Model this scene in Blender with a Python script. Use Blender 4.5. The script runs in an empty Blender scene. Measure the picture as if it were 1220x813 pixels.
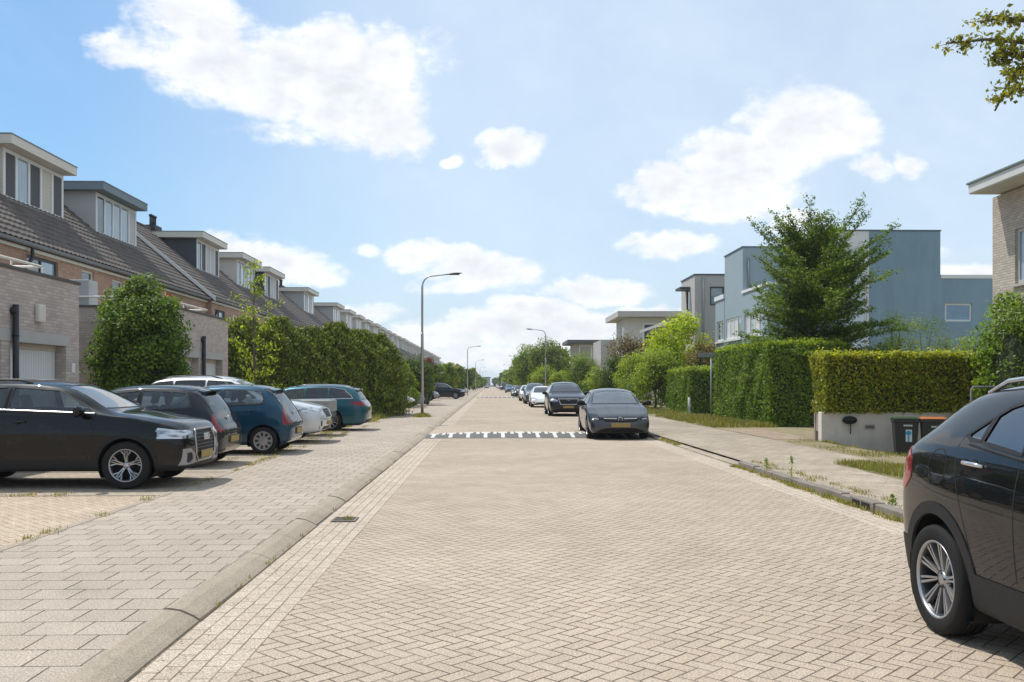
import bpy, bmesh, math, random
import numpy as np
from mathutils import Vector, Matrix
from mathutils.bvhtree import BVHTree
from mathutils.geometry import intersect_point_tri
R = math.radians
rng = np.random.default_rng(7)
random.seed(11)
SC = bpy.context.scene
COL = SC.collection
F, HX, HY, CAMZ = 1085.0, 584.0, 458.0, 1.55   # focal in photo pixels, vanishing point of the street, eye height

def at(px, py, Y):
    return Vector(((px - HX) / F * Y, Y, CAMZ + (HY - py) / F * Y))

# ------------------------------------------------------------------ node helper
class E:
    def __init__(s, k, o): s.k, s.o = k, o
    def _b(s, op, b, r=False):
        return s.k.m(op, b, s) if r else s.k.m(op, s, b)
    def __add__(s, b): return s._b('ADD', b)
    def __radd__(s, b): return s._b('ADD', b, True)
    def __sub__(s, b): return s._b('SUBTRACT', b)
    def __rsub__(s, b): return s._b('SUBTRACT', b, True)
    def __mul__(s, b): return s._b('MULTIPLY', b)
    def __rmul__(s, b): return s._b('MULTIPLY', b, True)
    def __truediv__(s, b): return s._b('DIVIDE', b)
    def __gt__(s, b): return s._b('GREATER_THAN', b)
    def __lt__(s, b): return s._b('LESS_THAN', b)

class K:
    def __init__(s, nt): s.nt = nt
    def node(s, t, **kw):
        n = s.nt.nodes.new(t)
        for a, v in kw.items(): setattr(n, a, v)
        return n
    def put(s, sock, v):
        if isinstance(v, E): s.nt.links.new(v.o, sock)
        elif isinstance(v, bpy.types.NodeSocket): s.nt.links.new(v, sock)
        elif v is not None:
            if isinstance(v, (tuple, list)) and len(v) == 3 and sock.type == 'RGBA': v = (*v, 1)
            sock.default_value = v
    def m(s, op, a, b=None, c=None, clamp=False):
        n = s.node('ShaderNodeMath', operation=op, use_clamp=clamp)
        s.put(n.inputs[0], a)
        if b is not None: s.put(n.inputs[1], b)
        if c is not None: s.put(n.inputs[2], c)
        return E(s, n.outputs[0])
    def mn(s, a, b): return s.m('MINIMUM', a, b)
    def mx(s, a, b): return s.m('MAXIMUM', a, b)
    def fl(s, a): return s.m('FLOOR', a)
    def fr(s, a): return s.m('FRACT', a)
    def mod(s, a, b): return s.m('FLOORED_MODULO', a, b)
    def xyz(s, v):
        n = s.node('ShaderNodeSeparateXYZ'); s.put(n.inputs[0], v)
        return [E(s, o) for o in n.outputs]
    def cmb(s, x, y, z=0.0):
        n = s.node('ShaderNodeCombineXYZ')
        for i, v in enumerate((x, y, z)): s.put(n.inputs[i], v)
        return n.outputs[0]
    def noise(s, vec, scale, detail=3, rough=.5, dist=0.0):
        n = s.node('ShaderNodeTexNoise'); s.put(n.inputs['Vector'], vec)
        n.inputs['Scale'].default_value = scale; n.inputs['Detail'].default_value = detail
        n.inputs['Roughness'].default_value = rough; n.inputs['Distortion'].default_value = dist
        return E(s, n.outputs[0])
    def white(s, vec):
        n = s.node('ShaderNodeTexWhiteNoise', noise_dimensions='3D'); s.put(n.inputs['Vector'], vec)
        return E(s, n.outputs['Value'])
    def mix(s, f, a, b, mode='MIX'):
        n = s.node('ShaderNodeMix', data_type='RGBA', blend_type=mode)
        s.put(n.inputs[0], f); s.put(n.inputs[6], a); s.put(n.inputs[7], b)
        return n.outputs[2]
    def smooth(s, v, a, b, t0=0.0, t1=1.0):
        n = s.node('ShaderNodeMapRange', interpolation_type='SMOOTHSTEP')
        s.put(n.inputs[0], v); s.put(n.inputs[1], a); s.put(n.inputs[2], b); s.put(n.inputs[3], t0); s.put(n.inputs[4], t1)
        return E(s, n.outputs[0])
    def scale(s, col, f):
        n = s.node('ShaderNodeVectorMath', operation='SCALE'); s.put(n.inputs[0], col); s.put(n.inputs['Scale'], f)
        return n.outputs[0]
    def coord(s, which='Object'):
        return s.node('ShaderNodeTexCoord').outputs[which]
    def pos(s): return s.node('ShaderNodeNewGeometry').outputs['Position']

MATS = {}
def newmat(name):
    m = bpy.data.materials.new(name); m.use_nodes = True
    k = K(m.node_tree); b = m.node_tree.nodes['Principled BSDF']
    MATS[name] = m
    return m, k, b
def bump(k, b, h, strength=.5, dist=.01):
    n = k.node('ShaderNodeBump'); n.inputs['Strength'].default_value = strength; n.inputs['Distance'].default_value = dist
    k.put(n.inputs['Height'], h); k.put(b.inputs['Normal'], n.outputs[0])

def pbr(name, col, rough=.6, metal=0.0, var=.12, vs=2.0, bmp=0.0, bs=60.0, coat=0.0, spec=.5, em=None):
    if name in MATS: return MATS[name]
    m, k, b = newmat(name)
    c = k.coord()
    n = k.noise(c, vs, 4, .6)
    k.put(b.inputs['Base Color'], k.scale(k.mix(0.0, (*col, 1), (*col, 1)), 1.0 + (n - .5) * (2 * var)))
    k.put(b.inputs['Roughness'], rough + (k.noise(c, vs * 3, 2) - .5) * .12)
    b.inputs['Metallic'].default_value = metal
    b.inputs['Coat Weight'].default_value = coat; b.inputs['Coat Roughness'].default_value = .04
    b.inputs['Specular IOR Level'].default_value = spec
    if bmp: bump(k, b, k.noise(c, bs, 3), .5, bmp)
    if em: b.inputs['Emission Color'].default_value = (*em[:3], 1); b.inputs['Emission Strength'].default_value = em[3]
    return m

def glass(name, tint=.45, refl=1.35, col=(.75, .85, .88), dust=.03):
    if name in MATS: return MATS[name]
    m, k, b = newmat(name)
    m.node_tree.nodes.remove(b)
    tr = k.node('ShaderNodeBsdfTransparent'); tr.inputs[0].default_value = (col[0] * tint, col[1] * tint, col[2] * tint, 1)
    gl = k.node('ShaderNodeBsdfGlossy'); gl.inputs['Roughness'].default_value = .012
    # a thin pane: both faces reflect, the same from inside and outside
    gm = k.node('ShaderNodeNewGeometry'); dt = k.node('ShaderNodeVectorMath', operation='DOT_PRODUCT')
    k.put(dt.inputs[0], gm.outputs['Normal']); k.put(dt.inputs[1], gm.outputs['Incoming'])
    cs = 1.0 - k.m('ABSOLUTE', E(k, dt.outputs['Value']))
    f = k.m('ADD', k.m('POWER', cs, 4.5) * .85, .08 * refl, clamp=True)
    # a hand's breadth of dust and drying marks on the pane
    df = k.node('ShaderNodeBsdfDiffuse'); df.inputs[0].default_value = (.5, .5, .48, 1)
    d = k.smooth(k.noise(k.coord(), 3.0, 3, .5), .35, .8, dust * .15, dust)
    m1 = k.node('ShaderNodeMixShader'); m2 = k.node('ShaderNodeMixShader')
    k.put(m1.inputs[0], f); k.put(m1.inputs[1], tr.outputs[0]); k.put(m1.inputs[2], gl.outputs[0])
    k.put(m2.inputs[0], d); k.put(m2.inputs[1], m1.outputs[0]); k.put(m2.inputs[2], df.outputs[0])
    out = [n for n in m.node_tree.nodes if n.type == 'OUTPUT_MATERIAL'][0]
    k.put(out.inputs[0], m2.outputs[0])
    return m

def paint(name, col, metal=.0, rough=.35, dirt=.06):
    if name in MATS: return MATS[name]
    m, k, b = newmat(name)
    c = k.coord()
    v = k.xyz(c)
    fl = k.white(k.cmb(k.fl(v[0] * 900.0), k.fl(v[1] * 900.0), k.fl(v[2] * 900.0)))
    base = k.scale(k.mix(0.0, (*col, 1), (*col, 1)), .9 + fl * .2)
    dust = k.mx(k.smooth(v[2], .55, .15, 0.0, dirt * 3) * k.noise(c, 9, 5, .7), k.smooth(k.noise(c, 5, 4, .6), .5, .8, 0.0, dirt * .5))
    k.put(b.inputs['Base Color'], k.mix(dust, base, (.30, .27, .22, 1)))
    b.inputs['Metallic'].default_value = metal
    b.inputs['Roughness'].default_value = rough
    b.inputs['Specular IOR Level'].default_value = .04
    b.inputs['Coat Weight'].default_value = 1.0; b.inputs['Coat IOR'].default_value = 1.41
    k.put(b.inputs['Coat Roughness'], .015 + dust * .5)
    return m

# ------------------------------------------------------------------ objects
def link(o, parent=None):
    COL.objects.link(o)
    if parent is not None: o.parent = parent
    return o
def tag(o, label=None, cat=None, group=None, kind=None):
    if label: o['label'] = label
    if cat: o['category'] = cat
    if group: o['group'] = group
    if kind: o['kind'] = kind
    return o
def empty(name, loc=(0, 0, 0), rz=0.0, parent=None, label=None, cat=None, group=None):
    o = bpy.data.objects.new(name, None); o.location = loc; o.rotation_euler = (0, 0, rz); o.empty_display_size = .2
    link(o, parent)
    return tag(o, label, cat, group)
def copy_tree(o, parent=None):
    c = o.copy(); COL.objects.link(c); c.parent = parent
    for ch in list(o.children): copy_tree(ch, c)
    return c

class MB:
    """collects polygons, then links them as ONE mesh object"""
    def __init__(s): s.v, s.f, s.mi, s.sm = [], [], [], []
    def add(s, vs, fs, mi=0, sm=False):
        o = len(s.v); s.v += [tuple(p) for p in vs]
        s.f += [tuple(i + o for i in f) for f in fs]; s.mi += [mi] * len(fs); s.sm += [sm] * len(fs)
        return s
    def box(s, x0, x1, y0, y1, z0, z1, mi=0, M=None):
        vs = [Vector(p) for p in ((x0, y0, z0), (x1, y0, z0), (x1, y1, z0), (x0, y1, z0), (x0, y0, z1), (x1, y0, z1), (x1, y1, z1), (x0, y1, z1))]
        if M is not None: vs = [M @ v for v in vs]
        return s.add(vs, [(3, 2, 1, 0), (4, 5, 6, 7), (0, 1, 5, 4), (1, 2, 6, 5), (2, 3, 7, 6), (3, 0, 4, 7)], mi)
    def bbox(s, x0, x1, y0, y1, z0, z1, bv=.01, mi=0, M=None, seg=2):
        """bevelled box"""
        bm = bmesh.new(); bmesh.ops.create_cube(bm, size=1)
        for v in bm.verts:
            v.co = Vector(((x0 + x1) / 2 + v.co.x * (x1 - x0), (y0 + y1) / 2 + v.co.y * (y1 - y0), (z0 + z1) / 2 + v.co.z * (z1 - z0)))
        bmesh.ops.bevel(bm, geom=list(bm.edges), offset=bv, segments=seg, profile=.5, affect='EDGES', clamp_overlap=True)
        return s.bm(bm, mi, M, False)
    def bm(s, bm, mi=0, M=None, sm=True):
        bm.verts.index_update()
        vs = [(M @ v.co) if M is not None else v.co.copy() for v in bm.verts]
        s.add(vs, [tuple(v.index for v in f.verts) for f in bm.faces], mi, sm); bm.free(); return s
    def tube(s, pts, rad, n=8, mi=0, cap=True, sm=True):
        pts = [Vector(p) for p in pts]
        if not isinstance(rad, (list, tuple)): rad = [rad] * len(pts)
        rings = []; up = None
        for i, p in enumerate(pts):
            d = (pts[min(i + 1, len(pts) - 1)] - pts[max(i - 1, 0)]).normalized()
            if up is None: up = Vector((0, 0, 1)) if abs(d.z) < .9 else Vector((1, 0, 0))
            a = d.cross(up); a = a.normalized() if a.length > 1e-6 else d.orthogonal().normalized()
            b = a.cross(d).normalized(); up = b
            rings.append([p + (a * math.cos(t) + b * math.sin(t)) * rad[i] for t in [2 * math.pi * j / n for j in range(n)]])
        vs = [v for r_ in rings for v in r_]; fs = []
        for i in range(len(pts) - 1):
            for j in range(n):
                fs.append((i * n + j, i * n + (j + 1) % n, (i + 1) * n + (j + 1) % n, (i + 1) * n + j))
        if cap: fs += [tuple(range(n - 1, -1, -1)), tuple((len(pts) - 1) * n + j for j in range(n))]
        return s.add(vs, fs, mi, sm)
    def lathe(s, prof, n=24, M=None, mi=0, sm=True):
        """profile (r, h) turned about the local z axis"""
        vs = [Vector((r * math.cos(t), r * math.sin(t), h)) for (r, h) in prof for t in [2 * math.pi * j / n for j in range(n)]]
        if M is not None: vs = [M @ v for v in vs]
        fs = [(i * n + j, i * n + (j + 1) % n, (i + 1) * n + (j + 1) % n, (i + 1) * n + j) for i in range(len(prof) - 1) for j in range(n)]
        return s.add(vs, fs, mi, sm)
    def prism(s, poly, a0, a1, axis='y', mi=0, M=None):
        """2D outline extruded: axis y -> outline in (x,z); axis x -> (y,z); axis z -> (x,y)"""
        def P(p, a): return Vector({'y': (p[0], a, p[1]), 'x': (a, p[0], p[1]), 'z': (p[0], p[1], a)}[axis])
        n = len(poly); vs = [P(p, a0) for p in poly] + [P(p, a1) for p in poly]
        if M is not None: vs = [M @ v for v in vs]
        return s.add(vs, [tuple(range(n)), tuple(range(2 * n - 1, n - 1, -1))] + [(i, i + n, (i + 1) % n + n, (i + 1) % n) for i in range(n)], mi)
    def quad(s, a, b, c, d, mi=0): return s.add([a, b, c, d], [(0, 1, 2, 3)], mi)
    def build(s, name, mats, parent=None, fix=True):
        me = bpy.data.meshes.new(name); me.from_pydata(s.v, [], s.f)
        if not isinstance(mats, (list, tuple)): mats = [mats]
        for m in mats: me.materials.append(m)
        me.polygons.foreach_set('material_index', s.mi); me.polygons.foreach_set('use_smooth', s.sm)
        if fix:
            bm = bmesh.new(); bm.from_mesh(me); bmesh.ops.recalc_face_normals(bm, faces=bm.faces); bm.to_mesh(me); bm.free()
        me.update()
        return link(bpy.data.objects.new(name, me), parent)

def fast_mesh(name, verts, faces, mats, parent=None, mi=None, smooth=False):
    """numpy arrays straight into a mesh; faces (n,4) or (n,3)"""
    me = bpy.data.meshes.new(name); n, w = faces.shape
    me.vertices.add(len(verts)); me.vertices.foreach_set('co', np.ascontiguousarray(verts, np.float32).ravel())
    me.loops.add(n * w); me.loops.foreach_set('vertex_index', np.ascontiguousarray(faces, np.int32).ravel())
    me.polygons.add(n); me.polygons.foreach_set('loop_start', np.arange(0, n * w, w, dtype=np.int32)); me.polygons.foreach_set('loop_total', np.full(n, w, np.int32))
    for m in (mats if isinstance(mats, (list, tuple)) else [mats]): me.materials.append(m)
    if mi is not None: me.polygons.foreach_set('material_index', np.ascontiguousarray(mi, np.int32))
    if smooth: me.polygons.foreach_set('use_smooth', np.ones(n, bool))
    me.update(calc_edges=True); me.validate()
    return link(bpy.data.objects.new(name, me), parent)

PLASTIC = pbr('black_plastic', (.020, .020, .021), .55, var=.2, vs=8, spec=.22)
RUBBER = pbr('tyre_rubber', (.020, .019, .018), .8, var=.3, vs=6, bmp=.002, bs=90, spec=.2)
CHROME = pbr('chrome', (.72, .72, .72), .12, 1.0, var=.03)
ALLOY = pbr('alloy_silver', (.44, .44, .45), .36, .85, var=.06, vs=9)
DARKMETAL = pbr('dark_metal', (.06, .06, .065), .4, .6)
# ================================================================== CARS
GLASS_CLEAR = glass('car_glass_clear', .88)
GLASS_SCREEN = glass('car_windscreen', .72, 4.6, dust=.10)
GLASS_TINT = glass('car_glass_tinted', .22)
GLASS_DARK = pbr('car_glass_dark', (.020, .023, .026), .03, spec=1.0, var=.2, coat=1.0)
LAMP, k, b = newmat('headlamp_lens'); v_ = k.coord()
v_ = k.xyz(v_); nz_ = k.noise(k.cmb(v_[0] * 4.0, v_[1] * 5.0, v_[2] * 16.0), 1.0, 3, .5)
k.put(b.inputs['Base Color'], k.mix(k.smooth(nz_, .40, .56), (.14, .145, .15, 1), (.60, .61, .63, 1))); b.inputs['Metallic'].default_value = .6; b.inputs['Roughness'].default_value = .12; b.inputs['Coat Weight'].default_value = 1.0; b.inputs['Coat Roughness'].default_value = .01
LAMPDARK = pbr('headlamp_dark', (.012, .013, .015), .15, var=.5, vs=25, coat=.5, spec=.2)
TAIL = pbr('tail_lamp_red', (.22, .008, .010), .2, var=.45, vs=14, coat=1.0, spec=.1)
AMBER = pbr('amber_lens', (.55, .16, .05), .15, var=.2, coat=1.0)
PLATE = pbr('yellow_plate', (.32, .22, .055), .45, var=.12, vs=14)
FABRIC = pbr('seat_fabric', (.03, .03, .032), .9, var=.2)
LINER = pbr('wheel_well', (.006, .006, .006), .95)

def lerp(a, b, t): return a + (b - a) * t
def pw(keys, x):
    if x <= keys[0][0]: return keys[0][1]
    for (x0, y0), (x1, y1) in zip(keys, keys[1:]):
        if x <= x1: return lerp(y0, y1, (x - x0) / (x1 - x0))
    return keys[-1][1]

def stations(p):
    w, f, zb = p['W'] / 2, p['L'] / 2, p['zb']
    h0, h1, xc, xh, xr, xt, H = p['h0'], p['h1'], p['xc'], p['xh'], p['xr'], p['xt'], p['H']
    b0, b1, tr = p['b0'], p['b1'], p.get('tr', .66)
    nose = p.get('nose', .74)
    S = [(f, zb + .10, h0 - .15, h0 - .26, w * nose, w * .52, h0 - .17),
         (f - p.get('n1', .06), zb + .03, h0 - .05, h0 - .17, w * (nose + .12), w * .62, h0 - .075),
         (f - p.get('n2', .26), zb, h0 + .02, h0 - .07, w * .955, w * .71, h0 + .0),
         (f - .62, zb, lerp(h0, h1, .40) + .03, lerp(h0, b0, .35), w * .992, w * .74, lerp(h0, h1, .4) + .01),
         (lerp(f - .62, xc + .2, .6), zb, lerp(h0, h1, .72) + .025, lerp(h0, b0, .75), w, w * .765, lerp(h0, h1, .72)),
         (xc + .16, zb, h1 - .005, b0 - .02, w, w * .785, h1 - .03),
         (xc, zb, h1 + .03, b0, w, w * .785, h1 + .0),
         (lerp(xc, xh, .5), zb, lerp(h1, H, .60), lerp(b0, b1, .15), w, w * lerp(.785, tr, .55), lerp(h1, H, .5) - .02),
         (xh, zb, H - .035, lerp(b0, b1, .3), w, w * tr, H - .115),
         (lerp(xh, xr, .35), zb, H + .005, lerp(b0, b1, .5), w, w * (tr - .01), H - .07),
         (lerp(xh, xr, .7), zb, H - .005, lerp(b0, b1, .75), w * .998, w * (tr - .02), H - .08),
         (xr, zb, p.get('zr', H - .05), lerp(b0, b1, .95), w * .985, w * (tr - .035), p.get('zr', H - .05) - .075)]
    zt = p['zt']
    S += [(lerp(xr, xt, .5), zb + .01, lerp(p.get('zr', H - .05), zt, .5) + .02, b1, w * .965, w * (tr - .0), lerp(p.get('zr', H - .05), zt, .5) - .03)]
    S += [(xt, zb + .02, zt + .01, min(b1, zt - .05), w * .945, w * (tr + .07), zt - .03)]
    zc = p['zc']
    f -= p.get('rtrim', 0)
    S += [(-f + .10, zb + .04, zc + .06, zc - .05, w * .90, w * .70, zc + .03),
          (-f, zb + .10, zc - .06, zc - .18, w * p.get('tail', .80), w * .62, zc - .09)]
    return S

def ring(s):
    x, zb, zt, z5, w, w6, z6 = s
    h = z5 - zb
    return [(0, zb), (.55 * w, zb), (.93 * w, zb), (.985 * w, zb + .30 * h), (1.0 * w, zb + .66 * h), (.965 * w, z5), (w6, z6), (.6 * w6, zt - .22 * (zt - z6)), (0, zt)]

def shell(p, levels):
    S = stations(p); bm = bmesh.new(); rows = []
    for s in S:
        rg = ring(s)
        rgt = [bm.verts.new((s[0], -y, z)) for (y, z) in rg]
        lft = [rgt[0]] + [bm.verts.new((s[0], y, z)) for (y, z) in rg[1:-1]] + [rgt[-1]]
        rows.append((rgt, lft))
    cr = bm.edges.layers.float.new('crease_edge')
    creases = {2: .45, 4: p.get('waist', .15), 5: p.get('shoulder', .35), 6: p.get('rail', .4)}
    for (a, b) in zip(rows, rows[1:]):
        for sd in (0, 1):
            for i in range(8):
                q = [a[sd][i], b[sd][i], b[sd][i + 1], a[sd][i + 1]]
                if sd: q.reverse()
                bm.faces.new(q)
    for k, (row, sgn) in enumerate(((rows[0], 1), (rows[-1], -1))):
        x = row[0][0].co.x; rr, ll = row
        # a 5 column grid that closes the end
        grid = [[rr[2], rr[1], rr[0], ll[1], ll[2]]]
        for i in (3, 4, 5):
            w = rr[i].co.y; z = rr[i].co.z; bl = p.get('bulge', .07) * sgn
            grid.append([rr[i], bm.verts.new((x + bl * .75, w * .55, z)), bm.verts.new((x + bl, 0, z)), bm.verts.new((x + bl * .75, -w * .55, z)), ll[i]])
        grid.append([rr[6], rr[7], rr[8], ll[7], ll[6]])
        for i in range(4):
            for j in range(4):
                q = [grid[i][j], grid[i][j + 1], grid[i + 1][j + 1], grid[i + 1][j]]
                try: bm.faces.new(q if sgn > 0 else q[::-1])
                except ValueError: pass
    for (a, b) in zip(rows, rows[1:]):
        for sd in (0, 1):
            for i, c in creases.items():
                e = bm.edges.get((a[sd][i], b[sd][i]))
                if e: e[cr] = c
    bmesh.ops.recalc_face_normals(bm, faces=bm.faces)
    me = bpy.data.meshes.new('tmp'); bm.to_mesh(me); bm.free()
    ob = bpy.data.objects.new('tmp', me); COL.objects.link(ob)
    md = ob.modifiers.new('s', 'SUBSURF'); md.levels = levels
    dg = bpy.context.evaluated_depsgraph_get(); ev = ob.evaluated_get(dg)
    out = bmesh.new(); out.from_mesh(ev.to_mesh()); ev.to_mesh_clear()
    bpy.data.objects.remove(ob); bpy.data.meshes.remove(me)
    out.normal_update()
    return out

def inpoly(x, y, P):
    c = False; j = len(P) - 1
    for i in range(len(P)):
        xi, yi = P[i]; xj, yj = P[j]
        if (yi > y) != (yj > y) and x < (xj - xi) * (y - yi) / (yj - yi) + xi: c = not c
        j = i
    return c
AX = {'side': (lambda v: (v.x, v.z), lambda a, b: Vector((a, 0, b))), 'front': (lambda v: (v.y, v.z), lambda a, b: Vector((0, a, b))), 'top': (lambda v: (v.x, v.y), lambda a, b: Vector((a, b, 0)))}

def carve(bm, poly, axis, cond, pid, lay):
    uv, vec = AX[axis]
    xs = [q[0] for q in poly]; ys = [q[1] for q in poly]
    bx = (min(xs), max(xs), min(ys), max(ys))
    def fb(f):
        c = [uv(v.co) for v in f.verts]; a = [q[0] for q in c]; b = [q[1] for q in c]
        return min(a), max(a), min(b), max(b)
    cand = set()
    for f in bm.faces:
        if f[lay] == 0 and cond(f.calc_center_median(), f.normal):
            b = fb(f)
            if b[0] < bx[1] and b[1] > bx[0] and b[2] < bx[3] and b[3] > bx[2]: cand.add(f)
    n = len(poly)
    for i in range(n):
        p, q = poly[i], poly[(i + 1) % n]
        ex = (min(p[0], q[0]), max(p[0], q[0]), min(p[1], q[1]), max(p[1], q[1]))
        sub = []
        for f in cand:
            if not f.is_valid: continue
            b = fb(f)
            if b[0] <= ex[1] and b[1] >= ex[0] and b[2] <= ex[3] and b[3] >= ex[2]: sub.append(f)
        if not sub: continue
        d = (q[0] - p[0], q[1] - p[1]); ln = math.hypot(*d)
        if ln < 1e-6: continue
        geom = set(sub)
        for f in sub: geom.update(f.edges); geom.update(f.verts)
        r = bmesh.ops.bisect_plane(bm, geom=list(geom), dist=1e-4, plane_co=vec(*p), plane_no=vec(-d[1] / ln, d[0] / ln))
        cand = {f for f in cand if f.is_valid}
        cand.update(g for g in r['geom'] if isinstance(g, bmesh.types.BMFace))
    for f in cand:
        if f.is_valid and f[lay] == 0:
            c = f.calc_center_median(); u = uv(c)
            if inpoly(u[0], u[1], poly) and cond(c, f.normal): f[lay] = pid

class Skin:
    """the car's outer surface, for laying lines and trims on it"""
    def __init__(s, bm):
        bm.verts.ensure_lookup_table(); bm.faces.ensure_lookup_table(); bm.verts.index_update()
        s.v = [v.co.copy() for v in bm.verts]; s.n = [v.normal.copy() for v in bm.verts]
        s.f = [tuple(v.index for v in f.verts) for f in bm.faces]; s.t = BVHTree.FromPolygons(s.v, s.f)
    def near(s, co):
        loc, nor, i, d = s.t.find_nearest(co)
        f = s.f[i]; ws = []; tot = 0
        for j in f:
            w = 1 / ((s.v[j] - loc).length_squared + 1e-9); ws.append(w); tot += w
        # bilinear-like blend of the corner normals
        n = Vector()
        if len(f) == 4:
            a, b, c, d_ = (s.v[j] for j in f); na, nb, nc, nd = (s.n[j] for j in f)
            e1 = (b - a) + (c - d_); e2 = (d_ - a) + (c - b)
            u = min(1, max(0, (loc - (a + d_) / 2).dot(e1) / max(1e-9, e1.length_squared / 2))) if e1.length_squared > 0 else 0
            t = min(1, max(0, (loc - (a + b) / 2).dot(e2) / max(1e-9, e2.length_squared / 2))) if e2.length_squared > 0 else 0
            n = (na * (1 - u) + nb * u) * (1 - t) + (nd * (1 - u) + nc * u) * t
        else:
            for j, w in zip(f, ws): n += s.n[j] * w
        return loc, n.normalized()
    def side(s, x, z, sg):
        h = s.t.ray_cast(Vector((x, sg * 3, z)), Vector((0, -sg, 0)))
        return s.near(h[0]) if h[0] is not None else (None, None)
    def front(s, y, z, sg):
        h = s.t.ray_cast(Vector((sg * 5, y, z)), Vector((-sg, 0, 0)))
        return s.near(h[0]) if h[0] is not None else (None, None)
    def top(s, x, y):
        h = s.t.ray_cast(Vector((x, y, 5)), Vector((0, 0, -1)))
        return s.near(h[0]) if h[0] is not None else (None, None)
    def ribbon(s, mb, pts, proj, width=.006, off=.0015, mi=0, closed=False, thick=0.0, step=.06):
        P = list(pts) + ([pts[0]] if closed else [])
        Q = []
        for a, b in zip(P, P[1:]):
            n = max(1, int(math.hypot(b[0] - a[0], b[1] - a[1]) / step))
            Q += [(lerp(a[0], b[0], i / n), lerp(a[1], b[1], i / n)) for i in range(n)]
        if not closed: Q.append(P[-1])
        L = [proj(*q) for q in Q]; L = [q for q in L if q[0] is not None]
        if len(L) < 2: return
        if closed: L.append(L[0])
        vs = []
        for i, (c, n) in enumerate(L):
            if closed and i in (0, len(L) - 1): t = L[1][0] - L[-2][0]
            else: t = L[min(i + 1, len(L) - 1)][0] - L[max(i - 1, 0)][0]
            if t.length < 1e-7: t = Vector((1, 0, 0))
            sd = n.cross(t.normalized()).normalized() * (width / 2); o = n * (off + thick)
            vs += [c - sd + o, c + sd + o] + ([c - sd - n * .004, c + sd - n * .004] if thick else [])
        m = 4 if thick else 2; fs = []
        for i in range(len(L) - 1):
            a, b = i * m, (i + 1) * m
            fs.append((a, b, b + 1, a + 1))
            if thick: fs += [(a + 2, b + 2, b, a), (a + 1, b + 1, b + 3, a + 3)]
        mb.add(vs, fs, mi, True)

def with_normals(me, skin):
    me.normals_split_custom_set_from_vertices([skin.near(v.co)[1] for v in me.vertices])

def part_from(bm, lay, pid, name, mats, off, skin, parent, sided=None, skirt=0.0):
    fs = [f for f in bm.faces if f[lay] == pid and (sided is None or f.calc_center_median().y * sided > 0)]
    if not fs: return None
    vm = {}; vs = []; nn = []
    for f in fs:
        for v in f.verts:
            if v.index not in vm:
                vm[v.index] = len(vs); n = skin.near(v.co)[1]; vs.append(v.co + n * off); nn.append(n)
    me = bpy.data.meshes.new(name); polys = [tuple(vm[v.index] for v in f.verts) for f in fs]
    # turn the rim inwards so the pane or panel has an edge
    if skirt:
        cnt = {}
        for pl in polys:
            for a, b in zip(pl, pl[1:] + pl[:1]):
                key = (min(a, b), max(a, b)); cnt[key] = cnt.get(key, 0) + 1
        ex = {}
        for pl in list(polys):
            for a, b in zip(pl, pl[1:] + pl[:1]):
                if cnt[(min(a, b), max(a, b))] == 1:
                    for q in (a, b):
                        if q not in ex: ex[q] = len(vs); vs.append(vs[q] - nn[q] * skirt); nn.append(nn[q])
                    polys.append((b, a, ex[a], ex[b]))
    me.from_pydata(vs, [], polys); me.materials.append(mats)
    for q in me.polygons: q.use_smooth = True
    me.update()
    me.normals_split_custom_set_from_vertices(nn)
    return link(bpy.data.objects.new(name, me), parent)

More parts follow.
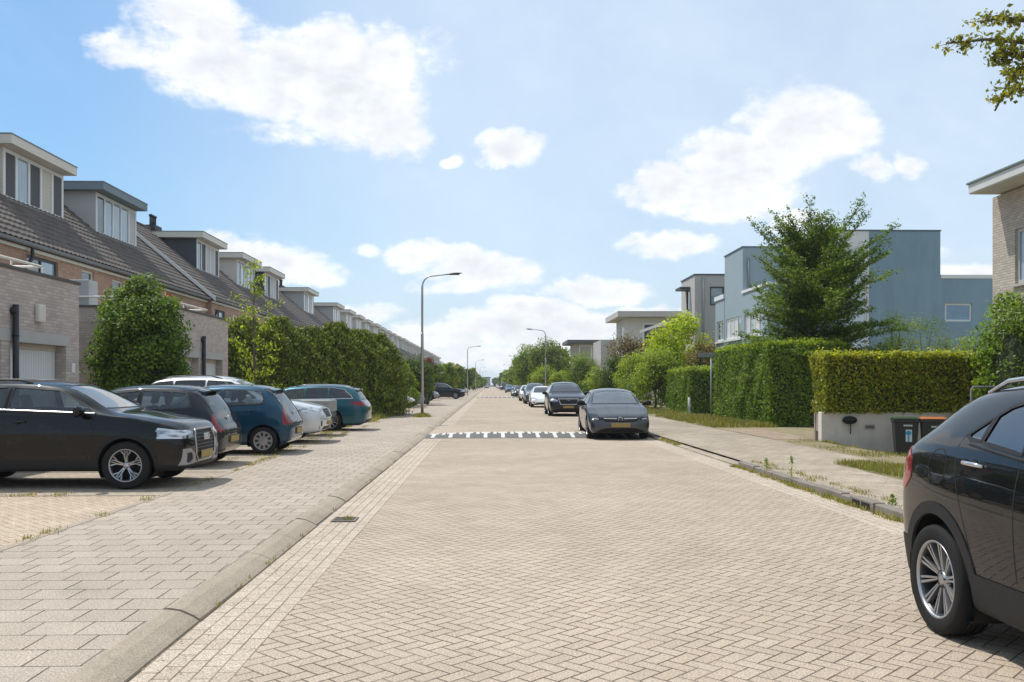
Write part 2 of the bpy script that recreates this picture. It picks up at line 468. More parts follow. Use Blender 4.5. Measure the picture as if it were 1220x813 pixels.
def wheel(parent, loc, r, w, side, style, rimr=None, rim_mat=None):
    """side +1: outer face towards +y"""
    rimr = rimr or r * .70; M = Matrix.Translation(loc) @ Matrix.Rotation(R(-90) * side, 4, 'X')
    h = w / 2
    hub = MB().lathe([(0, -h * .2), (rimr * .42, -h * .2), (rimr * .42, -h * .35), (0, -h * .35)], 20, M)
    wh = hub.build('wheel', DARKMETAL, parent)
    t = MB()
    prof = [(rimr - .01, -h * .85), (rimr + .012, -h * .95), (r * .90, -h * 1.02), (r * .975, -h * .90), (r * .995, -h * .72), (r, -h * .3)]
    tread = [(r, -h * .3), (r - .007, -h * .29), (r - .007, -h * .25), (r, -h * .24), (r, -h * .03), (r - .007, -h * .02), (r - .007, h * .02), (r, h * .03), (r, h * .24), (r - .007, h * .25), (r - .007, h * .29), (r, h * .3)]
    prof = prof + tread + [(q[0], -q[1]) for q in prof[::-1]]
    t.lathe(prof, 40, M); t.build('tyre', RUBBER, wh)
    m = MB()
    m.lathe([(rimr - .035, -h * .8), (rimr - .03, h * .35), (rimr - .024, h * .70)], 40, M, mi=1)
    m.lathe([(rimr - .024, h * .70), (rimr - .016, h * .80)], 40, M, mi=1)
    m.lathe([(rimr - .014, h * .78), (rimr - .012, h * .88), (rimr - .004, h * .93), (rimr + .002, h * .93), (rimr + .004, h * .80), (rimr - .005, h * .74)], 40, M)
    m.lathe([(rimr * .30, -h * .12), (rimr - .03, -h * .12)], 30, M, mi=3)
    face = h * .62
    def spoke(a, r0, r1, w0, w1, tw=0.0, z0=None, z1=None, dep=.03, mi=0):
        z0 = face * .85 if z0 is None else z0; z1 = h * .80 if z1 is None else z1
        c0 = Vector((math.cos(a), math.sin(a), 0)); a1 = a + tw; c1 = Vector((math.cos(a1), math.sin(a1), 0))
        p0, p1 = c0 * r0, c1 * r1; d = (p1 - p0).normalized(); s = Vector((-d.y, d.x, 0))
        vs = []
        for (p, ww, z) in ((p0, w0, z0), (p1, w1, z1)):
            for (k, dz) in ((-.5, -dep), (-.36, 0), (.36, 0), (.5, -dep)):
                q = p + s * ww * k; vs.append(M @ Vector((q.x, q.y, z + dz)))
        m.add(vs, [(0, 4, 5, 1), (1, 5, 6, 2), (2, 6, 7, 3), (3, 7, 4, 0), (0, 1, 2, 3), (4, 7, 6, 5)], mi)
    if style == 'split5':        # five pairs of forked spokes
        for k in range(5):
            a = 2 * math.pi * k / 5 + math.pi / 2
            for sg in (-1, 1):
                spoke(a + sg * .17, rimr * .14, rimr * .62, .026, .020, -sg * .04)
                spoke(a + sg * .13, rimr * .58, rimr * .97, .018, .020, sg * .20)
                spoke(a + sg * .13, rimr * .58, rimr * .97, .014, .016, -sg * .07)
    elif style == 'fan':         # many narrow two-tone spokes
        for k in range(10):
            a = 2 * math.pi * k / 10 + .1
            spoke(a - .07, rimr * .24, rimr * .97, .011, .020, .10)
            spoke(a + .10, rimr * .24, rimr * .97, .011, .026, .08)
    elif style == 'cover':       # wheel cover with pairs of slots
        m.lathe([(0, h * .82), (rimr * .2, h * .80), (rimr * .45, h * .72), (rimr * .96, h * .78)], 40, M)
        for k in range(9):
            a = 2 * math.pi * k / 9
            for q in (-.11, .11):
                spoke(a + q, rimr * .52, rimr * .88, .030, .036, -q * .3, z0=h * .765, z1=h * .80, dep=.02, mi=1)
    elif style == 'turb':
        for k in range(10):
            spoke(2 * math.pi * k / 10, rimr * .2, rimr * .97, .05, .04, .28)
    else:                        # five plain double spokes
        for k in range(5):
            a = 2 * math.pi * k / 5 + .3
            for sg in (-1, 1): spoke(a + sg * .13, rimr * .2, rimr * .97, .045, .032, sg * .10)
    m.lathe([(0, face * .95), (rimr * .13, face * .93), (rimr * .20, face * .82), (rimr * .24, face * .4)], 24, M)
    for k in range(5):
        a = 2 * math.pi * k / 5 + .2; c = Vector((math.cos(a), math.sin(a), 0)) * rimr * .165
        m.lathe([(.009, face * .80), (.009, face * .94), (0, face * .94)], 8, M @ Matrix.Translation(c), mi=1)
    if style != 'cover':
        m.lathe([(rimr * .42, -h * .15), (rimr * .62, -h * .15), (rimr * .62, -h * .3)], 24, M, mi=2)
    m.build('rim', [rim_mat or ALLOY, DARKMETAL, pbr('brake_disc', (.16, .15, .14), .45, .8), LINER], wh)
    return wh

def arc_poly(cx, cz, r, n=22, z0=0.0):
    return [(cx + r, z0)] + [(cx + r * math.cos(math.pi * i / n), cz + r * math.sin(math.pi * i / n)) for i in range(n + 1)] + [(cx - r, z0)]

def make_car(kind, p, paint_mat, label, group=None, cat='car', detail=2):
    """p: measurements in metres; x forward, origin on the ground amidships"""
    root = empty(kind, label=label, cat=cat, group=group)
    f, w, zb = p['L'] / 2, p['W'] / 2, p['zb']; r = p['r']
    xf, xrr = p['xf'], p['xrw']
    bm = shell(p, p.get('lev', 2)); skin = Skin(bm)
    lay = bm.faces.layers.int.new('part')
    IDS = dict(gone=1, clad=2, fwin=3, rwin=4, qwin=5, screen=6, back=7, head=8, tail=9, grille=10, lower=11, headd=12, blackp=13, corner=14, inner=15)
    Ra = r + p.get('gap', .055)
    for sg in (-1, 1):
        for cx in (xf, xrr):
            carve(bm, arc_poly(cx, r, Ra, 20), 'side', lambda c, n, sg=sg: c.y * sg > w * .48, IDS['gone'], lay)
    if p.get('clad'):
        cw = p['clad']
        for sg in (-1, 1):
            cs = lambda c, n, sg=sg: c.y * sg > w * .5
            for cx in (xf, xrr): carve(bm, arc_poly(cx, r, Ra + cw, 20), 'side', cs, IDS['clad'], lay)
            zz = p.get('cladz', .42)
            carve(bm, [(xrr, 0), (xf, 0), (xf, zz + .02), (xrr, zz)], 'side', cs, IDS['clad'], lay)
        zz = p.get('cladb', .38)
        carve(bm, [(f + .3, 0), (f + .3, zz), (xf + .2, zz), (xf + .2, 0)], 'side', lambda c, n: True, IDS['clad'], lay)
        carve(bm, [(-f - .3, 0), (xrr - .2, 0), (xrr - .2, zz + .04), (-f - .3, zz + .04)], 'side', lambda c, n: True, IDS['clad'], lay)
    # side glass
    for key in ('fwin', 'rwin', 'qwin'):
        if p.get(key):
            for sg in (-1, 1): carve(bm, p[key], 'side', lambda c, n, sg=sg: c.y * sg > .2 and n.y * sg > .35, IDS[key], lay)
    if p.get('screen'):
        xc, xh = p['xc'], p['xh']
        carve(bm, p['screen'], 'front', lambda c, n: n.x > .25 and n.z > .2 and xh - .2 < c.x < xc + .15, IDS['screen'], lay)
    if p.get('back'):
        carve(bm, p['back'], 'front', lambda c, n: n.x < -.1 and c.x < p['xr'] + .15, IDS['back'], lay)
    for key, ax, cd in p.get('cuts', []):   # (id, axis, polygon, where)
        pass
    for (key, ax, poly, where) in p.get('marks', []):
        ids = IDS[key]
        if ax == 'side':
            for sg in (-1, 1):
                carve(bm, poly, 'side', lambda c, n, sg=sg: c.y * sg > .25 and n.y * sg > .12 and (c.x > 0) == (where > 0), ids, lay)
        else:
            for sg in (-1, 1):
                pl = [(a * sg, b) for (a, b) in poly]
                lim = p.get('tlim', f - .34) if key == 'tail' else (p.get('hlim', f - .40) if key in ('head', 'headd') else f * .4)
                carve(bm, pl, 'front', lambda c, n: n.x * where > .05 and c.x * where > lim, ids, lay)
    bm.verts.index_update(); bm.normal_update()
    body = part_from(bm, lay, 0, 'body', paint_mat, 0, skin, root, skirt=.012)
    if p.get('clad'): part_from(bm, lay, IDS['clad'], 'cladding', PLASTIC, .008, skin, root, skirt=.02)
    see = p.get('see', True)
    gf = GLASS_CLEAR if see else GLASS_DARK; gr = (p.get('gr') or (GLASS_TINT if see else GLASS_DARK))
    for key, g in (('fwin', gf), ('rwin', gr), ('qwin', gr)):
        for sg in (-1, 1): part_from(bm, lay, IDS[key], 'side_window', g, -.004, skin, root, sided=sg)
    part_from(bm, lay, IDS['screen'], 'windscreen', GLASS_SCREEN if see else GLASS_DARK, -.003, skin, root)
    part_from(bm, lay, IDS['back'], 'rear_window', gr, -.003, skin, root)
    for key, nm, mt, of in (('head', 'headlight', p.get('lamp', LAMP), .002), ('headd', 'headlight_housing', LAMPDARK, -.002), ('tail', 'tail_light', TAIL, .006), ('corner', 'indicator_lens', AMBER, .003)):
        for sg in (-1, 1): part_from(bm, lay, IDS[key], nm, mt, of, skin, root, sided=sg, skirt=.015)
    part_from(bm, lay, IDS['grille'], 'grille', p.get('grillemat', PLASTIC), -.012, skin, root)
    part_from(bm, lay, IDS['lower'], 'lower_grille', PLASTIC, -.012, skin, root)
    part_from(bm, lay, IDS['blackp'], 'bumper_panel', p.get('panelmat', PLASTIC), .002, skin, root)
    [part_from(bm, lay, IDS['inner'], 'fog_lamp_surround', pbr('satin_bumper_trim', (.36, .36, .37), .5, .6), .006, skin, root, sided=sg, skirt=.02) for sg in (-1, 1)]
    bm.free()
    # wheel wells
    for sg in (-1, 1):
        for cx in (xf, xrr):
            lin = MB()
            M = Matrix.Translation((cx, 0, r)) @ Matrix.Rotation(R(-90) * sg, 4, 'X')
            y0 = w * .50; y1 = w * .93
            lin.lathe([(0, y0), (Ra + .03, y0), (Ra + .012, y1)], 28, M)
            lin.v = [(a, b, max(c, .16)) for (a, b, c) in lin.v]     # open below
            lin.build('wheel_well', LINER, root)
    u = MB().box(-f + .25, f - .25, -w * .5, w * .5, zb - .03, zb + .02); u.build('underbody', LINER, root)
    tw = p.get('tw', .215); st = p.get('wheel', 'plain')
    for cx in (xf, xrr):
        for sg in (-1, 1):
            wheel(root, (cx, sg * (w - tw / 2 - .015), r), r, tw, sg, st, p.get('rimr'), p.get('rimmat'))
    # door lines, seals and trims
    ln = MB(); tr = MB()
    for line in p.get('lines', []):
        for sg in (-1, 1): skin.ribbon(ln, line, lambda a, b, sg=sg: skin.side(a, b, sg), p.get('lw', .007), .0012)
    for line in p.get('flines', []): skin.ribbon(ln, line, lambda a, b: skin.front(a, b, 1), .007, .0012)
    for line in p.get('rlines', []): skin.ribbon(ln, line, lambda a, b: skin.front(a, b, -1), .007, .0012)
    for line in p.get('tlines', []): skin.ribbon(ln, line, skin.top, .007, .0012)
    for key in ('fwin', 'rwin', 'qwin'):
        if p.get(key):
            for sg in (-1, 1): skin.ribbon(ln, p[key], lambda a, b, sg=sg: skin.side(a, b, sg), .026, .003, closed=True)
    if p.get('screen'): skin.ribbon(ln, p['screen'], lambda a, b: skin.front(a, b, 1), .03, .002, closed=True)
    if p.get('back'): skin.ribbon(ln, p['back'], lambda a, b: skin.front(a, b, -1), .03, .002, closed=True)
    if ln.f: ln.build('seam', PLASTIC, root, fix=False)
    for line in p.get('chrome', []):
        for sg in (-1, 1):
            t2 = MB(); skin.ribbon(t2, line, lambda a, b, sg=sg: skin.side(a, b, sg), .018, .004, thick=.004)
            if t2.f: t2.build('chrome_trim', p.get('trimmat', CHROME), root, fix=False)
    for line in p.get('fchrome', []):
        t2 = MB(); skin.ribbon(t2, line, lambda a, b: skin.front(a, b, 1), .022, .004, thick=.008, step=.03)
        if t2.f: t2.build('chrome_trim', p.get('trimmat', CHROME), root, fix=False)
    for line in p.get('rchrome', []): skin.ribbon(tr, line, lambda a, b: skin.front(a, b, -1), .02, .004, thick=.006)
    if tr.f: tr.build('chrome_trim', p.get('trimmat', CHROME), root, fix=False)
    if p.get('bars'):
        gb = MB()
        for line in p['bars']: skin.ribbon(gb, line, lambda a, b: skin.front(a, b, 1), .014, -.004, thick=.006, step=.05)
        gb.build('grille_bar', p.get('barmat', DARKMETAL), root, fix=False)
    for (x, z) in p.get('handles', []):
        for sg in (-1, 1):
            c, n = skin.side(x, z, sg)
            if c is None: continue
            hb = MB(); o = c + n * .026
            hb.tube([c + Vector((-.10, 0, .002)) + n * .004, o + Vector((-.075, 0, .003)), o + Vector((.07, 0, 0)), c + Vector((.10, 0, -.002)) + n * .004], [.010, .014, .013, .010], 8)
            hb.build('door_handle', p.get('handlemat', paint_mat), root)
            rc = MB(); M = Matrix.Translation(c + n * .0015) @ n.to_track_quat('Z', 'Y').to_matrix().to_4x4()
            rc.lathe([(0, 0), (.035, .0004)], 16, M); rc.build('handle_shade', LINER, root)  # flat dark disc on the panel, shade behind the handle put into colour
    if p.get('mirror'):
        mx, mz = p['mirror']
        for sg in (-1, 1):
            c, n = skin.side(mx, mz, sg)
            if c is None: continue
            b = bmesh.new(); bmesh.ops.create_uvsphere(b, u_segments=16, v_segments=10, radius=1)
            for v in b.verts:
                q = v.co; q.x = (abs(q.x) ** .7) * (1 if q.x > 0 else -1); q.z = (abs(q.z) ** .8) * (1 if q.z > 0 else -1)
                q.x = q.x * .085 if q.x > 0 else q.x * .035
                q.y *= .125; q.z *= .078 * (1 - .18 * q.y / .125 * -sg)
            cen = Vector((mx + .0, c.y + sg * .15, mz + .045))
            mb = MB().bm(b, 0, Matrix.Translation(cen))
            mo = mb.build('wing_mirror', p.get('mirrormat', paint_mat), root)
            arm = MB().tube([c - Vector((0, sg * .02, 0)), cen + Vector((0, -sg * .06, -.05))], [.028, .022], 8); arm.build('mirror_arm', PLASTIC, mo)
            gl = MB().lathe([(0, 0), (.062, 0)], 16, Matrix.Translation(cen + Vector((-.036, 0, 0))) @ Matrix.Rotation(R(-90), 4, 'Y')); gl.build('mirror_glass', GLASS_DARK, mo)
    if p.get('rails'):
        x0, x1 = p['rails']
        for sg in (-1, 1):
            pts = []
            for i in range(7):
                x = lerp(x0, x1, i / 6); c, n = skin.top(x, sg * w * (p.get('tr', .66) - .085))
                if c is None: continue
                pts.append(c + Vector((0, 0, .045 if 0 < i < 6 else .0)))
            MB().tube(pts, .016, 8).build('roof_rail', p.get('railmat', DARKMETAL), root)
    if p.get('spoiler'):
        x0, x1, ys = p['spoiler'][:3]; sv = []; n_ = 9
        for i in range(n_):
            y = lerp(-ys, ys, i / (n_ - 1)); c, n = skin.top(x0, y); c2, n2 = skin.top(x0 + .12, y)
            dz = (c.z - c2.z) * .6
            e = x1 + abs(y / ys) ** 4 * .06
            sv += [Vector((x0, y, c.z + .006)), Vector((e, y * .985, c.z + dz + .004)), Vector((e, y * .985, c.z + dz - .022)), Vector((x0 - .02, y, c.z - .05))]
        sf = []
        for i in range(n_ - 1):
            a, b = i * 4, i * 4 + 4
            sf += [(a + j, a + (j + 1) % 4, b + (j + 1) % 4, b + j) for j in range(4)]
        sf += [(0, 1, 2, 3), (n_ * 4 - 4, n_ * 4 - 3, n_ * 4 - 2, n_ * 4 - 1)]
        MB().add(sv, sf, 0, False).build('spoiler', p.get('spoilermat', paint_mat), root)
    for (ax, z) in p.get('plates', []):
        c, n = skin.front(0, z, ax)
        if c is None: continue
        x = c.x + ax * .012
        MB().bbox(x - .008, x + .008, -.26, .26, z - .055, z + .055, .004).build('number_plate', PLATE, root)
    for sg in (-1, 1):
        for fog in p.get('fogs', []):
            c, n = skin.front(fog[0] * sg, fog[1], 1)
            if c is None: continue
            M = Matrix.Translation(c + n * .004) @ n.to_track_quat('Z', 'Y').to_matrix().to_4x4()
            MB().lathe([(0, .004), (fog[2] * .7, .006), (fog[2], 0)], 16, M).build('fog_lamp', LAMP, root)
    if see:
        it = MB()
        xc, zc = p['xc'], p['b0']
        it.bbox(xc - .55, xc - .02, -w * .76, w * .76, .55, zc - .05, .06)
        it.build('dashboard', FABRIC, root)
        fl = MB().box(p['xr'] - .3, xc, -w * .8, w * .8, zb + .04, zb + .08); fl.build('cabin_floor', LINER, root)
        xs = p.get('seatx', xc - 1.25)
        for (sx, ys) in ((xs, (-.36, .36)), (xs - .70, (-.36, .36))):
            for y in ys:
                s_ = MB(); s_.bbox(sx - .02, sx + .48, y - .24, y + .24, .36, .56, .06)
                Mr = Matrix.Translation((sx, y, .5)) @ Matrix.Rotation(R(-17), 4, 'Y')
                s_.bbox(-.10, .03, -.24, .24, .0, .62, .05, M=Mr); hz_ = 0 if sx == xs else -.12; s_.bbox(-.07, .01, -.12, .12, .66 + hz_, .86 + hz_, .035, M=Mr)
                s_.tube([Mr @ Vector((-.03, -.05, .6)), Mr @ Vector((-.03, -.05, .7))], .008, 6); s_.tube([Mr @ Vector((-.03, .05, .6)), Mr @ Vector((-.03, .05, .7))], .008, 6)
                s_.build('seat', FABRIC, root)
        stw = MB(); Mw = Matrix.Translation((xc - .66, .36, zc - .12)) @ Matrix.Rotation(R(65), 4, 'Y')
        stw.tube([Mw @ Vector((.18 * math.cos(t), .18 * math.sin(t), 0)) for t in [2 * math.pi * i / 20 for i in range(21)]], .014, 6, cap=False)
        stw.build('steering_wheel', PLASTIC, root)
    return root, skin

def place(o, x, y, z, rz): o.location = (x, y, z); o.rotation_euler = (0, 0, R(rz)); return o

def sidewins(p, xa0, xa1, xb, xc=None, xd=None, xe=None, gapw=.07, drop=.055, rise=.03, rnd=.10):
    """window outlines between the belt line and the roof rail. xa0/xa1 foot and head of the front pillar, xb middle pillar, xd/xe head and foot of the last pane"""
    S = stations(p); bl = sorted((s[0], s[3]) for s in S); rl = sorted((s[0], s[6]) for s in S)
    B = lambda x: pw(bl, x) + rise
    T = lambda x: pw(rl, x) - drop
    def span(a, b, n, fn): return [(lerp(a, b, i / n), fn(lerp(a, b, i / n))) for i in range(n + 1)]
    fw = [(xa0, B(xa0))] + [(lerp(xa0, xa1, t), lerp(B(xa0), T(xa1), t ** .92)) for t in (.35, .7)] + span(xa1, xb, 3, T) + [(xb, B(xb))]
    out = [fw]
    if xc is None: xc = xe
    x1 = xb - gapw
    last = [(x1, B(x1))] + span(x1, xd, 4, T)
    if abs(xc - xe) > .02:      # a pane, then a quarter pane
        out.append([(x1, B(x1))] + span(x1, xc + gapw / 2, 3, T) + [(xc + gapw / 2, B(xc + gapw / 2))])
        x1 = xc - gapw / 2
        last = [(x1, B(x1))] + span(x1, xd, 3, T)
    hz = T(xd) - B(xe)
    last += [(lerp(xd, xe, .35), T(xd) - hz * .22), (lerp(xd, xe, .8), B(xe) + hz * .33), (xe, B(xe) + hz * .10), (xe + rnd * .4, B(xe))]
    out.append(last)
    return out
# ------------------------------------------------------------------ car measurements
def logo_rings(parent, x, z, s=.05):
    m = MB()
    for i in range(4):
        m.tube([(x, (i - 1.5) * s * 1.35 + s * math.cos(t), z + s * math.sin(t)) for t in [2 * math.pi * j / 18 for j in range(19)]], .007, 6, cap=False)
    m.build('emblem', CHROME, parent)
def logo_round(parent, x, z, s=.06, kind='bolt', sg=1):
    m = MB().tube([(x, s * math.cos(t), z + s * math.sin(t)) for t in [2 * math.pi * j / 20 for j in range(21)]], .007, 6, cap=False)
    if kind == 'bolt': m.tube([(x, -s * 1.0 * sg, z - .012), (x, .012 * sg, z - .012), (x, -.012 * sg, z + .012), (x, s * 1.0 * sg, z + .012)], .006, 6)
    elif kind == 'vw':
        m.tube([(x, -s * .45, z + s * .8), (x, 0, z + s * .05), (x, s * .45, z + s * .8)], .006, 6)
        m.tube([(x, -s * .85, z + s * .3), (x, -s * .38, z - s * .75), (x, 0, z - s * .05), (x, s * .38, z - s * .75), (x, s * .85, z + s * .3)], .006, 6)
    m.build('emblem', CHROME, parent)

def sym(poly):   # half outline (y>=0 side) mirrored into one outline
    return poly + [(-a, b) for (a, b) in poly[::-1]]

# compact suv, front seen
Q = dict(L=4.19, W=1.79, H=1.55, zb=.25, r=.335, xf=1.28, xrw=-1.32, h0=.935, h1=1.085, xc=.98, xh=.28, n1=.035, n2=.14, xr=-1.42, xt=-1.84, zt=1.12, zc=.98, b0=1.035, b1=1.085,
         nose=.80, bulge=.05, clad=.055, cladz=.40, cladb=.33, tw=.215, wheel='split5', rimr=.228, lev=2, gap=.05, shoulder=.6, waist=.45, tr=.69, rail=.55)
w_ = sidewins(Q, .86, .28, -.36, -1.2, -1.18, -1.42, drop=.05, rise=.03)
Q.update(fwin=w_[0], rwin=w_[1], qwin=w_[2] if len(w_) > 2 else None)
Q['screen'] = sym([(.66, 1.13), (.60, 1.24), (.50, 1.455)]); Q['back'] = sym([(.60, 1.10), (.52, 1.38)])
Q['marks'] = [('head', 'side', [(1.70, .83), (1.80, .75), (2.3, .71), (2.3, .795), (1.95, .83), (1.72, .86)], 1),
              ('head', 'front', [(.48, .71), (.60, .70), (1.0, .71), (1.0, .83), (.75, .82), (.47, .795)], 1),
              ('grille', 'front', sym([(.28, .375), (.41, .46), (.43, .69), (.35, .805)]), 1),
              ('lower', 'front', sym([(.40, .275), (.40, .335)]), 1),
              ('lower', 'front', [(.50, .40), (.60, .345), (.72, .37), (.72, .50), (.56, .50)], 1),
              ('inner', 'front', [(.42, .34), (.47, .30), (.80, .32), (.80, .56), (.62, .56), (.47, .47)], 1),
              ('tail', 'side', [(-2.2, .80), (-1.78, .84), (-1.80, .93), (-2.2, .95)], -1), ('tail', 'front', [(.52, .80), (.95, .80), (.95, .95), (.5, .93)], -1)]
Q['lines'] = [[(.80, 1.05), (.84, .80), (.80, .5), (.74, .34)], [(-.39, 1.09), (-.40, .33)], [(-1.28, 1.1), (-1.30, .95), (-1.12, .74), (-.94, .55), (-.92, .34)], [(.70, .86), (1.3, .83), (1.62, .80)]]
Q['chrome'] = [[(.84, 1.062), (-.45, 1.112), (-1.40, 1.117)]]; Q['trimmat'] = pbr('satin_trim', (.42, .42, .43), .3, .9, var=.05)
Q['fchrome'] = [[(.30, .365), (.425, .455), (.445, .695), (.36, .817), (-.36, .817), (-.445, .695), (-.425, .455), (-.30, .365), (.30, .365)]]
Q['bars'] = [[(.38, z), (-.38, z)] for z in (.50, .55, .60, .65, .70, .75)]
Q['handles'] = [(-.18, .945), (-1.10, .965)]; Q['mirror'] = (.68, 1.05); Q['plates'] = [(1, .45), (-1, .62)]
Q['rails'] = (-.15, -1.35); Q['spoiler'] = (-1.38, -1.62, .50, 1.47); Q['seatx'] = -.45; Q['tlines'] = [[(2.0, .42), (.9, .56)], [(2.0, -.42), (.9, -.56)]]

# city hatchback, seen from behind
U = dict(L=3.54, W=1.64, H=1.48, zb=.20, r=.287, xf=1.185, xrw=-1.222, h0=.80, h1=.99, xc=.83, xh=.22, xr=-1.32, zr=1.43, xt=-1.64, zt=.93, zc=.80, b0=.965, b1=1.02,
         nose=.80, bulge=.04, tw=.165, wheel='cover', rimr=.195, tail=.90, tr=.70, shoulder=.3)
U['n2'] = .16; U['n1'] = .04
w_ = sidewins(U, .66, .22, -.30, -1.25, -1.12, -1.25, drop=.055, rise=.02, rnd=.3)
U.update(fwin=w_[0], rwin=w_[1]); U['screen'] = sym([(.62, 1.04), (.56, 1.2), (.49, 1.40)])
U['back'] = sym([(.60, .64), (.64, .90), (.54, 1.37)])
U['marks'] = [('tail', 'side', [(-1.8, .62), (-1.655, .62), (-1.60, .93), (-1.65, .97), (-1.8, .95)], -1), ('tail', 'front', [(.60, .62), (.9, .62), (.9, .97), (.655, .95)], -1),
              ('blackp', 'front', sym([(.36, .40), (.36, .55)]), -1),
              ('head', 'front', [(.46, .62), (.8, .62), (.8, .78), (.5, .76)], 1), ('lower', 'front', sym([(.5, .25), (.5, .36)]), 1)]
U['panelmat'] = pbr('bumper_dark', (.03, .03, .032), .5)
U['lines'] = [[(.66, 1.0), (.68, .6), (.64, .30)], [(-.33, 1.0), (-.35, .28)], [(-1.20, 1.0), (-1.16, .74), (-.95, .56), (-.86, .30)], [(-1.27, .60), (-1.66, .60)]]
U['handles'] = [(-.15, .90), (-.98, .92)]; U['mirror'] = (.50, .98); U['spoiler'] = (-1.28, -1.45, .43, 1.425); U['plates'] = [(-1, .48)]
U['seatx'] = -.25; U['tlim'] = 1.62; U['gr'] = glass('car_glass_half', .62); U['rlines'] = [[(-.62, .60), (.62, .60)], [(-.7, .36), (.7, .36)]]

# large suv with its nose to the street
XR = dict(L=4.77, W=1.885, H=1.70, zb=.26, r=.365, xf=1.42, xrw=-1.32, h0=.94, h1=1.12, xc=1.02, xh=.14, xr=-1.75, xt=-2.12, zt=1.18, zc=1.05, b0=1.09, b1=1.16,
         nose=.76, bulge=.09, tw=.235, wheel='plain', rimr=.235, gr=None, tr=.68)
w_ = sidewins(XR, .82, .14, -.42, -1.25, -1.80, -2.0, drop=.06, rise=.03); XR.update(fwin=w_[0], rwin=w_[1], qwin=w_[2])
XR['screen'] = sym([(.70, 1.18), (.55, 1.62)]); XR['back'] = sym([(.62, 1.20), (.54, 1.56)])
XR['marks'] = [('corner', 'side', [(1.62, .92), (1.66, .82), (1.80, .80), (1.80, .91)], 1), ('head', 'side', [(1.8, .92), (1.8, .79), (2.6, .72), (2.6, .86)], 1),
              ('head', 'front', [(.48, .73), (.95, .76), (.95, .95), (.52, .86)], 1), ('grille', 'front', sym([(.36, .64), (.44, .86)]), 1),
              ('lower', 'front', sym([(.62, .30), (.50, .42)]), 1), ('blackp', 'front', [(.63, .43), (.70, .43), (.70, .56), (.63, .56)], 1),
              ('tail', 'front', [(.5, .92), (.95, .92), (.95, 1.08), (.5, 1.06)], -1)]
XR['lines'] = [[(.84, 1.1), (.86, .6), (.80, .35)], [(-.45, 1.13), (-.46, .34)], [(-1.28, 1.1), (-1.2, .8), (-.92, .6), (-.88, .35)]]
XR['flines'] = [[(.85, .62), (.5, .60), (-.5, .60), (-.85, .62)]]; XR['bars'] = [[(.38, z), (-.38, z)] for z in (.68, .72, .76, .80)]; XR['fchrome'] = [[(.38, .63), (.46, .87), (-.46, .87), (-.38, .63), (.38, .63)]]
XR['handles'] = [(-.22, .98), (-1.05, 1.0)]; XR['mirror'] = (.66, 1.09); XR['plates'] = [(1, .50), (-1, .75)]; XR['rails'] = (-.1, -1.7); XR['seatx'] = -.3
XR['fogs'] = [(.72, .40, .05)]

# long estate, seen from behind
O = dict(L=4.69, W=1.83, H=1.475, zb=.19, r=.325, xf=1.42, xrw=-1.27, h0=.76, h1=.97, xc=.98, xh=.12, xr=-1.98, zr=1.40, xt=-2.22, zt=.98, zc=.92, b0=.955, b1=1.0,
         nose=.74, bulge=.07, tw=.215, wheel='turb', rimr=.235, tr=.665, tail=.84)
w_ = sidewins(O, .80, .12, -.40, -1.18, -1.62, -2.0, drop=.06, rise=.03); O.update(fwin=w_[0], rwin=w_[1], qwin=w_[2])
O['screen'] = sym([(.66, 1.02), (.54, 1.39)]); O['back'] = sym([(.62, .99), (.52, 1.36)])
O['marks'] = [('tail', 'side', [(-2.5, .78), (-2.1, .80), (-1.82, .90), (-1.95, .93), (-2.5, .93)], -1), ('tail', 'front', [(.40, .84), (.95, .78), (.95, .93), (.40, .90)], -1),
              ('head', 'front', [(.48, .62), (.95, .62), (.95, .74), (.5, .70)], 1), ('grille', 'front', sym([(.30, .52), (.42, .72)]), 1), ('lower', 'front', sym([(.6, .24), (.6, .36)]), 1),
              ('blackp', 'front', sym([(.62, .26), (.66, .36)]), -1)]
O['lines'] = [[(.82, .97), (.84, .6), (.8, .28)], [(-.42, .99), (-.44, .27)], [(-1.22, .99), (-1.15, .75), (-.88, .55), (-.84, .28)], [(-1.95, .78), (-2.2, .62)]]
O['chrome'] = [w_[0][::1] + [], [(.80, .985), (-.4, 1.005), (-1.98, 1.03)]] ; O['chrome'] = [[(.80, .975), (-.4, .995), (-1.96, 1.02), (-1.90, 1.10), (-1.66, 1.30), (-1.2, 1.37), (-.4, 1.40), (.1, 1.38)]]
O['handles'] = [(-.22, .88), (-1.0, .90)]; O['mirror'] = (.66, .96); O['plates'] = [(-1, .70), (1, .42)]; O['rails'] = (-.1, -1.9); O['railmat'] = CHROME; O['spoiler'] = (-1.95, -2.13, .52, 1.40); O['seatx'] = -.35

# small crossover, its rear quarter beside the camera
C5 = dict(L=4.27, W=1.80, H=1.61, zb=.24, r=.338, xf=1.27, xrw=-1.30, h0=.95, h1=1.10, xc=.92, xh=.22, xr=-1.38, zr=1.555, xt=-1.80, zt=1.20, zc=1.08, b0=1.08, b1=1.18, rtrim=.13,
          nose=.76, bulge=.08, clad=.075, cladz=.46, cladb=.50, tw=.225, wheel='fan', rimr=.238, lev=3, gap=.07, tr=.70, tail=.76, shoulder=.25, waist=.2, gr=glass('car_glass_rear', .08, 3.4))
C5['fwin'] = [(.72, 1.115), (.60, 1.23), (.30, 1.44), (-.1, 1.475), (-.38, 1.475), (-.38, 1.17)]
C5['rwin'] = [(-.45, 1.175), (-.45, 1.475), (-.65, 1.455), (-.78, 1.42), (-.86, 1.37), (-.86, 1.215)]
C5['qwin'] = [(-.885, 1.22), (-.885, 1.36), (-.95, 1.32), (-1.03, 1.265), (-1.04, 1.24), (-1.0, 1.225)]
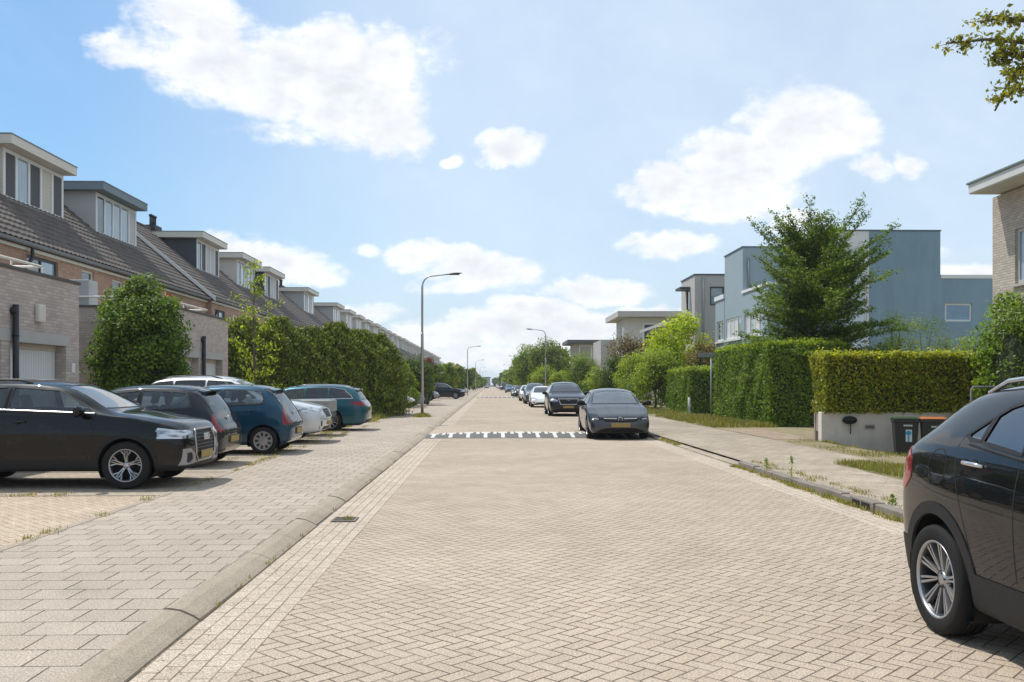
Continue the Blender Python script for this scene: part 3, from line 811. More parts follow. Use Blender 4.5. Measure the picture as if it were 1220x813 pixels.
C5['screen'] = sym([(.68, 1.14), (.53, 1.53)]); C5['back'] = sym([(.60, 1.16), (.50, 1.46)])
C5['marks'] = [('tail', 'side', [(-2.3, .86), (-1.76, .86), (-1.67, .94), (-1.68, 1.06), (-1.78, 1.13), (-2.3, 1.13)], -1), ('tail', 'front', [(.52, .92), (.98, .90), (.98, 1.13), (.6, 1.12)], -1),
               ('head', 'front', [(.45, .75), (.95, .75), (.95, .92), (.5, .90)], 1)]
C5['lines'] = [[(.74, 1.1), (.78, .7), (.74, .48)], [(-.42, 1.16), (-.43, .90), (-.41, .50)],
               [(-.86, 1.37), (-.96, 1.30), (-1.07, 1.25), (-1.10, 1.18), (-1.06, 1.02), (-.99, .86), (-.90, .66), (-.84, .50)]]
C5['lines'] += [[(-1.29 + .115 * math.cos(t), 1.045 + .105 * math.sin(t)) for t in [2 * math.pi * i / 22 for i in range(23)]]]
C5['chrome'] = [[(-.98, 1.198), (-.45, 1.150), (.70, 1.085)]]; C5['trimmat'] = PLASTIC; C5['lw'] = .008
C5['handles'] = [(-.86, 1.085), (.10, 1.02)]; C5['handlemat'] = pbr('satin_silver', (.60, .60, .61), .22, .85, var=.04); C5['mirror'] = (.60, 1.11)
C5['rails'] = (-.0, -1.25); C5['railmat'] = C5['handlemat']; C5['seatx'] = -.3; C5['plates'] = [(-1, .80)]; C5['spoiler'] = (-1.20, -1.42, .48, 1.53)
C5['see'] = True; C5['tlim'] = 1.90

# hatchback facing the camera
H5 = dict(L=4.06, W=1.765, H=1.435, zb=.18, r=.31, xf=1.22, xrw=-1.32, h0=.70, h1=.95, xc=.88, xh=.08, xr=-1.30, xt=-1.80, zt=1.02, zc=.92, b0=.93, b1=.99,
          nose=.80, bulge=.10, tw=.205, wheel='plain', rimr=.215, tr=.69, shoulder=.6, waist=.35, rail=.6)
w_ = sidewins(H5, .70, .10, -.38, -1.1, -1.15, -1.42); H5.update(fwin=w_[0], rwin=w_[1], qwin=w_[2] if len(w_) > 2 else None)
H5['screen'] = sym([(.69, 1.0), (.66, 1.06), (.55, 1.35)]); H5['back'] = sym([(.58, 1.02), (.50, 1.32)])
H5['marks'] = [('headd', 'front', [(.46, .575), (.58, .55), (.98, .60), (.98, .70), (.86, .695), (.60, .645), (.46, .61)], 1), ('headd', 'side', [(1.55, .70), (2.2, .60), (2.2, .69), (1.6, .73)], 1),
               ('grille', 'front', sym([(.38, .50), (.50, .56), (.52, .605), (.30, .60)]), 1), ('lower', 'front', sym([(.66, .215), (.62, .27), (.40, .335)]), 1),
               ('blackp', 'front', [(.70, .36), (.80, .32), (.82, .46), (.76, .50)], 1),
               ('tail', 'front', [(.5, .76), (.98, .76), (.98, .90), (.52, .88)], -1)]
H5['lines'] = [[(.72, .93), (.76, .6), (.70, .27)], [(-.40, .97), (-.42, .26)], [(-1.16, .97), (-1.1, .75), (-.95, .55), (-.9, .27)]]
H5['tlines'] = [[(1.86, .58), (1.4, .66), (.92, .70)], [(1.86, -.58), (1.4, -.66), (.92, -.70)], [(1.80, .22), (.95, .34)], [(1.80, -.22), (.95, -.34)]]; H5['flines'] = [[(.45, .625), (0, .64), (-.45, .625)]]
H5['fchrome'] = [[(.46, .598), (.10, .590)], [(-.46, .598), (-.10, .590)], [(.60, .575), (.74, .59)], [(-.60, .575), (-.74, .59)]]; H5['n1'] = .05; H5['n2'] = .20
H5['bars'] = [[(.40, .535), (-.40, .535)], [(.44, .56), (-.44, .56)]]; H5['mirror'] = (.58, .96); H5['mirrormat'] = PLASTIC; H5['plates'] = [(1, .42), (-1, .6)]
H5['handles'] = [(-.2, .86), (-1.0, .88)]; H5['fogs'] = []; H5['seatx'] = -.35

def front_suv(L, W, H, seed=0, **kw):
    s = H / 1.68
    p = dict(L=L, W=W, H=H, zb=.22, r=.35, xf=L * .30, xrw=-L * .285, h0=.95 * s, h1=1.12 * s, xc=L * .215, xh=L * .04, xr=-L * .375, xt=-L * .455, zt=1.18 * s, zc=1.02 * s, b0=1.07 * s, b1=1.13 * s,
             nose=.82, bulge=.06, tw=.225, wheel='plain', rimr=.235, tr=.68)
    p.update({k: v for k, v in kw.items() if k in ('xh', 'xr', 'xt', 'zt', 'zc', 'zr', 'nose', 'r', 'h0', 'h1', 'b0', 'b1', 'xc', 'bulge', 'tail')})
    w1 = sidewins(p, p['xc'] - .18, p['xh'], -.1 * L, -.29 * L, p['xr'] + .15, min(p['xt'] + .15, p['xr'] + .0)); p.update(fwin=w1[0], rwin=w1[1], qwin=w1[2] if len(w1) > 2 else None)
    p['screen'] = sym([(W * .375, p['h1'] + .07), (W * .30, H - .10)]); p['back'] = sym([(W * .33, p['zt'] + .02), (W * .285, H - .13)])
    h = p['h0']
    p['marks'] = [('head', 'front', [(.50, h - .25), (1.0, h - .22), (1.0, h - .10), (.52, h - .13)], 1), ('grille', 'front', sym([(.36, h - .36), (.46, h - .12)]), 1),
                  ('lower', 'front', sym([(.66, .26), (.6, .40)]), 1), ('tail', 'front', [(.5, p['zc'] - .16), (1.0, p['zc'] - .18), (1.0, p['zc'] - .04), (.52, p['zc'] - .04)], -1)]
    p['lines'] = [[(p['xc'] - .15, p['b0']), (p['xc'] - .1, .6), (p['xc'] - .15, .35)], [(-.11 * L, p['b0']), (-.115 * L, .32)]]
    p['fchrome'] = [[(.38, h - .37), (.48, h - .11), (-.48, h - .11), (-.38, h - .37), (.38, h - .37)]]
    p['bars'] = [[(y, h - .35), (y * 1.1, h - .14)] for y in (-.34, -.26, -.18, -.10, .10, .18, .26, .34)]
    p['mirror'] = (p['xc'] - .34, p['b0'] + .0); p['plates'] = [(1, .46), (-1, .7)]; p['see'] = False
    p.update({k: v for k, v in kw.items() if k not in ()})
    return p
# ================================================================== SKY, SUN, CAMERA
SUNV = Vector((-.43, .32, 1.0)).normalized()
SUN_EL = math.asin(SUNV.z); SUN_AZ = math.atan2(SUNV.x, SUNV.y)
def build_world():
    w = bpy.data.worlds.new('World'); SC.world = w; w.use_nodes = True
    k = K(w.node_tree); bg = w.node_tree.nodes['Background']
    sk = k.node('ShaderNodeTexSky', sky_type='NISHITA', sun_disc=False)
    sk.sun_elevation = SUN_EL; sk.sun_rotation = SUN_AZ; sk.air_density = 1.0; sk.dust_density = 1.6; sk.ozone_density = 1.2; sk.altitude = 0
    d = k.xyz(k.coord('Generated'))
    az = k.m('ARCTAN2', d[0], d[1]); el = k.m('ARCSINE', d[2])
    # domain warp gives the edges their cauliflower outline
    p0 = k.cmb(az, el * 1.25, 0.0)
    n1 = k.noise(p0, 7.0, 6, .58); n2 = k.noise(k.cmb(az + 3.7, el * 1.25, 1.3), 7.0, 6, .58)
    n3 = k.noise(k.cmb(az, el * 1.6, 4.0), 22.0, 5, .6)
    wa = az + (n1 - .5) * .10; we = el + (n2 - .5) * .075
    blobs = [  # px, py, half width, half height, strength
        (235, 28, 75, 38, 1.1), (250, 75, 110, 42, 1.1), (330, 100, 115, 50, 1.2), (425, 110, 82, 58, 1.3), (470, 145, 40, 40, 1.0), (160, 72, 48, 20, .9), (400, 62, 45, 30, 1.0), (455, 95, 50, 50, 1.1), (330, 160, 55, 15, .6), 
        (600, 179, 44, 19, 1.2), (538, 184, 14, 9, .9), (505, 70, 30, 25, .35),
        (955, 150, 92, 48, 1.4), (890, 190, 88, 42, 1.3), (800, 222, 66, 32, 1.2), (1010, 158, 48, 36, 1.1), (875, 235, 90, 24, 1.0), (1085, 196, 24, 15, .9), (1035, 205, 30, 15, .7), (745, 225, 22, 16, .6),
        (790, 291, 70, 22, 1.2), (500, 308, 46, 20, 1.0), (575, 322, 72, 30, 1.2), (545, 345, 50, 12, .7), (712, 342, 66, 15, 1.1), (430, 302, 20, 9, .7),
        (310, 318, 90, 26, 1.3), (365, 330, 50, 12, .9), (650, 372, 70, 22, 1.1), (620, 398, 130, 28, 1.2), (690, 385, 80, 26, 1.1), (545, 405, 90, 20, .8), (780, 370, 60, 14, .8), (440, 372, 50, 12, .7), (590, 430, 260, 18, .8),
        (1180, 315, 60, 12, .9), (1100, 300, 40, 10, .5), (960, 262, 30, 9, .4)]
    dens = None
    for (px, py, rx, ry, st) in blobs:
        u = (px - HX) / F; a0 = math.atan(u); e0 = math.atan((HY - py) / F * math.cos(a0))
        ra = rx / F * math.cos(a0) ** 2; re = ry / F * math.cos(a0)
        q = k.m('SUBTRACT', wa, a0) * (1 / ra); r_ = k.m('SUBTRACT', we, e0) * (1 / re)
        v = (1.0 - (q * q + r_ * r_)) * st
        dens = v if dens is None else k.mx(dens, v)
    # the rest of the sky, away from the street, has clouds of its own
    other = k.smooth(k.noise(k.cmb(az, el * 2.2, 9.0), 2.4, 6, .55), .50, .75, -1.0, 1.2)
    away = k.smooth(k.m('ABSOLUTE', az), .62, .8, 0.0, 1.0)
    high = k.smooth(el, .46, .6, 0.0, 1.0)
    aw = k.mx(away, high)
    dens = k.mx(k.mx(dens, -1.5), other * aw - (1.0 - aw) * 2.0)
    n4 = k.noise(k.cmb(az, el * 1.5, 7.0), 55.0, 4, .6)
    dens = dens + (n1 - .5) * 1.9 + (n3 - .5) * 1.9 + (n4 - .5) * .8
    alpha = k.smooth(dens, -.35, .85, 0.0, 1.0) * .95
    wisp = k.smooth(k.noise(k.cmb(az * 1.0, el * 2.0 + az * .8, 2.0), 3.0, 7, .62), .50, .85, 0.0, .42) * k.smooth(el, .0, .2, .3, 1.0)
    # thin high cloud whitens the sky, least in the upper left of the street's view
    thin = k.smooth(az, -.50, -.02, .06, .66); thin = k.mx(thin, k.smooth(az, -.6, -.8, 0.0, .42)) 
    veil = k.mx(thin * (.75 + n1 * .5) + wisp * .5, k.smooth(el, .26, -.02, 0.0, .80))
    skyc = k.scale(sk.outputs[0], .118)
    skyc = k.mix(1.0, skyc, (.53, .82, 1.0, 1), 'MULTIPLY')
    nu = k.noise(k.cmb(az - .012, el * 1.25 + .020, 0.0), 7.0, 6, .58); nv = k.noise(k.cmb(az - .005, el * 1.6 + .009, 4.0), 22.0, 5, .6)
    emb = k.smooth((n1 - nu) * 2.2 + (n3 - nv) * .9, -.22, .22, -1.0, 1.0)
    lit = k.smooth(dens, .1, 1.5, 1.0, .90) * (1.0 + emb * .075)
    cloud = k.scale(k.mix(k.smooth(dens, .2, 1.5, 0.0, .6), (.93, .93, .94, 1), (.76, .80, .86, 1)), lit * 1.0)
    c = k.mix(veil, skyc, (.71, .81, .91, 1))
    c = k.mix(alpha, c, cloud)
    below = k.smooth(el, -.02, -.005, 1.0, 0.0)
    c = k.mix(below, c, (.30, .30, .28, 1))
    k.put(bg.inputs[0], c); bg.inputs[1].default_value = 1.0
    # Background strength stays 0.12 of the physical sky: see skyc
    w.cycles.sampling_method = 'MANUAL'; w.cycles.sample_map_resolution = 512
build_world()
sl = bpy.data.lights.new('sun', 'SUN'); sl.energy = 3.3; sl.angle = R(.55); sl.color = (1.0, .955, .89)
so = bpy.data.objects.new('sun', sl); COL.objects.link(so); so.rotation_euler = SUNV.to_track_quat('Z', 'Y').to_euler()
cam = bpy.data.cameras.new('camera'); camo = bpy.data.objects.new('camera', cam); COL.objects.link(camo); SC.camera = camo
cam.sensor_width = 36; yaw = math.atan(26 / F); fpx = F
cam.lens = F / 1220 * 36; cam.shift_y = (HY - 406.5) / 1220; cam.clip_end = 6000; cam.clip_start = .05
camo.location = (0, 0, CAMZ); camo.rotation_euler = (R(90), 0, -yaw)
SC.view_settings.view_transform = 'Standard'; SC.view_settings.look = 'None'; SC.view_settings.exposure = 0.27; SC.view_settings.gamma = 1.0
SC.render.resolution_x, SC.render.resolution_y = 1024, 682
SC.cycles.max_bounces = 8; SC.cycles.diffuse_bounces = 5; SC.cycles.transparent_max_bounces = 16; SC.cycles.use_adaptive_sampling = True
try: SC.cycles.use_denoising = True
except Exception: pass

# ================================================================== GROUND
def bond(k, x, y, w, l, off=.5):
    """running bond: rows of height w along x, blocks of length l"""
    row = k.fl(y * (1 / w)); sx = x * (1 / l) + k.mod(row, 2.0) * off
    fx = k.fr(sx); fy = k.fr(y * (1 / w))
    e = k.mn(k.mn(fx, 1.0 - fx) * l, k.mn(fy, 1.0 - fy) * w)
    return e, k.cmb(k.fl(sx), row, .5), fx, fy
def herring(k, x, y, w):
    """45 degree herringbone of blocks w by 2w"""
    c = math.sqrt(.5) / w
    u = (x + y) * c; v = (y - x) * c
    i, j = k.fl(u), k.fl(v); m = k.mod(i - j, 4.0); fu, fv = k.fr(u), k.fr(v)
    is1 = k.m('COMPARE', m, 1.0, .1); is2 = k.m('COMPARE', m, 2.0, .1); is3 = k.m('COMPARE', m, 3.0, .1)
    vert = is2 + is3
    lg = fu * (1.0 - vert) + fv * vert + is1 + is2
    sh = fv * (1.0 - vert) + fu * vert
    e = k.mn(k.mn(lg, 2.0 - lg), k.mn(sh, 1.0 - sh)) * w
    return e, k.cmb(i - is1, j - is2, vert)
def paving(name, kind, w, l, c0, c1, cj, jw=.004, rough=.85, spread=1.0, weed=0.0, swap=False, off=.5, bump_d=.0045, stain=.2):
    m, k, b = newmat(name)
    P = k.xyz(k.pos()); x, y = (P[1], P[0]) if swap else (P[0], P[1])
    # the blocks are never laid quite true
    wob = k.noise(k.pos(), 1.3, 2); x = x + (wob - .5) * .018; y = y + (k.noise(k.pos(), 1.1, 2) - .5) * .018
    if kind == 'herring': e, cid = herring(k, y, x, w)
    else: e, cid, _, _ = bond(k, x, y, w, l, off)
    e = e + (k.noise(k.pos(), 60, 2) - .5) * .003
    rnd = k.white(cid); j = k.smooth(e, jw * .35, jw * 1.3, 1.0, 0.0)
    big = k.noise(k.pos(), .23, 5, .6); mid = k.noise(k.pos(), 1.7, 5, .65); fine = k.noise(k.pos(), 75, 3, .75); fine2 = k.noise(k.pos(), 210, 2, .6)
    base = k.mix(rnd * spread, (*c0, 1), (*c1, 1))
    sp = k.smooth(fine, .36, .64, .70, 1.26) * k.smooth(fine2, .32, .68, .66, 1.34)
    br = sp * (1.0 + (big - .5) * stain * 2.4) * (1.0 + (mid - .5) * stain * 1.6)
    # soot and oil: soft dark patches and a few small drips
    oil = k.smooth(k.noise(k.pos(), .55, 6, .72), .60, .74, 0.0, .20); drip = k.smooth(k.noise(k.pos(), 6.0, 2, .4), .74, .80, 0.0, .35)
    base = k.scale(base, br * (1.0 - k.mx(oil, drip)))
    jc = k.mix(k.smooth(k.noise(k.pos(), 3.0, 4), .5, .62, 0.0, weed), (*cj, 1), (.10, .10, .03, 1))
    # sand has filled the joints here and there
    fill = k.smooth(k.noise(k.pos(), 2.6, 4, .6), .42, .66, 1.0, .55)
    k.put(b.inputs['Base Color'], k.mix(j * fill, base, jc))
    b.inputs['Roughness'].default_value = rough; b.inputs['Specular IOR Level'].default_value = .25
    h = k.smooth(e, 0.0, .008, 0.0, 1.0) + rnd * .25 + fine * .22 + fine2 * .1
    bump(k, b, h, .75, bump_d)
    return m
ROAD = paving('road_bricks', 'herring', .100, 0, (.418, .335, .252), (.458, .372, .284), (.105, .075, .050), jw=.0062, bump_d=.007, stain=.26)
GUTTER = paving('gutter_bricks', 'bond', .105, .215, (.44, .36, .275), (.50, .42, .33), (.14, .10, .065), swap=True, jw=.005)
SLAB = paving('pavement_slabs', 'bond', .30, .305, (.375, .31, .245), (.425, .355, .285), (.075, .055, .038), jw=.006, bump_d=.01, spread=1.0, stain=.2)
BAY = paving('parking_bricks', 'herring', .100, 0, (.42, .325, .235), (.49, .395, .29), (.15, .11, .07), jw=.005, weed=.3)
BAY2 = paving('parking_bricks_grey', 'herring', .100, 0, (.36, .30, .23), (.45, .37, .285), (.12, .09, .06), jw=.005, weed=.4)
DRIVE = paving('driveway_bricks', 'bond', .10, .20, (.30, .21, .15), (.40, .30, .22), (.12, .10, .05), jw=.006, weed=.5)
SLAB2 = paving('pavement_slabs_worn', 'bond', .30, .305, (.325, .262, .195), (.39, .325, .25), (.10, .078, .05), jw=.006, weed=.5, stain=.34)
def stone(name, c):
    m, k, b = newmat(name); P = k.pos()
    f1 = k.smooth(k.noise(P, 85, 3, .75), .3, .7); f2 = k.noise(P, 1.4, 6, .72)
    k.put(b.inputs['Base Color'], k.scale(k.mix(0, (*c, 1), (*c, 1)), (.72 + f1 * .56) * (.62 + f2 * .76)))
    b.inputs['Roughness'].default_value = .88; bump(k, b, f1, .5, .004); return m
KERB = stone('kerb_concrete', (.36, .295, .22)); KERBD = stone('kerb_dark', (.22, .185, .15))
def soil(name, c0, c1, c2, s=2.2):
    m, k, b = newmat(name); P = k.pos(); n = k.noise(P, s, 6, .7); f = k.noise(P, 45, 4, .7)
    c = k.mix(k.smooth(n, .40, .52), (*c0, 1), (*c1, 1)); c = k.mix(k.smooth(n, .55, .66), c, (*c2, 1))
    k.put(b.inputs['Base Color'], k.scale(c, .6 + f * .8)); b.inputs['Roughness'].default_value = .95; bump(k, b, f + n, .8, .03); return m
SOIL = soil('verge_soil', (.24, .185, .11), (.20, .19, .075), (.10, .13, .035))
SOILDRY = soil('dry_soil', (.30, .24, .15), (.26, .21, .11), (.17, .17, .06), 1.6)
FIELD = soil('field', (.10, .12, .04), (.13, .13, .05), (.08, .11, .03), .05)

def struct(mb, name, mat, **kw):
    o = mb.build(name, mat, **kw); o['kind'] = 'structure'; return o
def sheet(name, mat, x0, x1, y0, y1, z):
    return struct(MB().quad((x0, y0, z), (x1, y0, z), (x1, y1, z), (x0, y1, z)), name, mat)
sheet('ground', FIELD, -3000, 3000, -800, 3500, -.75)
sheet('road', ROAD, -1.36, 4.20, -40, 520, 0.0)
sheet('road_gutter', GUTTER, -1.90, -1.36, -40, 520, -.003)
sheet('road_gutter', GUTTER, 4.20, 4.66, -40, 520, -.003)
PZ = .08
sheet('pavement', SLAB, -4.30, -2.12, -40, 520, PZ)
# every bay has its own patch of older or newer blocks
edge = MB()
bays = [(-40, 12.1, BAY), (12.2, 15.35, BAY2), (15.45, 18.5, BAY2), (18.6, 21.7, BAY2), (21.8, 25.0, BAY2), (25.1, 27.9, BAY2), (28.0, 32.0, BAY2), (32.1, 520, BAY2)]
for (a, b_, m_) in bays: sheet('parking_bay', m_, -60, -4.40, a, b_, PZ - .002)
for (a, b_, _) in bays[:-1]: edge.box(-9.0, -4.40, b_ + .01, b_ + .09, -.2, PZ + .004)
edge.box(-4.395, -4.305, -40, 520, -.2, PZ + .003)
struct(edge, 'edging_strip', KERB)

def kerbs(name, mat, prof, x, y0, y1, step, gap=.006, jit=.004):
    mb = MB(); y = y0; r_ = random.Random(5)
    while y < y1:
        dx, dz = r_.uniform(-jit, jit), r_.uniform(-jit, jit)
        mb.prism([(x + a + dx, b + dz) for a, b in prof], y, y + step - gap, 'y'); y += step
    return struct(mb, name, mat)
kerbs('kerb', KERB, [(0, -.2), (0, .012), (-.035, .035), (-.12, .073), (-.20, .085), (-.225, .083), (-.225, -.2)], -1.895, -3, 150, 1.0, gap=.012, jit=.006)
struct(MB().prism([(-1.895, -.2), (-1.895, .012), (-2.01, .073), (-2.12, .083), (-2.12, -.2)], 150, 520, 'y'), 'kerb', KERB)
# the right-hand kerb drops where the ramp of the crossing path meets the road
kerbs('kerb', KERBD, [(0, -.2), (0, .085), (.02, .098), (.12, .10), (.12, -.2)], 4.665, 3.0, 17.0, 1.0, gap=.016, jit=.009)
kerbs('kerb', KERB, [(0, -.2), (0, .020), (.04, .035), (.14, .05), (.14, -.2)], 4.665, 17.0, 26.0, .5, gap=.008)
kerbs('kerb', KERBD, [(0, -.2), (0, .085), (.02, .098), (.12, .10), (.12, -.2)], 4.665, 26.0, 100.0, 1.0, gap=.016, jit=.009)
struct(MB().prism([(4.665, -.2), (4.665, .09), (4.785, .10), (4.785, -.2)], 100, 520, 'y'), 'kerb', KERBD)

def sm(x, a, b):
    t = np.clip((x - a) / (b - a), 0, 1); return t * t * (3 - 2 * t)
def gz(x, y):
    """height of the ground right of the road"""
    x = np.asarray(x, float); y = np.asarray(y, float)
    dip = sm(x, 8.3, 10.0) * sm(y, 9.0, 14.0) * (1 - sm(y, 23.8, 26.5))
    near = sm(x, 7.0, 9.5) * (1 - sm(y, 9.0, 14.0)) * .32
    return .088 - .40 * dip - near
def terrain(name, mat, xs, ys, lift=0.0, wav=0.0):
    X, Y = np.meshgrid(xs, ys); Z = gz(X, Y) + lift
    if wav: Z = Z + wav * (np.sin(X * 3.1 + Y * 1.7) * np.sin(Y * 2.3 - X) * .5 + .5)
    v = np.stack([X.ravel(), Y.ravel(), Z.ravel()], 1); n, m_ = len(xs), len(ys)
    i = np.arange(n - 1)[None, :] + np.arange(m_ - 1)[:, None] * n; i = i.ravel()
    o = fast_mesh(name, v, np.stack([i, i + 1, i + 1 + n, i + n], 1), mat, smooth=True); o['kind'] = 'structure'; return o
terrain('pavement', SLAB2, np.array([4.80, 5.5, 6.32]), np.concatenate([np.arange(-5, 40, 1.0), [60, 120, 520]]))
terrain('pavement', SLAB2, np.arange(6.32, 7.45, .28), np.arange(16.6, 46.1, .5), lift=.0005)
terrain('ground_verge', SOIL, np.concatenate([np.arange(6.3, 16, .35), [20, 40, 80, 200]]), np.concatenate([[-5], np.arange(5, 16.7, .4)]), lift=-.004, wav=.02)
terrain('ground_verge', SOILDRY, np.concatenate([np.arange(7.44, 16, .3), [20, 40, 80, 200]]), np.concatenate([np.arange(16.6, 31, .4), [31]]), lift=-.004, wav=.012)
terrain('ground_verge', SOIL, np.concatenate([np.arange(7.44, 16, .6), [20, 40, 80, 200]]), np.concatenate([np.arange(31, 46.2, .8)]), lift=-.004, wav=.02)
terrain('ground_verge', SOIL, np.concatenate([np.arange(6.3, 16, .8), [20, 40, 80, 200]]), np.array([46.1, 60, 90, 200, 520]), lift=-.004)
terrain('path', SLAB2, np.array([7.45, 8.4, 9.4]), np.array([41.5, 43.6]), lift=.002)
terrain('driveway', DRIVE, np.arange(7.5, 8.75, .3), np.arange(23.9, 29.6, .4), lift=.008)
sheet('distant_ground', FIELD, -60, 60, 520, 900, .02)
# ================================================================== STREET FURNITURE
ASPHALT = pbr('ramp_asphalt', (.12, .113, .105), .85, var=.25, vs=3, bmp=.004, bs=120)
WHITE = pbr('road_paint', (.60, .575, .52), .7, var=.16, vs=6)
GALV = pbr('galvanised_steel', (.42, .44, .46), .42, .75, var=.10, vs=3)
def speed_bump(Y, label, half=None):
    root = empty('speed_bump', (0, Y, 0), label=label, cat='speed bump', group='raised speed bumps across the road')
    H, L1, L2 = .10, 1.45, 5.4
    xs = [-1.88, -1.6, -1.2, -.6, 0, .7, 1.4, 2.1, 2.8, 3.5, 4.2, 4.60]
    hz = [.03, .05, .075, .092, .10, .105, .105, .10, .095, .085, .06, .04]
    def strip(y0, a0, y1, a1, lift=.006):
        mb = MB(); v = []; f = []
        n = 6
        for i, x in enumerate(xs):
            for j in range(n + 1):
                t = j / n; v.append((x, lerp(y0, y1, t), hz[i] * lerp(a0, a1, t * t * (3 - 2 * t)) + lift))
        for i in range(len(xs) - 1):
            for j in range(n): f.append((i * (n + 1) + j, (i + 1) * (n + 1) + j, (i + 1) * (n + 1) + j + 1, i * (n + 1) + j + 1))
        return mb.add(v, f, 0, True)
    strip(0, 0, L1, 1).build('near_ramp', ASPHALT, root, fix=False)
    strip(L1, 1, L1 + L2, 1).build('plateau', ROAD, root, fix=False)
    strip(L1 + L2, 1, L1 * 2 + L2, 0).build('far_ramp', ASPHALT, root, fix=False)
    def hx(x, y):
        t = min(1, max(0, y / L1)); t = t * t * (3 - 2 * t)
        for i in range(len(xs) - 1):
            if x <= xs[i + 1]: return lerp(hz[i], hz[i + 1], (x - xs[i]) / (xs[i + 1] - xs[i])) * t + .006
        return hz[-1] * t + .006
    mk = MB()
    def patch(x0, x1, y0, y1):
        n = 5
        for i in range(n):
            a, b = lerp(y0, y1, i / n), lerp(y0, y1, (i + 1) / n)
            mk.quad((x0, a, hx(x0, a) + .006), (x1, a, hx(x1, a) + .006), (x1, b, hx(x1, b) + .006), (x0, b, hx(x0, b) + .006))
    x = -1.72
    while x < 4.45:
        patch(x, x + .11, .15, 1.06); patch(x - .08, x + .19, 1.06, 1.42)
        patch(x + .285, x + .385, .90, 1.42); x += .51
    mk.build('marking', WHITE, root, fix=False)
    return root
speed_bump(26.1, 'raised speed bump with white block marks beside the dark grey hatchback')
speed_bump(104.0, 'distant raised speed bump far down the street, a thin dashed line')

def lamp(x, y, z, rz, label, h=6.45, arm=1.1):
    root = empty('street_lamp', (x, y, z), R(rz), label=label, cat='street lamp', group='street lamps along the road')
    MB().tube([(0, 0, -.1), (0, 0, 3.7), (0, 0, 3.72), (0, 0, 3.78)], [.068, .062, .062, .048], 14).build('pole', GALV, root)
    pts = [(0, 0, 3.7), (0, 0, h - .62)] + [(.42 * (1 - math.cos(t)), 0, h - .62 + .50 * math.sin(t)) for t in [R(a) for a in (15, 30, 45, 60, 75, 88)]] + [(arm - .15, 0, h - .06), (arm + .05, 0, h - .04)]
    MB().tube(pts, [.048] * 2 + [.036] * 6 + [.03, .03], 12).build('arm', GALV, root)
    hd = bmesh.new(); bmesh.ops.create_uvsphere(hd, u_segments=20, v_segments=10, radius=1)
    for v in hd.verts:
        c = v.co; c.x *= .36; c.y *= .13 * (1 - .25 * c.x / .36); c.z = c.z * (.055 if c.z > 0 else .022)
    MB().bm(hd, 0, Matrix.Translation((arm + .34, 0, h - .02)) @ Matrix.Rotation(R(-5), 4, 'Y')).build('lamp_head', DARKMETAL, root)
    MB().bbox(arm + .10, arm + .58, -.085, .085, h - .065, h - .035, .01, M=Matrix.Translation((0, 0, 0))).build('lens', GLASS_DARK, root)
    MB().bbox(-.072, .072, -.05, .05, .55, 1.0, .008).build('service_door', GALV, root)
    return root
L0 = lamp(-3.05, 41.0, PZ, 0, 'tall galvanised street lamp nearest on the left pavement, dry grass at its foot')
for (x, y, rz, lb) in [(-2.95, 119, 0, 'second street lamp on the left pavement, beyond the dark SUV'), (-2.95, 186, 0, 'third street lamp on the left side, far down the street'), (-2.95, 262, 0, 'fourth street lamp on the left side, a hairline far away'),
                       (5.0, 82, 180, 'nearest street lamp on the right, rising behind the white car'), (5.0, 160, 180, 'second street lamp on the right, before the tall trees'), (5.0, 232, 180, 'third street lamp on the right, far away'), (5.0, 330, 180, 'last faint street lamp on the right'), (-2.95, 350, 0, 'last faint street lamp on the left')]:
    o = copy_tree(L0); o.location = (x, y, .08); o.rotation_euler = (0, 0, R(rz)); o['label'] = lb

# street name post
sp = empty('street_sign', (9.27, 38.0, .08), R(8), label='grey street name sign on a thin post before the tall hedge', cat='sign')
MB().tube([(0, 0, -.05), (0, 0, 2.66)], .032, 12).build('post', GALV, sp)
SIGNB = pbr('sign_back', (.30, .31, .32), .5, .3)
MB().bbox(-.56, .24, -.012, .012, 2.60, 2.78, .008).build('sign_plate', SIGNB, sp)
MB().bbox(-.04, .04, -.05, .03, 2.63, 2.74, .006).build('clamp', GALV, sp)

# gully grate in the left gutter, inlet in the right kerb
g = empty('drain_grate', (-1.66, 10.45, .004), label='small dark drain grate with grass in the left gutter', cat='drain')
fr = MB().box(-.19, .19, -.22, -.19, 0, .008).box(-.19, .19, .19, .22, 0, .008).box(-.19, -.16, -.19, .19, 0, .008).box(.16, .19, -.19, .19, 0, .008); fr.build('frame', KERBD, g)
sl_ = MB()
for i in range(7): sl_.box(-.16, .16, -.175 + i * .05, -.155 + i * .05, 0, .006)
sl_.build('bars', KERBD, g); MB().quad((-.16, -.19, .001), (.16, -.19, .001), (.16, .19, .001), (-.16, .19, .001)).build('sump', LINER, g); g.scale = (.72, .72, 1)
g = empty('kerb_inlet', (4.655, 11.3, 0), label='dark storm drain opening in the right kerb', cat='drain')
MB().bbox(-.012, .14, -.36, .36, .0, .112, .008).build('casting', KERBD, g)
MB().box(-.02, -.012, -.26, -.02, .02, .085).build('opening', LINER, g); MB().box(-.02, -.012, .04, .26, .02, .085).build('opening', LINER, g)

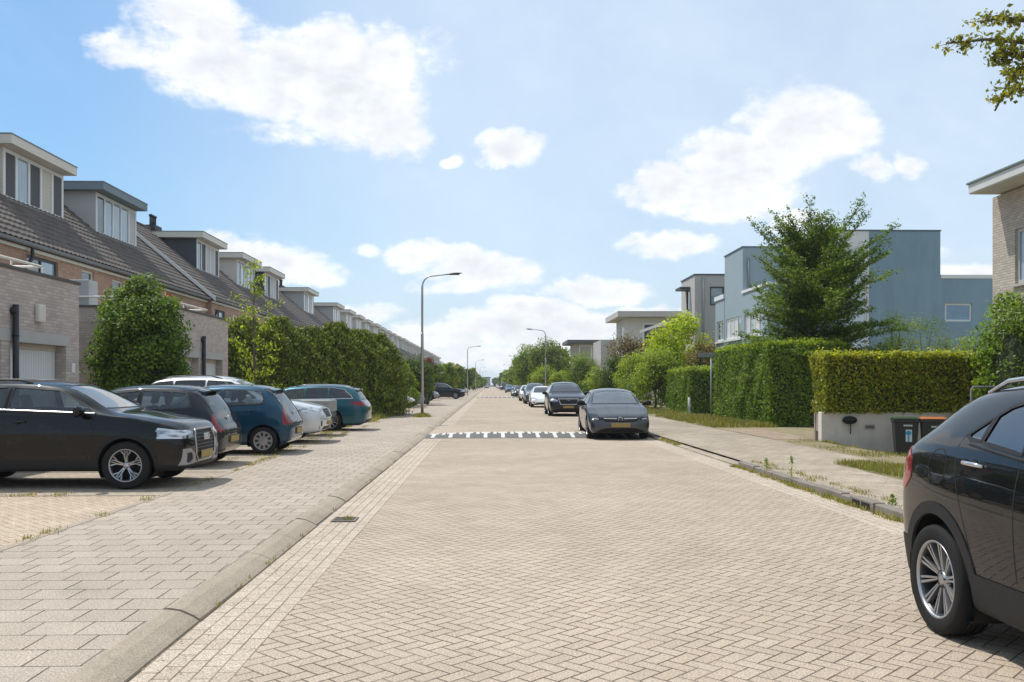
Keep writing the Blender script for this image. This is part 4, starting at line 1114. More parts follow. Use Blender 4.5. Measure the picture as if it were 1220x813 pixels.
# ------------------------------------------------------------------ low concrete wall, mailbox, plate, bins, gate, rail
m, k, b = newmat('concrete'); P = k.pos(); v = k.xyz(P)
st = k.noise(k.cmb(v[0] * 4.0, v[1] * 4.0, v[2] * .7), 1.0, 5, .7); f1 = k.noise(P, 1.6, 5, .65); f2 = k.noise(P, 80, 3)
k.put(b.inputs['Base Color'], k.scale(k.mix(k.smooth(st, .45, .75, 0.0, .6), (.66, .60, .53, 1), (.46, .42, .37, 1)), (.72 + f1 * .56) * (.9 + f2 * .2)))
b.inputs['Roughness'].default_value = .85; bump(k, b, f2 + f1, .3, .01)
CONC = MATS['concrete']
w0 = empty('garden_wall', (8.62, 23.5, 0), label='low grey concrete garden wall under the clipped yellow-green hedge', cat='wall')
mb = MB()
for i, (a, b_) in enumerate([(0, 2.15), (2.16, 4.6), (4.61, 7.3)]): mb.bbox(a, b_, 0, .25, -.6, .825, .012)
mb.build('wall_panel', CONC, w0)
mm = empty('mailbox', (9.33, 23.42, .62), label='black oval mailbox on a short stem fixed to the concrete wall', cat='mailbox')
b2 = bmesh.new(); bmesh.ops.create_uvsphere(b2, u_segments=24, v_segments=12, radius=1)
for v_ in b2.verts: v_.co.x *= .195; v_.co.y *= .085; v_.co.z *= .105
MB().bm(b2).build('mailbox_body', PLASTIC, mm)
MB().tube([(.02, 0, -.09), (.02, 0, -.36)], .014, 8).build('stem', DARKMETAL, mm); MB().bbox(-.12, .12, -.09, -.075, .0, .02, .004).build('flap', DARKMETAL, mm)
pl = empty('name_plate', (9.88, 23.485, .44), label='small framed grey plate on the concrete wall beside the bins', cat='plate')
MB().bbox(-.13, .13, -.012, 0, -.055, .055, .004).build('plate', pbr('plate_grey', (.30, .28, .25), .6), pl)
tx = MB()
for i in range(9): tx.box(-.10 + i * .022, -.087 + i * .022, -.015, -.012, -.012 - .008 * (i % 2), .016)
tx.build('lettering', PLASTIC, pl)
BINM = pbr('bin_plastic', (.022, .024, .023), .5, var=.25, vs=5)
def bin_(x, y, rz, lid, lidlabel, label):
    z = float(gz(x, y)); root = empty('wheelie_bin', (x, y, z), R(rz), label=label, cat='wheelie bin')
    bm = bmesh.new(); rings = []
    for (z_, hx_, y0, y1) in ((.06, .17, -.17, .20), (.10, .185, -.19, .21), (.55, .215, -.225, .25), (.90, .235, -.25, .275), (.93, .255, -.27, .29), (.99, .255, -.27, .29)):
        r_ = []
        for (sx, yy) in ((-1, y0), (1, y0), (1, y1), (-1, y1)):
            r_.append(bm.verts.new((sx * hx_, yy, z_)))
        rings.append(r_)
    for a, b3 in zip(rings, rings[1:]):
        for i in range(4): bm.faces.new((a[i], a[(i + 1) % 4], b3[(i + 1) % 4], b3[i]))
    bm.faces.new(rings[0][::-1])
    ed = [e for e in bm.edges if abs(e.verts[0].co.z - e.verts[1].co.z) > .02]
    bmesh.ops.bevel(bm, geom=ed, offset=.03, segments=3, profile=.5, affect='EDGES')
    MB().bm(bm, sm=False).build('bin_body', BINM, root)
    lb = bmesh.new(); bmesh.ops.create_cube(lb, size=1)
    for v_ in lb.verts:
        t = 1 if v_.co.z < 0 else .86
        v_.co = Vector((v_.co.x * .53 * t, v_.co.y * .58 * t + .005, 1.015 + v_.co.z * .045))
    bmesh.ops.bevel(lb, geom=list(lb.edges), offset=.02, segments=2, affect='EDGES')
    MB().bm(lb, sm=False).build('lid', lid, root)
    hb = MB().tube([(-.2, .33, .96), (.2, .33, .96)], .015, 8); hb.build('handle', BINM, root)
    for s_ in (-1, 1):
        M = Matrix.Translation((s_ * .22, .25, .10)) @ Matrix.Rotation(R(90), 4, 'Y')
        MB().lathe([(0, -.025), (.085, -.025), (.10, -.015), (.10, .015), (.085, .025), (0, .025)], 20, M).build('wheel', RUBBER, root)
    root.scale = (1.18, 1.1, 1.02)
    return root
b1_ = bin_(10.22, 22.2, -17, pbr('lid_green', (.035, .075, .022), .5), '', 'black wheelie bin with dark green lid and blue sticker by the concrete wall')
STK = pbr('sticker_white', (.62, .66, .68), .5); STB = pbr('sticker_blue', (.02, .30, .50), .5)
stk = MB(); stk.box(-.02, .10, -.252, -.243, .45, .74); stk.build('sticker', STK, b1_)
sb = MB().lathe([(0, 0), (.055, .0)], 20, Matrix.Translation((.035, -.2535, .66)) @ Matrix.Rotation(R(90), 4, 'X')); sb.box(.02, .05, -.2545, -.2525, .45, .60); sb.build('sticker_mark', STB, b1_)
nb = MB()
for i in range(5): nb.box(-.06 + i * .035, -.035 + i * .035, -.262, -.252, .82, .86)
nb.build('bin_number', STK, b1_)
b2_ = bin_(10.80, 21.95, -20, pbr('lid_orange', (.50, .15, .03), .55), '', 'black wheelie bin with bright orange lid next to the green-lidded one')
nb = MB()
for i in range(5): nb.box(-.06 + i * .035, -.035 + i * .035, -.262, -.252, .80, .84)
nb.build('bin_number', STK, b2_)
WOODG = pbr('weathered_wood', (.34, .28, .24), .8, var=.2, vs=9)
gt = empty('garden_gate', (8.80, 23.95, .08), label='weathered pinkish wooden gate panel left of the concrete wall', cat='gate')
MB().box(-.03, .03, .02, .36, .22, .92).build('gate_panel', WOODG, gt); MB().box(-.05, .05, .37, .46, -.1, 1.02).build('gate_post', WOODG, gt)
DULL = pbr('dull_steel', (.17, .175, .18), .7, .1)
rl_ = empty('hand_rail', (10.75, 20.1, float(gz(10.75, 20.1))), label='grey tubular rail beside the black car at the right', cat='rail')
MB().tube([(0, 0, 0), (0, 0, 1.75), (.04, 0, 1.80), (1.5, 0, 1.82)], .022, 10).build('rail_tube', DULL, rl_); MB().tube([(.02, 0, 1.35), (1.5, 0, 1.37)], .016, 8).build('cross_bar', DULL, rl_)
MB().tube([(1.5, 0, 1.85), (1.5, 0, 0)], .022, 10).build('post', DULL, rl_)
bl = empty('bollard', (9.35, 42.6, .08), label='short grey post at the end of the path by the hedge', cat='bollard')
MB().tube([(0, 0, 0), (0, 0, .85)], [.06, .055], 10).build('post', pbr('bollard_paint', (.42, .44, .45), .6), bl)
# ================================================================== HOUSES
def brickmat(name, c0, c1, cj, w=.065, l=.22, rough=.85, vert=True):
    m, k, b = newmat(name); v = k.xyz(k.pos())
    u = v[0] + v[1]
    e, cid, _, _ = bond(k, u, v[2], w, l)
    rnd = k.white(cid); j = k.smooth(e, .003, .009, 1.0, 0.0); f = k.noise(k.pos(), 60, 3); g_ = k.noise(k.pos(), .8, 5, .6)
    k.put(b.inputs['Base Color'], k.scale(k.mix(j, k.mix(rnd, (*c0, 1), (*c1, 1)), (*cj, 1)), (.82 + f * .36) * (.82 + g_ * .36)))
    b.inputs['Roughness'].default_value = rough; bump(k, b, k.smooth(e, 0, .008) + f * .3, .5, .006); return m
BR_GREY = brickmat('brick_grey_brown', (.42, .35, .305), (.56, .475, .42), (.38, .32, .28))
BR_ORANGE = brickmat('brick_orange', (.40, .225, .15), (.50, .315, .225), (.30, .22, .16))
BR_SAND = brickmat('brick_sand_grey', (.42, .35, .285), (.54, .46, .385), (.26, .23, .20))
BR_BEIGE = brickmat('brick_beige', (.42, .36, .29), (.50, .43, .35), (.36, .32, .27))
def roofmat(name, c0, c1):
    m, k, b = newmat(name); v = k.xyz(k.pos()); rnd = k.white(k.cmb(k.fl(v[1] * 3.3), k.fl(v[0] * 3.9), 0)); n = k.noise(k.pos(), 1.2, 5, .65); f = k.noise(k.pos(), 40, 3)
    k.put(b.inputs['Base Color'], k.scale(k.mix(rnd, (*c0, 1), (*c1, 1)), (.80 + n * .4) * (.85 + f * .3))); b.inputs['Roughness'].default_value = .8; return m
TILE = roofmat('roof_tile_dark', (.085, .068, .058), (.125, .102, .086)); TILE_O = roofmat('roof_tile_orange', (.30, .11, .05), (.38, .16, .08))
CREAM = pbr('cream_paint', (.66, .61, .53), .55, var=.06); WFRAME = pbr('white_frame', (.74, .73, .70), .45, var=.05)
CONCW = pbr('lintel_concrete', (.44, .42, .39), .8, var=.14, vs=2)
SLATE = pbr('slate_cladding', (.060, .072, .082), .6, var=.15); LGREY = pbr('light_grey_cladding', (.44, .44, .43), .6, var=.1)
BLUEG = pbr('bluegrey_fascia', (.16, .21, .24), .55, var=.1); ZINC = pbr('zinc', (.20, .20, .20), .6, .2, var=.15)
BLIND = pbr('window_blind', (.085, .085, .09), .7, var=.1, vs=4); CURT = pbr('curtain', (.55, .55, .55), .8, var=.1)
WDOOR = pbr('white_door', (.68, .67, .64), .5, var=.05)
def panemat(name, c, sp=.9):
    m, k, b = newmat(name); n = k.noise(k.coord(), .9, 3)
    k.put(b.inputs['Base Color'], k.scale(k.mix(0, (*c, 1), (*c, 1)), .5 + n)); b.inputs['Roughness'].default_value = .025; b.inputs['Specular IOR Level'].default_value = sp; b.inputs['Coat Weight'].default_value = .7; b.inputs['Coat Roughness'].default_value = .01; return m
PANE = panemat('window_glass_dark', (.03, .037, .042)); PANEL_ = panemat('window_glass_light', (.26, .33, .38))
m, k, b = newmat('corrugated_door'); v = k.xyz(k.pos()); s_ = k.m('PINGPONG', v[1] + v[0], .05)
k.put(b.inputs['Base Color'], k.scale(k.mix(0, (.70, .69, .66, 1), (.7, .69, .66, 1)), .80 + k.smooth(s_, .005, .02) * .2)); b.inputs['Roughness'].default_value = .5; bump(k, b, s_ * 12.0, .8, .02)
CORR = MATS['corrugated_door']
m, k, b = newmat('lap_siding'); v = k.xyz(k.pos()); s_ = k.fr(v[2] * (1 / .13))
k.put(b.inputs['Base Color'], k.scale(k.mix(0, (.60, .555, .47, 1), (.6, .555, .47, 1)), .72 + k.smooth(s_, .0, .16) * .28)); b.inputs['Roughness'].default_value = .6; bump(k, b, s_, .6, .02)
SIDING = MATS['lap_siding']

def wallbox(mb, axis, p0, p1, a0, a1, z0, z1, ops=(), mi=0):
    """a wall between planes p0 and p1 (axis x: plane in x, runs along y) with rectangular openings"""
    def bx(a, b_, c, d):
        if b_ - a < 1e-4 or d - c < 1e-4: return
        if axis == 'x': mb.box(p0, p1, a, b_, c, d, mi)
        else: mb.box(a, b_, p0, p1, c, d, mi)
    a = a0
    for (oa, ob, za, zb) in sorted(ops):
        bx(a, oa, z0, z1); bx(oa, ob, z0, za); bx(oa, ob, zb, z1); a = ob
    bx(a, a1, z0, z1)
def window(parent, axis, p, out, a0, a1, z0, z1, n=1, fm=None, pm=None, fw=.06, name='window', panes=None, hz=None):
    """p: plane of the frame's face; out: +1/-1 the way it looks. Frame with n lights"""
    fm = fm or WFRAME; pm = pm or PANE; q = p - out * .07
    lo, hi = min(p, q), max(p, q)
    def bx(mb, a, b_, c, d, l=lo, h=hi):
        if axis == 'x': mb.box(l, h, a, b_, c, d)
        else: mb.box(a, b_, l, h, c, d)
    f = MB(); bx(f, a0, a1, z0, z0 + fw); bx(f, a0, a1, z1 - fw, z1)
    w = (a1 - a0) / n
    for i in range(n + 1):
        c = a0 + i * w; x0 = max(a0, c - fw / 2) if 0 < i < n else (a0 if i == 0 else a1 - fw); bx(f, x0, x0 + fw, z0 + fw, z1 - fw)
    for h in (hz or []): bx(f, a0 + fw, a1 - fw, h - .025, h + .025, lo + .003, hi - .003)
    fo = f.build(name, fm, parent)
    for i in range(n):
        g = MB(); m_ = (panes[i % len(panes)] if panes else pm)
        bx(g, a0 + i * w + fw * .4, a0 + (i + 1) * w - fw * .4, z0 + fw * .5, z1 - fw * .5, p - out * .045 if out > 0 else p + .03, p - out * .03 if out > 0 else p + .045)
        g.build('pane' if m_ not in (SIDING, CURT) else 'panel', m_, fo)
    return fo

EX, EZ, SLOPE, RX = -13.5, 5.70, .84, -18.3     # eaves, pitch and ridge of the terrace on the left
def tiles(mb, y0, y1, ex, fine=True):
    ny = max(2, int((y1 - y0) / (.075 if fine else .5))); length = ex - (RX + (ex - EX)); nc = 17
    prof = []
    for c in range(nc):
        for (t, up) in ((0.0, .075), (.97, .014)):
            s = (c + t) / nc; x = ex - s * length; prof.append((x, EZ + (ex - x) * SLOPE + up))
    v = []; f = []; n = len(prof)
    for i in range(ny + 1):
        y = lerp(y0, y1, i / ny); wv = .020 * math.sin(y / .30 * 2 * math.pi) if fine else 0
        for (x, z) in prof: v.append((x, y, z + wv))
    for i in range(ny):
        for j in range(n - 1): f.append((i * n + j, i * n + j + 1, (i + 1) * n + j + 1, (i + 1) * n + j))
    mb.add(v, f, 0, False)

def house(Y0, Y1, dorm, label, dx=0.0, cheek=None, fascia=None, panes=None, fine=True, verge=False, vents=False, opening=None, group='terraced houses with dormers on the left', dw=4.2, skirt=True):
    root = empty('terraced_house', (EX + dx, Y0, 0), label=label, cat='house', group=group)
    class _P: pass
    ex = 0.0; L = Y1 - Y0 - .01; rx = RX - EX; off = root.location
    def loc(mb): mb.v = [(a - off[0] * 0, b_, c) for a, b_, c in mb.v]; return mb
    # local coordinates: x from the eaves, y from the house's near wall
    wl = MB(); wallbox(wl, 'x', -.32, -.10, 0, L, 0, 5.55, opening or [(.5, 2.2, 3.8, 5.2), (3.6, 4.5, 3.8, 5.2)])
    wl.box(-9.0, -.322, 0, .2, 0, 5.6); wl.box(-9.0, -.322, L - .2, L, 0, 5.6); wl.box(-9.2, -9.0, 0, L, 0, 5.4)
    gab = [(-.322, 5.602), (rx, EZ + (-rx) * SLOPE - .12), (2 * rx + .4, 5.602)]
    wl.prism(gab, .0, .2, 'y'); wl.prism(gab, L - .2, L, 'y')
    wl.build('wall', BR_ORANGE if fine else BR_BEIGE, root)
    r_ = MB(); n0 = len(r_.v)
    # tiles work in world x, shift afterwards
    tiles(r_, 0, L, EX, fine); r_.v = [(a - EX, b_, c) for a, b_, c in r_.v]
    zt = EZ + (-rx) * SLOPE
    r_.prism([(.02, EZ - .02), (rx, zt - .0), (2 * rx, EZ), (2 * rx, EZ - .12), (rx, zt - .14), (.02, EZ - .14)], .004, L - .004, 'y')
    r_.tube([(rx, 0, zt + .04), (rx, L, zt + .04)], .11, 8)
    ro = r_.build('roof', TILE, root)
    gu = MB().prism([(.0, 5.62), (.03, 5.58), (.10, 5.57), (.14, 5.60), (.15, 5.69), (.13, 5.69), (.115, 5.61), (.04, 5.61), (.02, 5.69), (0, 5.69)], 0, L, 'y'); gu.build('gutter', ZINC, root)
    fb = MB().box(-.095, -.02, 0, L, 5.46, 5.555); fb.build('eaves_board', CREAM, root)
    for (a, b_, c, d) in (opening or [(.5, 2.2, 3.8, 5.2), (3.6, 4.5, 3.8, 5.2)]):
        window(root, 'x', -.16, 1, a, b_, c, d, n=1 if b_ - a < 1.2 else 2, fm=CREAM if b_ - a < 1.2 else SLATE, fw=.08, panes=[PANE, PANEL_])
    if verge:
        vb = MB(); vb.prism([(.1, EZ - .16), (.1, EZ + .03), (rx, zt + .06), (rx, zt - .12)], -.06, -.005, 'y'); vb.build('verge_board', WFRAME, root)
    if vents:
        vt = MB(); vt.box(rx - .3, rx + .3, L * .5 - .5, L * .5 + .5, zt - .1, zt + .28)
        for q in (-.32, 0, .30): vt.tube([(rx, L * .5 + q, zt + .2), (rx, L * .5 + q, zt + .75)], .07, 8); vt.tube([(rx, L * .5 + q, zt + .75), (rx, L * .5 + q, zt + .86)], .10, 8)
        vt.build('chimney', pbr('vent_black', (.03, .032, .034), .6), root)
    if dorm is not None:
        cy, hw = dorm - Y0, dw / 2; fx = -2.3; zb, ztp = 7.60, 9.28
        ck = cheek or CREAM; fs = fascia or CREAM
        xr_ = -(ztp - EZ) / SLOPE
        d = MB(); d.prism([(fx, zb - .25), (fx, ztp), (xr_ - .2, ztp), (xr_ - .2, ztp - .1)], cy - hw, cy - hw + .12, 'y'); d.prism([(fx, zb - .25), (fx, ztp), (xr_ - .2, ztp), (xr_ - .2, ztp - .1)], cy + hw - .12, cy + hw, 'y')
        d.box(fx - .3, fx - .1, cy - hw + .122, cy + hw - .122, zb - .3, ztp)
        do = d.build('dormer', ck, root)
        rf = MB().box(xr_ - .5, fx + .46, cy - hw - .34, cy + hw + .10, ztp + .004, ztp + .30); rf.build('dormer_roof', fs, do)
        ed = MB().box(xr_ - .5, fx + .48, cy - hw - .36, cy + hw + .12, ztp + .302, ztp + .335); ed.build('roof_edging', ZINC, do)
        window(do, 'x', fx + .02, 1, cy - hw + .02, cy + hw - .02, zb - .02, ztp - .02, n=5, fw=.13, panes=panes or [BLIND, PANEL_, BLIND, WDOOR, BLIND])
        fl = MB().box(fx - .02, fx + .16, cy - hw - .02, cy + hw + .02, zb - .10, zb - .02); fl.build('lead_flashing', ZINC, do)
    return root

P1 = [BLIND, PANEL_, BLIND, SIDING, BLIND]; P2 = [PANE, PANEL_, PANEL_, PANEL_, CURT]; P3 = [PANE, BLIND, CURT, CURT, BLIND]; P4 = [PANE, PANEL_, CURT, PANEL_, PANE]
house(20.8, 26.9, None, 'near terraced house with orange brick upper floor, no dormer in view', opening=[(3.2, 4.4, 3.8, 5.35)], vents=False)
house(26.91, 35.49, 32.0, 'terraced house with cream sided dormer of five narrow lights, nearest dormer', cheek=SIDING, panes=P1, opening=[(.15, 2.1, 3.8, 5.38), (3.75, 4.7, 3.62, 5.40), (6.2, 7.2, 3.8, 5.35)])
house(35.5, 44.0, 38.95, 'terraced house whose dormer has light grey cheeks and a blue-grey roof edge', cheek=LGREY, fascia=BLUEG, panes=P2)
house(44.0, 54.4, 50.6, 'first house of the second block, slate dormer and white sloping verge', dx=.25, cheek=SLATE, fascia=CREAM, panes=P3, verge=True, vents=True, dw=4.0)
house(54.4, 62.0, 58.4, 'terraced house with cream dormer behind the young tree', dx=.25, cheek=CREAM, panes=P4)
house(62.0, 72.0, 65.2, 'terraced house with a slate cheeked dormer and white frames, beyond the young tree', dx=.25, cheek=SLATE, fascia=CREAM, panes=P3)
house(72.0, 86.0, 78.5, 'terraced house with light grey dormer and black chimney pipes', dx=.25, cheek=LGREY, panes=[PANE, CURT, PANEL_, CURT, PANEL_], vents=True, fine=False)
house(86.0, 97.0, 92.7, 'terraced house with pale dormer, second pair of chimney pipes', dx=.25, cheek=LGREY, panes=P4, vents=True, fine=False)
tmpl = house(97.0, 104.6, 100.8, 'small pale dormer house far along the terrace', dx=.25, cheek=CREAM, panes=P4, fine=False)
GRP_FAR = 'small distant terraced houses along the left row'
tmpl['group'] = GRP_FAR; tmpl['label'] = 'distant terraced house with pale dormer, one of the far row on the left'
for i in range(23):
    c = copy_tree(tmpl); c.location = (EX + .25 + (.12 if i % 5 == 2 else 0), 104.6 + i * 7.62, 0)
oh = MB().prism([(-12, 0), (-12, 5.5), (-17, 9.6), (-22, 5.5), (-22, 0)], 285, 330, 'y').build('distant_house', BR_BEIGE); tag(oh, 'far gabled house at the end of the left row', 'house')
for i, (y0, y1) in enumerate([(332, 350), (352, 372)]):
    r0 = empty('distant_house', (-7.5, y0, 0), label='far orange-roofed house above the left trees' + (', the nearer one' if i == 0 else ', the farther one'), cat='house')
    MB().box(-9, 0, 0, y1 - y0, 0, 5.2).build('wall', BR_BEIGE, r0)
    MB().prism([(.4, 5.0), (-4.5, 9.2), (-9.4, 5.0)], -.3, y1 - y0 + .3, 'y').build('roof', TILE_O, r0)

# ------------------------------------------------------------------ garages in front of the terrace
def garage(Y0, Y1, doors, label, pipeY, lampY, boxY=None, near=True):
    X0 = -9.0; root = empty('garage_block', (X0, Y0, 0), label=label, cat='garage'); L = Y1 - Y0
    w = MB(); ops = [(a - Y0, b_ - Y0, 0, 2.58) for a, b_ in doors]
    wallbox(w, 'x', -.30, 0, 0, L, 0, 3.72, ops)
    w.box(-4.85, -.302, 0, .25, 0, 3.72); w.box(-4.85, -.302, L - .25, L, 0, 3.72); w.build('wall', BR_GREY, root)
    MB().box(-4.8, -.31, .26, L - .26, 3.50, 3.60).build('flat_roof', CONCW, root)
    MB().box(-4.85, .03, -.03, .28, 3.722, 3.78).box(-4.85, .03, L - .28, L + .03, 3.722, 3.78).box(-.33, .03, .282, L - .282, 3.722, 3.78).build('coping', pbr('coping_dark', (.10, .088, .078), .8, var=.2), root)
    a, b_ = doors[0][0] - Y0 - .25, doors[-1][1] - Y0 + .12
    MB().box(-.29, .012, a, b_, 2.36, 2.578).build('lintel', CONCW, root)
    for (c, d) in doors:
        c -= Y0; d -= Y0
        dr = MB().box(-.28, -.22, c + .02, d - .02, .02, 2.24); do = dr.build('garage_door', CORR, root)
        MB().box(-.29, -.20, c, d, 2.242, 2.355).build('door_head', pbr('door_head', (.55, .47, .36), .7), do)
        MB().tube([(-.20, (c + d) / 2 - .08, 1.0), (-.17, (c + d) / 2, 1.0), (-.20, (c + d) / 2 + .08, 1.0)], .012, 6).build('handle', PLASTIC, do)
    ra = MB(); z1 = 4.05
    ra.tube([(-.55, -.2, z1), (-.55, L - .55, z1), (-4.2, L - .55, z1)], .028, 8)
    if near: ra.tube([(-.55, .4, z1), (-4.2, .4, z1)], .028, 8)
    y = .2
    while y < L - .5: ra.tube([(-.55, y, 3.6), (-.55, y, z1)], .020, 6); y += 1.25
    ra.build('balcony_rail', pbr('rail_cream', (.68, .64, .56), .5), root)
    p = MB(); py = pipeY - Y0
    p.tube([(.08, py, 0), (.08, py, 3.05)], .058, 10); p.tube([(-.02, py, 2.93), (.10, py, 2.93)], .07, 10)
    for z in (.9, 1.6, 2.45): p.tube([(.08, py, z), (.08, py, z + .03)], .064, 10)
    p.build('downpipe', pbr('pipe_black', (.016, .016, .018), .45), root)
    if lampY:
        MB().bbox(.0, .10, lampY - Y0 - .14, lampY - Y0 + .14, 2.78, 3.14, .03).build('wall_lamp', CREAM, root)
    if boxY:
        MB().bbox(.0, .03, boxY - Y0 - .07, boxY - Y0 + .07, 1.80, 2.0, .008).build('house_number', WFRAME, root)
    return root
garage(13.2, 20.16, [(14.75, 16.98), (17.30, 19.55)], 'grey-brown brick garage block with white corrugated doors and black downpipe, nearest left', 17.35, 18.35, 19.85)
g2 = garage(25.9, 31.5, [(26.3, 28.35), (28.75, 30.85)], 'second grey brick garage block, half hidden behind the round climbing shrub', 28.62, None)
MB().box(-4.4, -2.9, -.9, -.002, 2.75, 3.0).build('canopy', CONCW, g2)
ac = empty('roof_box', (-11.9, 26.9, 3.6), label='dark and pale service box standing on the second garage roof', cat='box')
MB().bbox(-.4, .4, -.5, .1, .0, .95, .02).build('cabinet', LGREY, ac); MB().bbox(-.95, -.42, -.4, .1, .0, .78, .02).build('grille_unit', SLATE, ac)
for z in np.arange(.08, .75, .09): pass
fl = empty('red_flag', (-9.9, 28.0, 3.75), label='small red cloth on a stick above the second garage roof', cat='flag'); fl.scale = (.7, .7, .6)
MB().tube([(0, 0, 0), (0, 0, .95)], .012, 6).build('stick', CREAM, fl); MB().add([(0, 0, .98), (.05, .05, .98), (.26, .02, .9), (.30, -.03, .62), (.12, .03, .55), (0, 0, .6)], [(0, 1, 2, 3, 4, 5)]).build('cloth', pbr('red_cloth', (.55, .02, .02), .8), fl)
# down pipe elbows of the upper eaves
for i, y in enumerate((27.0, 45.2)):
    o = MB().tube([(EX + .1, y, 5.52), (EX + .1, y, 5.25), (EX + .02, y - .45, 4.75), (EX - .3, y - .75, 4.45), (EX - .3, y - .75, 3.8)], .055, 10).build('downpipe', MATS['pipe_black'])
    tag(o, ('bent black downpipe under the eaves of the nearest roof', 'bent black downpipe at the start of the second block')[i], 'downpipe')
for i, (y0, y1) in enumerate([(46.0, 52.5), (62, 68.5), (88, 95)]):
    garage(y0, y1, [(y0 + .6, y0 + 2.8), (y0 + 3.3, y0 + 5.5)], 'grey brick garage block mostly hidden behind greenery, %s' % ('third from the camera', 'fourth from the camera', 'fifth from the camera')[i], y0 + 3.05, None)

# ------------------------------------------------------------------ blue building
m, k, b = newmat('blue_render'); P = k.pos(); v = k.xyz(P); n1 = k.noise(k.cmb(v[0] * 2.2, v[1] * 2.2, v[2] * .35), 1.0, 6, .65); n2 = k.noise(P, .5, 4); f = k.noise(P, 60, 3)
k.put(b.inputs['Base Color'], k.scale(k.mix(0, (.235, .335, .40, 1), (.235, .335, .40, 1)), (.66 + n1 * .40 + n2 * .28) * (.93 + f * .14))); b.inputs['Roughness'].default_value = .85; bump(k, b, f, .3, .005)
BLUE = MATS['blue_render']
BLUE_LIT = pbr('blue_render_sunlit', (.30, .365, .40), .8, var=.07, vs=.8)  # paler blue render for the street-side wings, sunlight put into the colour
bb = empty('blue_building', (17, 43, 0), label='large blue-grey rendered building with white window strips behind the trees', cat='building')
def rel(mb, o=(17, 43)): mb.v = [(a - o[0], b_ - o[1], c) for a, b_, c in mb.v]; return mb
w = MB(); wallbox(w, 'y', 43.0, 43.3, 18.07, 21.50, 0, 8.86); wallbox(w, 'y', 43.0, 43.3, 21.50, 31.0, 0, 6.60, [(21.72, 23.03, 4.55, 5.42)])
w.box(18.07, 21.5, 43.301, 53, 6.0, 8.86); w.box(21.2, 21.498, 43.301, 53, 0, 6.0); w.box(21.51, 31, 43.301, 53, 6.3, 6.60)
rel(w).build('wall', BLUE, bb)
w = MB().box(16.4, 18.068, 43.02, 53, 8.10, 8.86).box(16.4, 16.52, 43.02, 43.3, 2.5, 8.098).box(17.95, 18.068, 43.02, 43.3, 2.5, 8.098)
rel(w).build('white_bay', WFRAME, bb)
CURT2 = pbr('net_curtain', (.42, .50, .56), .5, var=.1, vs=1.2, coat=.5)
m, k, b = newmat('net_curtain_folds'); v = k.xyz(k.pos()); n = k.noise(k.cmb(v[0] * 14.0, 0.0, v[2] * .4), 1.0, 3); k.put(b.inputs['Base Color'], k.scale(k.mix(0, (.60, .66, .70, 1), (.6, .66, .7, 1)), .70 + n * .6)); b.inputs['Roughness'].default_value = .3; b.inputs['Coat Weight'].default_value = 1.0
NET = MATS['net_curtain_folds']
for (z0, z1) in ((2.8, 4.1), (4.2, 5.45), (5.5, 6.68), (6.72, 8.09)):
    o = window(bb, 'y', 43.04 - 43, -1, 16.53 - 17, 17.94 - 17, z0, z1, n=1, fw=.07, pm=NET)
window(bb, 'y', .06, -1, 21.72 - 17, 23.03 - 17, 4.55, 5.42, n=1, fw=.09, pm=panemat('pane_sky', (.12, .24, .36)))
w = MB(); wallbox(w, 'x', 13.0, 13.3, 46.6, 50.2, 0, 8.60, [(46.9, 49.9, 3.98, 5.10)]); w.box(13.301, 16.4, 46.6, 46.9, 0, 8.60); w.box(13.302, 16.39, 46.902, 50.2, 8.2, 8.6); w.box(13.301, 16.4, 49.9, 50.2, 0, 8.2)
rel(w).build('stair_tower', BLUE_LIT, bb)
w = MB(); wallbox(w, 'x', 12.98, 13.28, 42.2, 46.598, 0, 6.20, [(43.0, 46.2, 3.98, 5.10)]); w.box(13.281, 16.39, 42.2, 42.5, 0, 6.2); w.box(13.282, 16.39, 42.502, 46.598, 5.9, 6.2)
rel(w).build('side_wing', BLUE_LIT, bb)
w = MB(); wallbox(w, 'x', 12.98, 13.28, 50.202, 52.2, 0, 6.3, [(50.4, 51.9, 3.98, 5.1)]); w.box(13.281, 16.4, 51.9, 52.2, 0, 6.3); rel(w).build('side_wing', BLUE_LIT, bb)
for bx_ in ((12.92, 13.34, 42.15, 46.59, 6.202, 6.34), (12.92, 13.34, 50.21, 52.25, 6.302, 6.55), (21.52, 31.0, 42.97, 43.36, 6.602, 6.78)): rel(MB().box(*bx_)).build('parapet_cap', WFRAME, bb)
w = MB().box(18.05, 21.53, 42.97, 43.4, 8.862, 8.92).box(16.36, 18.045, 42.98, 43.4, 8.862, 8.92).box(12.96, 13.4, 46.56, 50.25, 8.602, 8.66).box(13.402, 16.38, 46.56, 46.95, 8.602, 8.66)
rel(w).build('roof_edging', pbr('edging_dark', (.10, .13, .15), .6), bb)
window(bb, 'x', 13.03 - 17, -1, 0.0, 3.2, 3.98, 5.10, n=4, fw=.08, panes=[PANEL_, WDOOR, PANEL_, CURT]); window(bb, 'x', 13.03 - 17, -1, 3.9, 6.9, 3.98, 5.10, n=4, fw=.09, panes=[PANEL_, WDOOR, CURT, WDOOR]); MB().box(-4.10, -4.01, 3.7, 7.1, 3.86, 3.97).build('window_sill', WFRAME, bb); window(bb, 'x', 13.03 - 17, -1, 7.4, 8.9, 3.98, 5.1, n=2, fw=.1, panes=[PANEL_, PANE])
MB().box(-4.10, -4.02, -.1, 3.4, 3.86, 3.97).build('window_sill', WFRAME, bb); MB().box(-4.1, -4.02, 7.3, 9.0, 3.86, 3.97).build('window_sill', WFRAME, bb)
MB().tube([(3, 2.0, 8.9), (3, 2.0, 9.25), (3, 2.0, 9.3)], [.07, .07, .12], 8).build('chimney', PLASTIC, bb)
rp = MB()
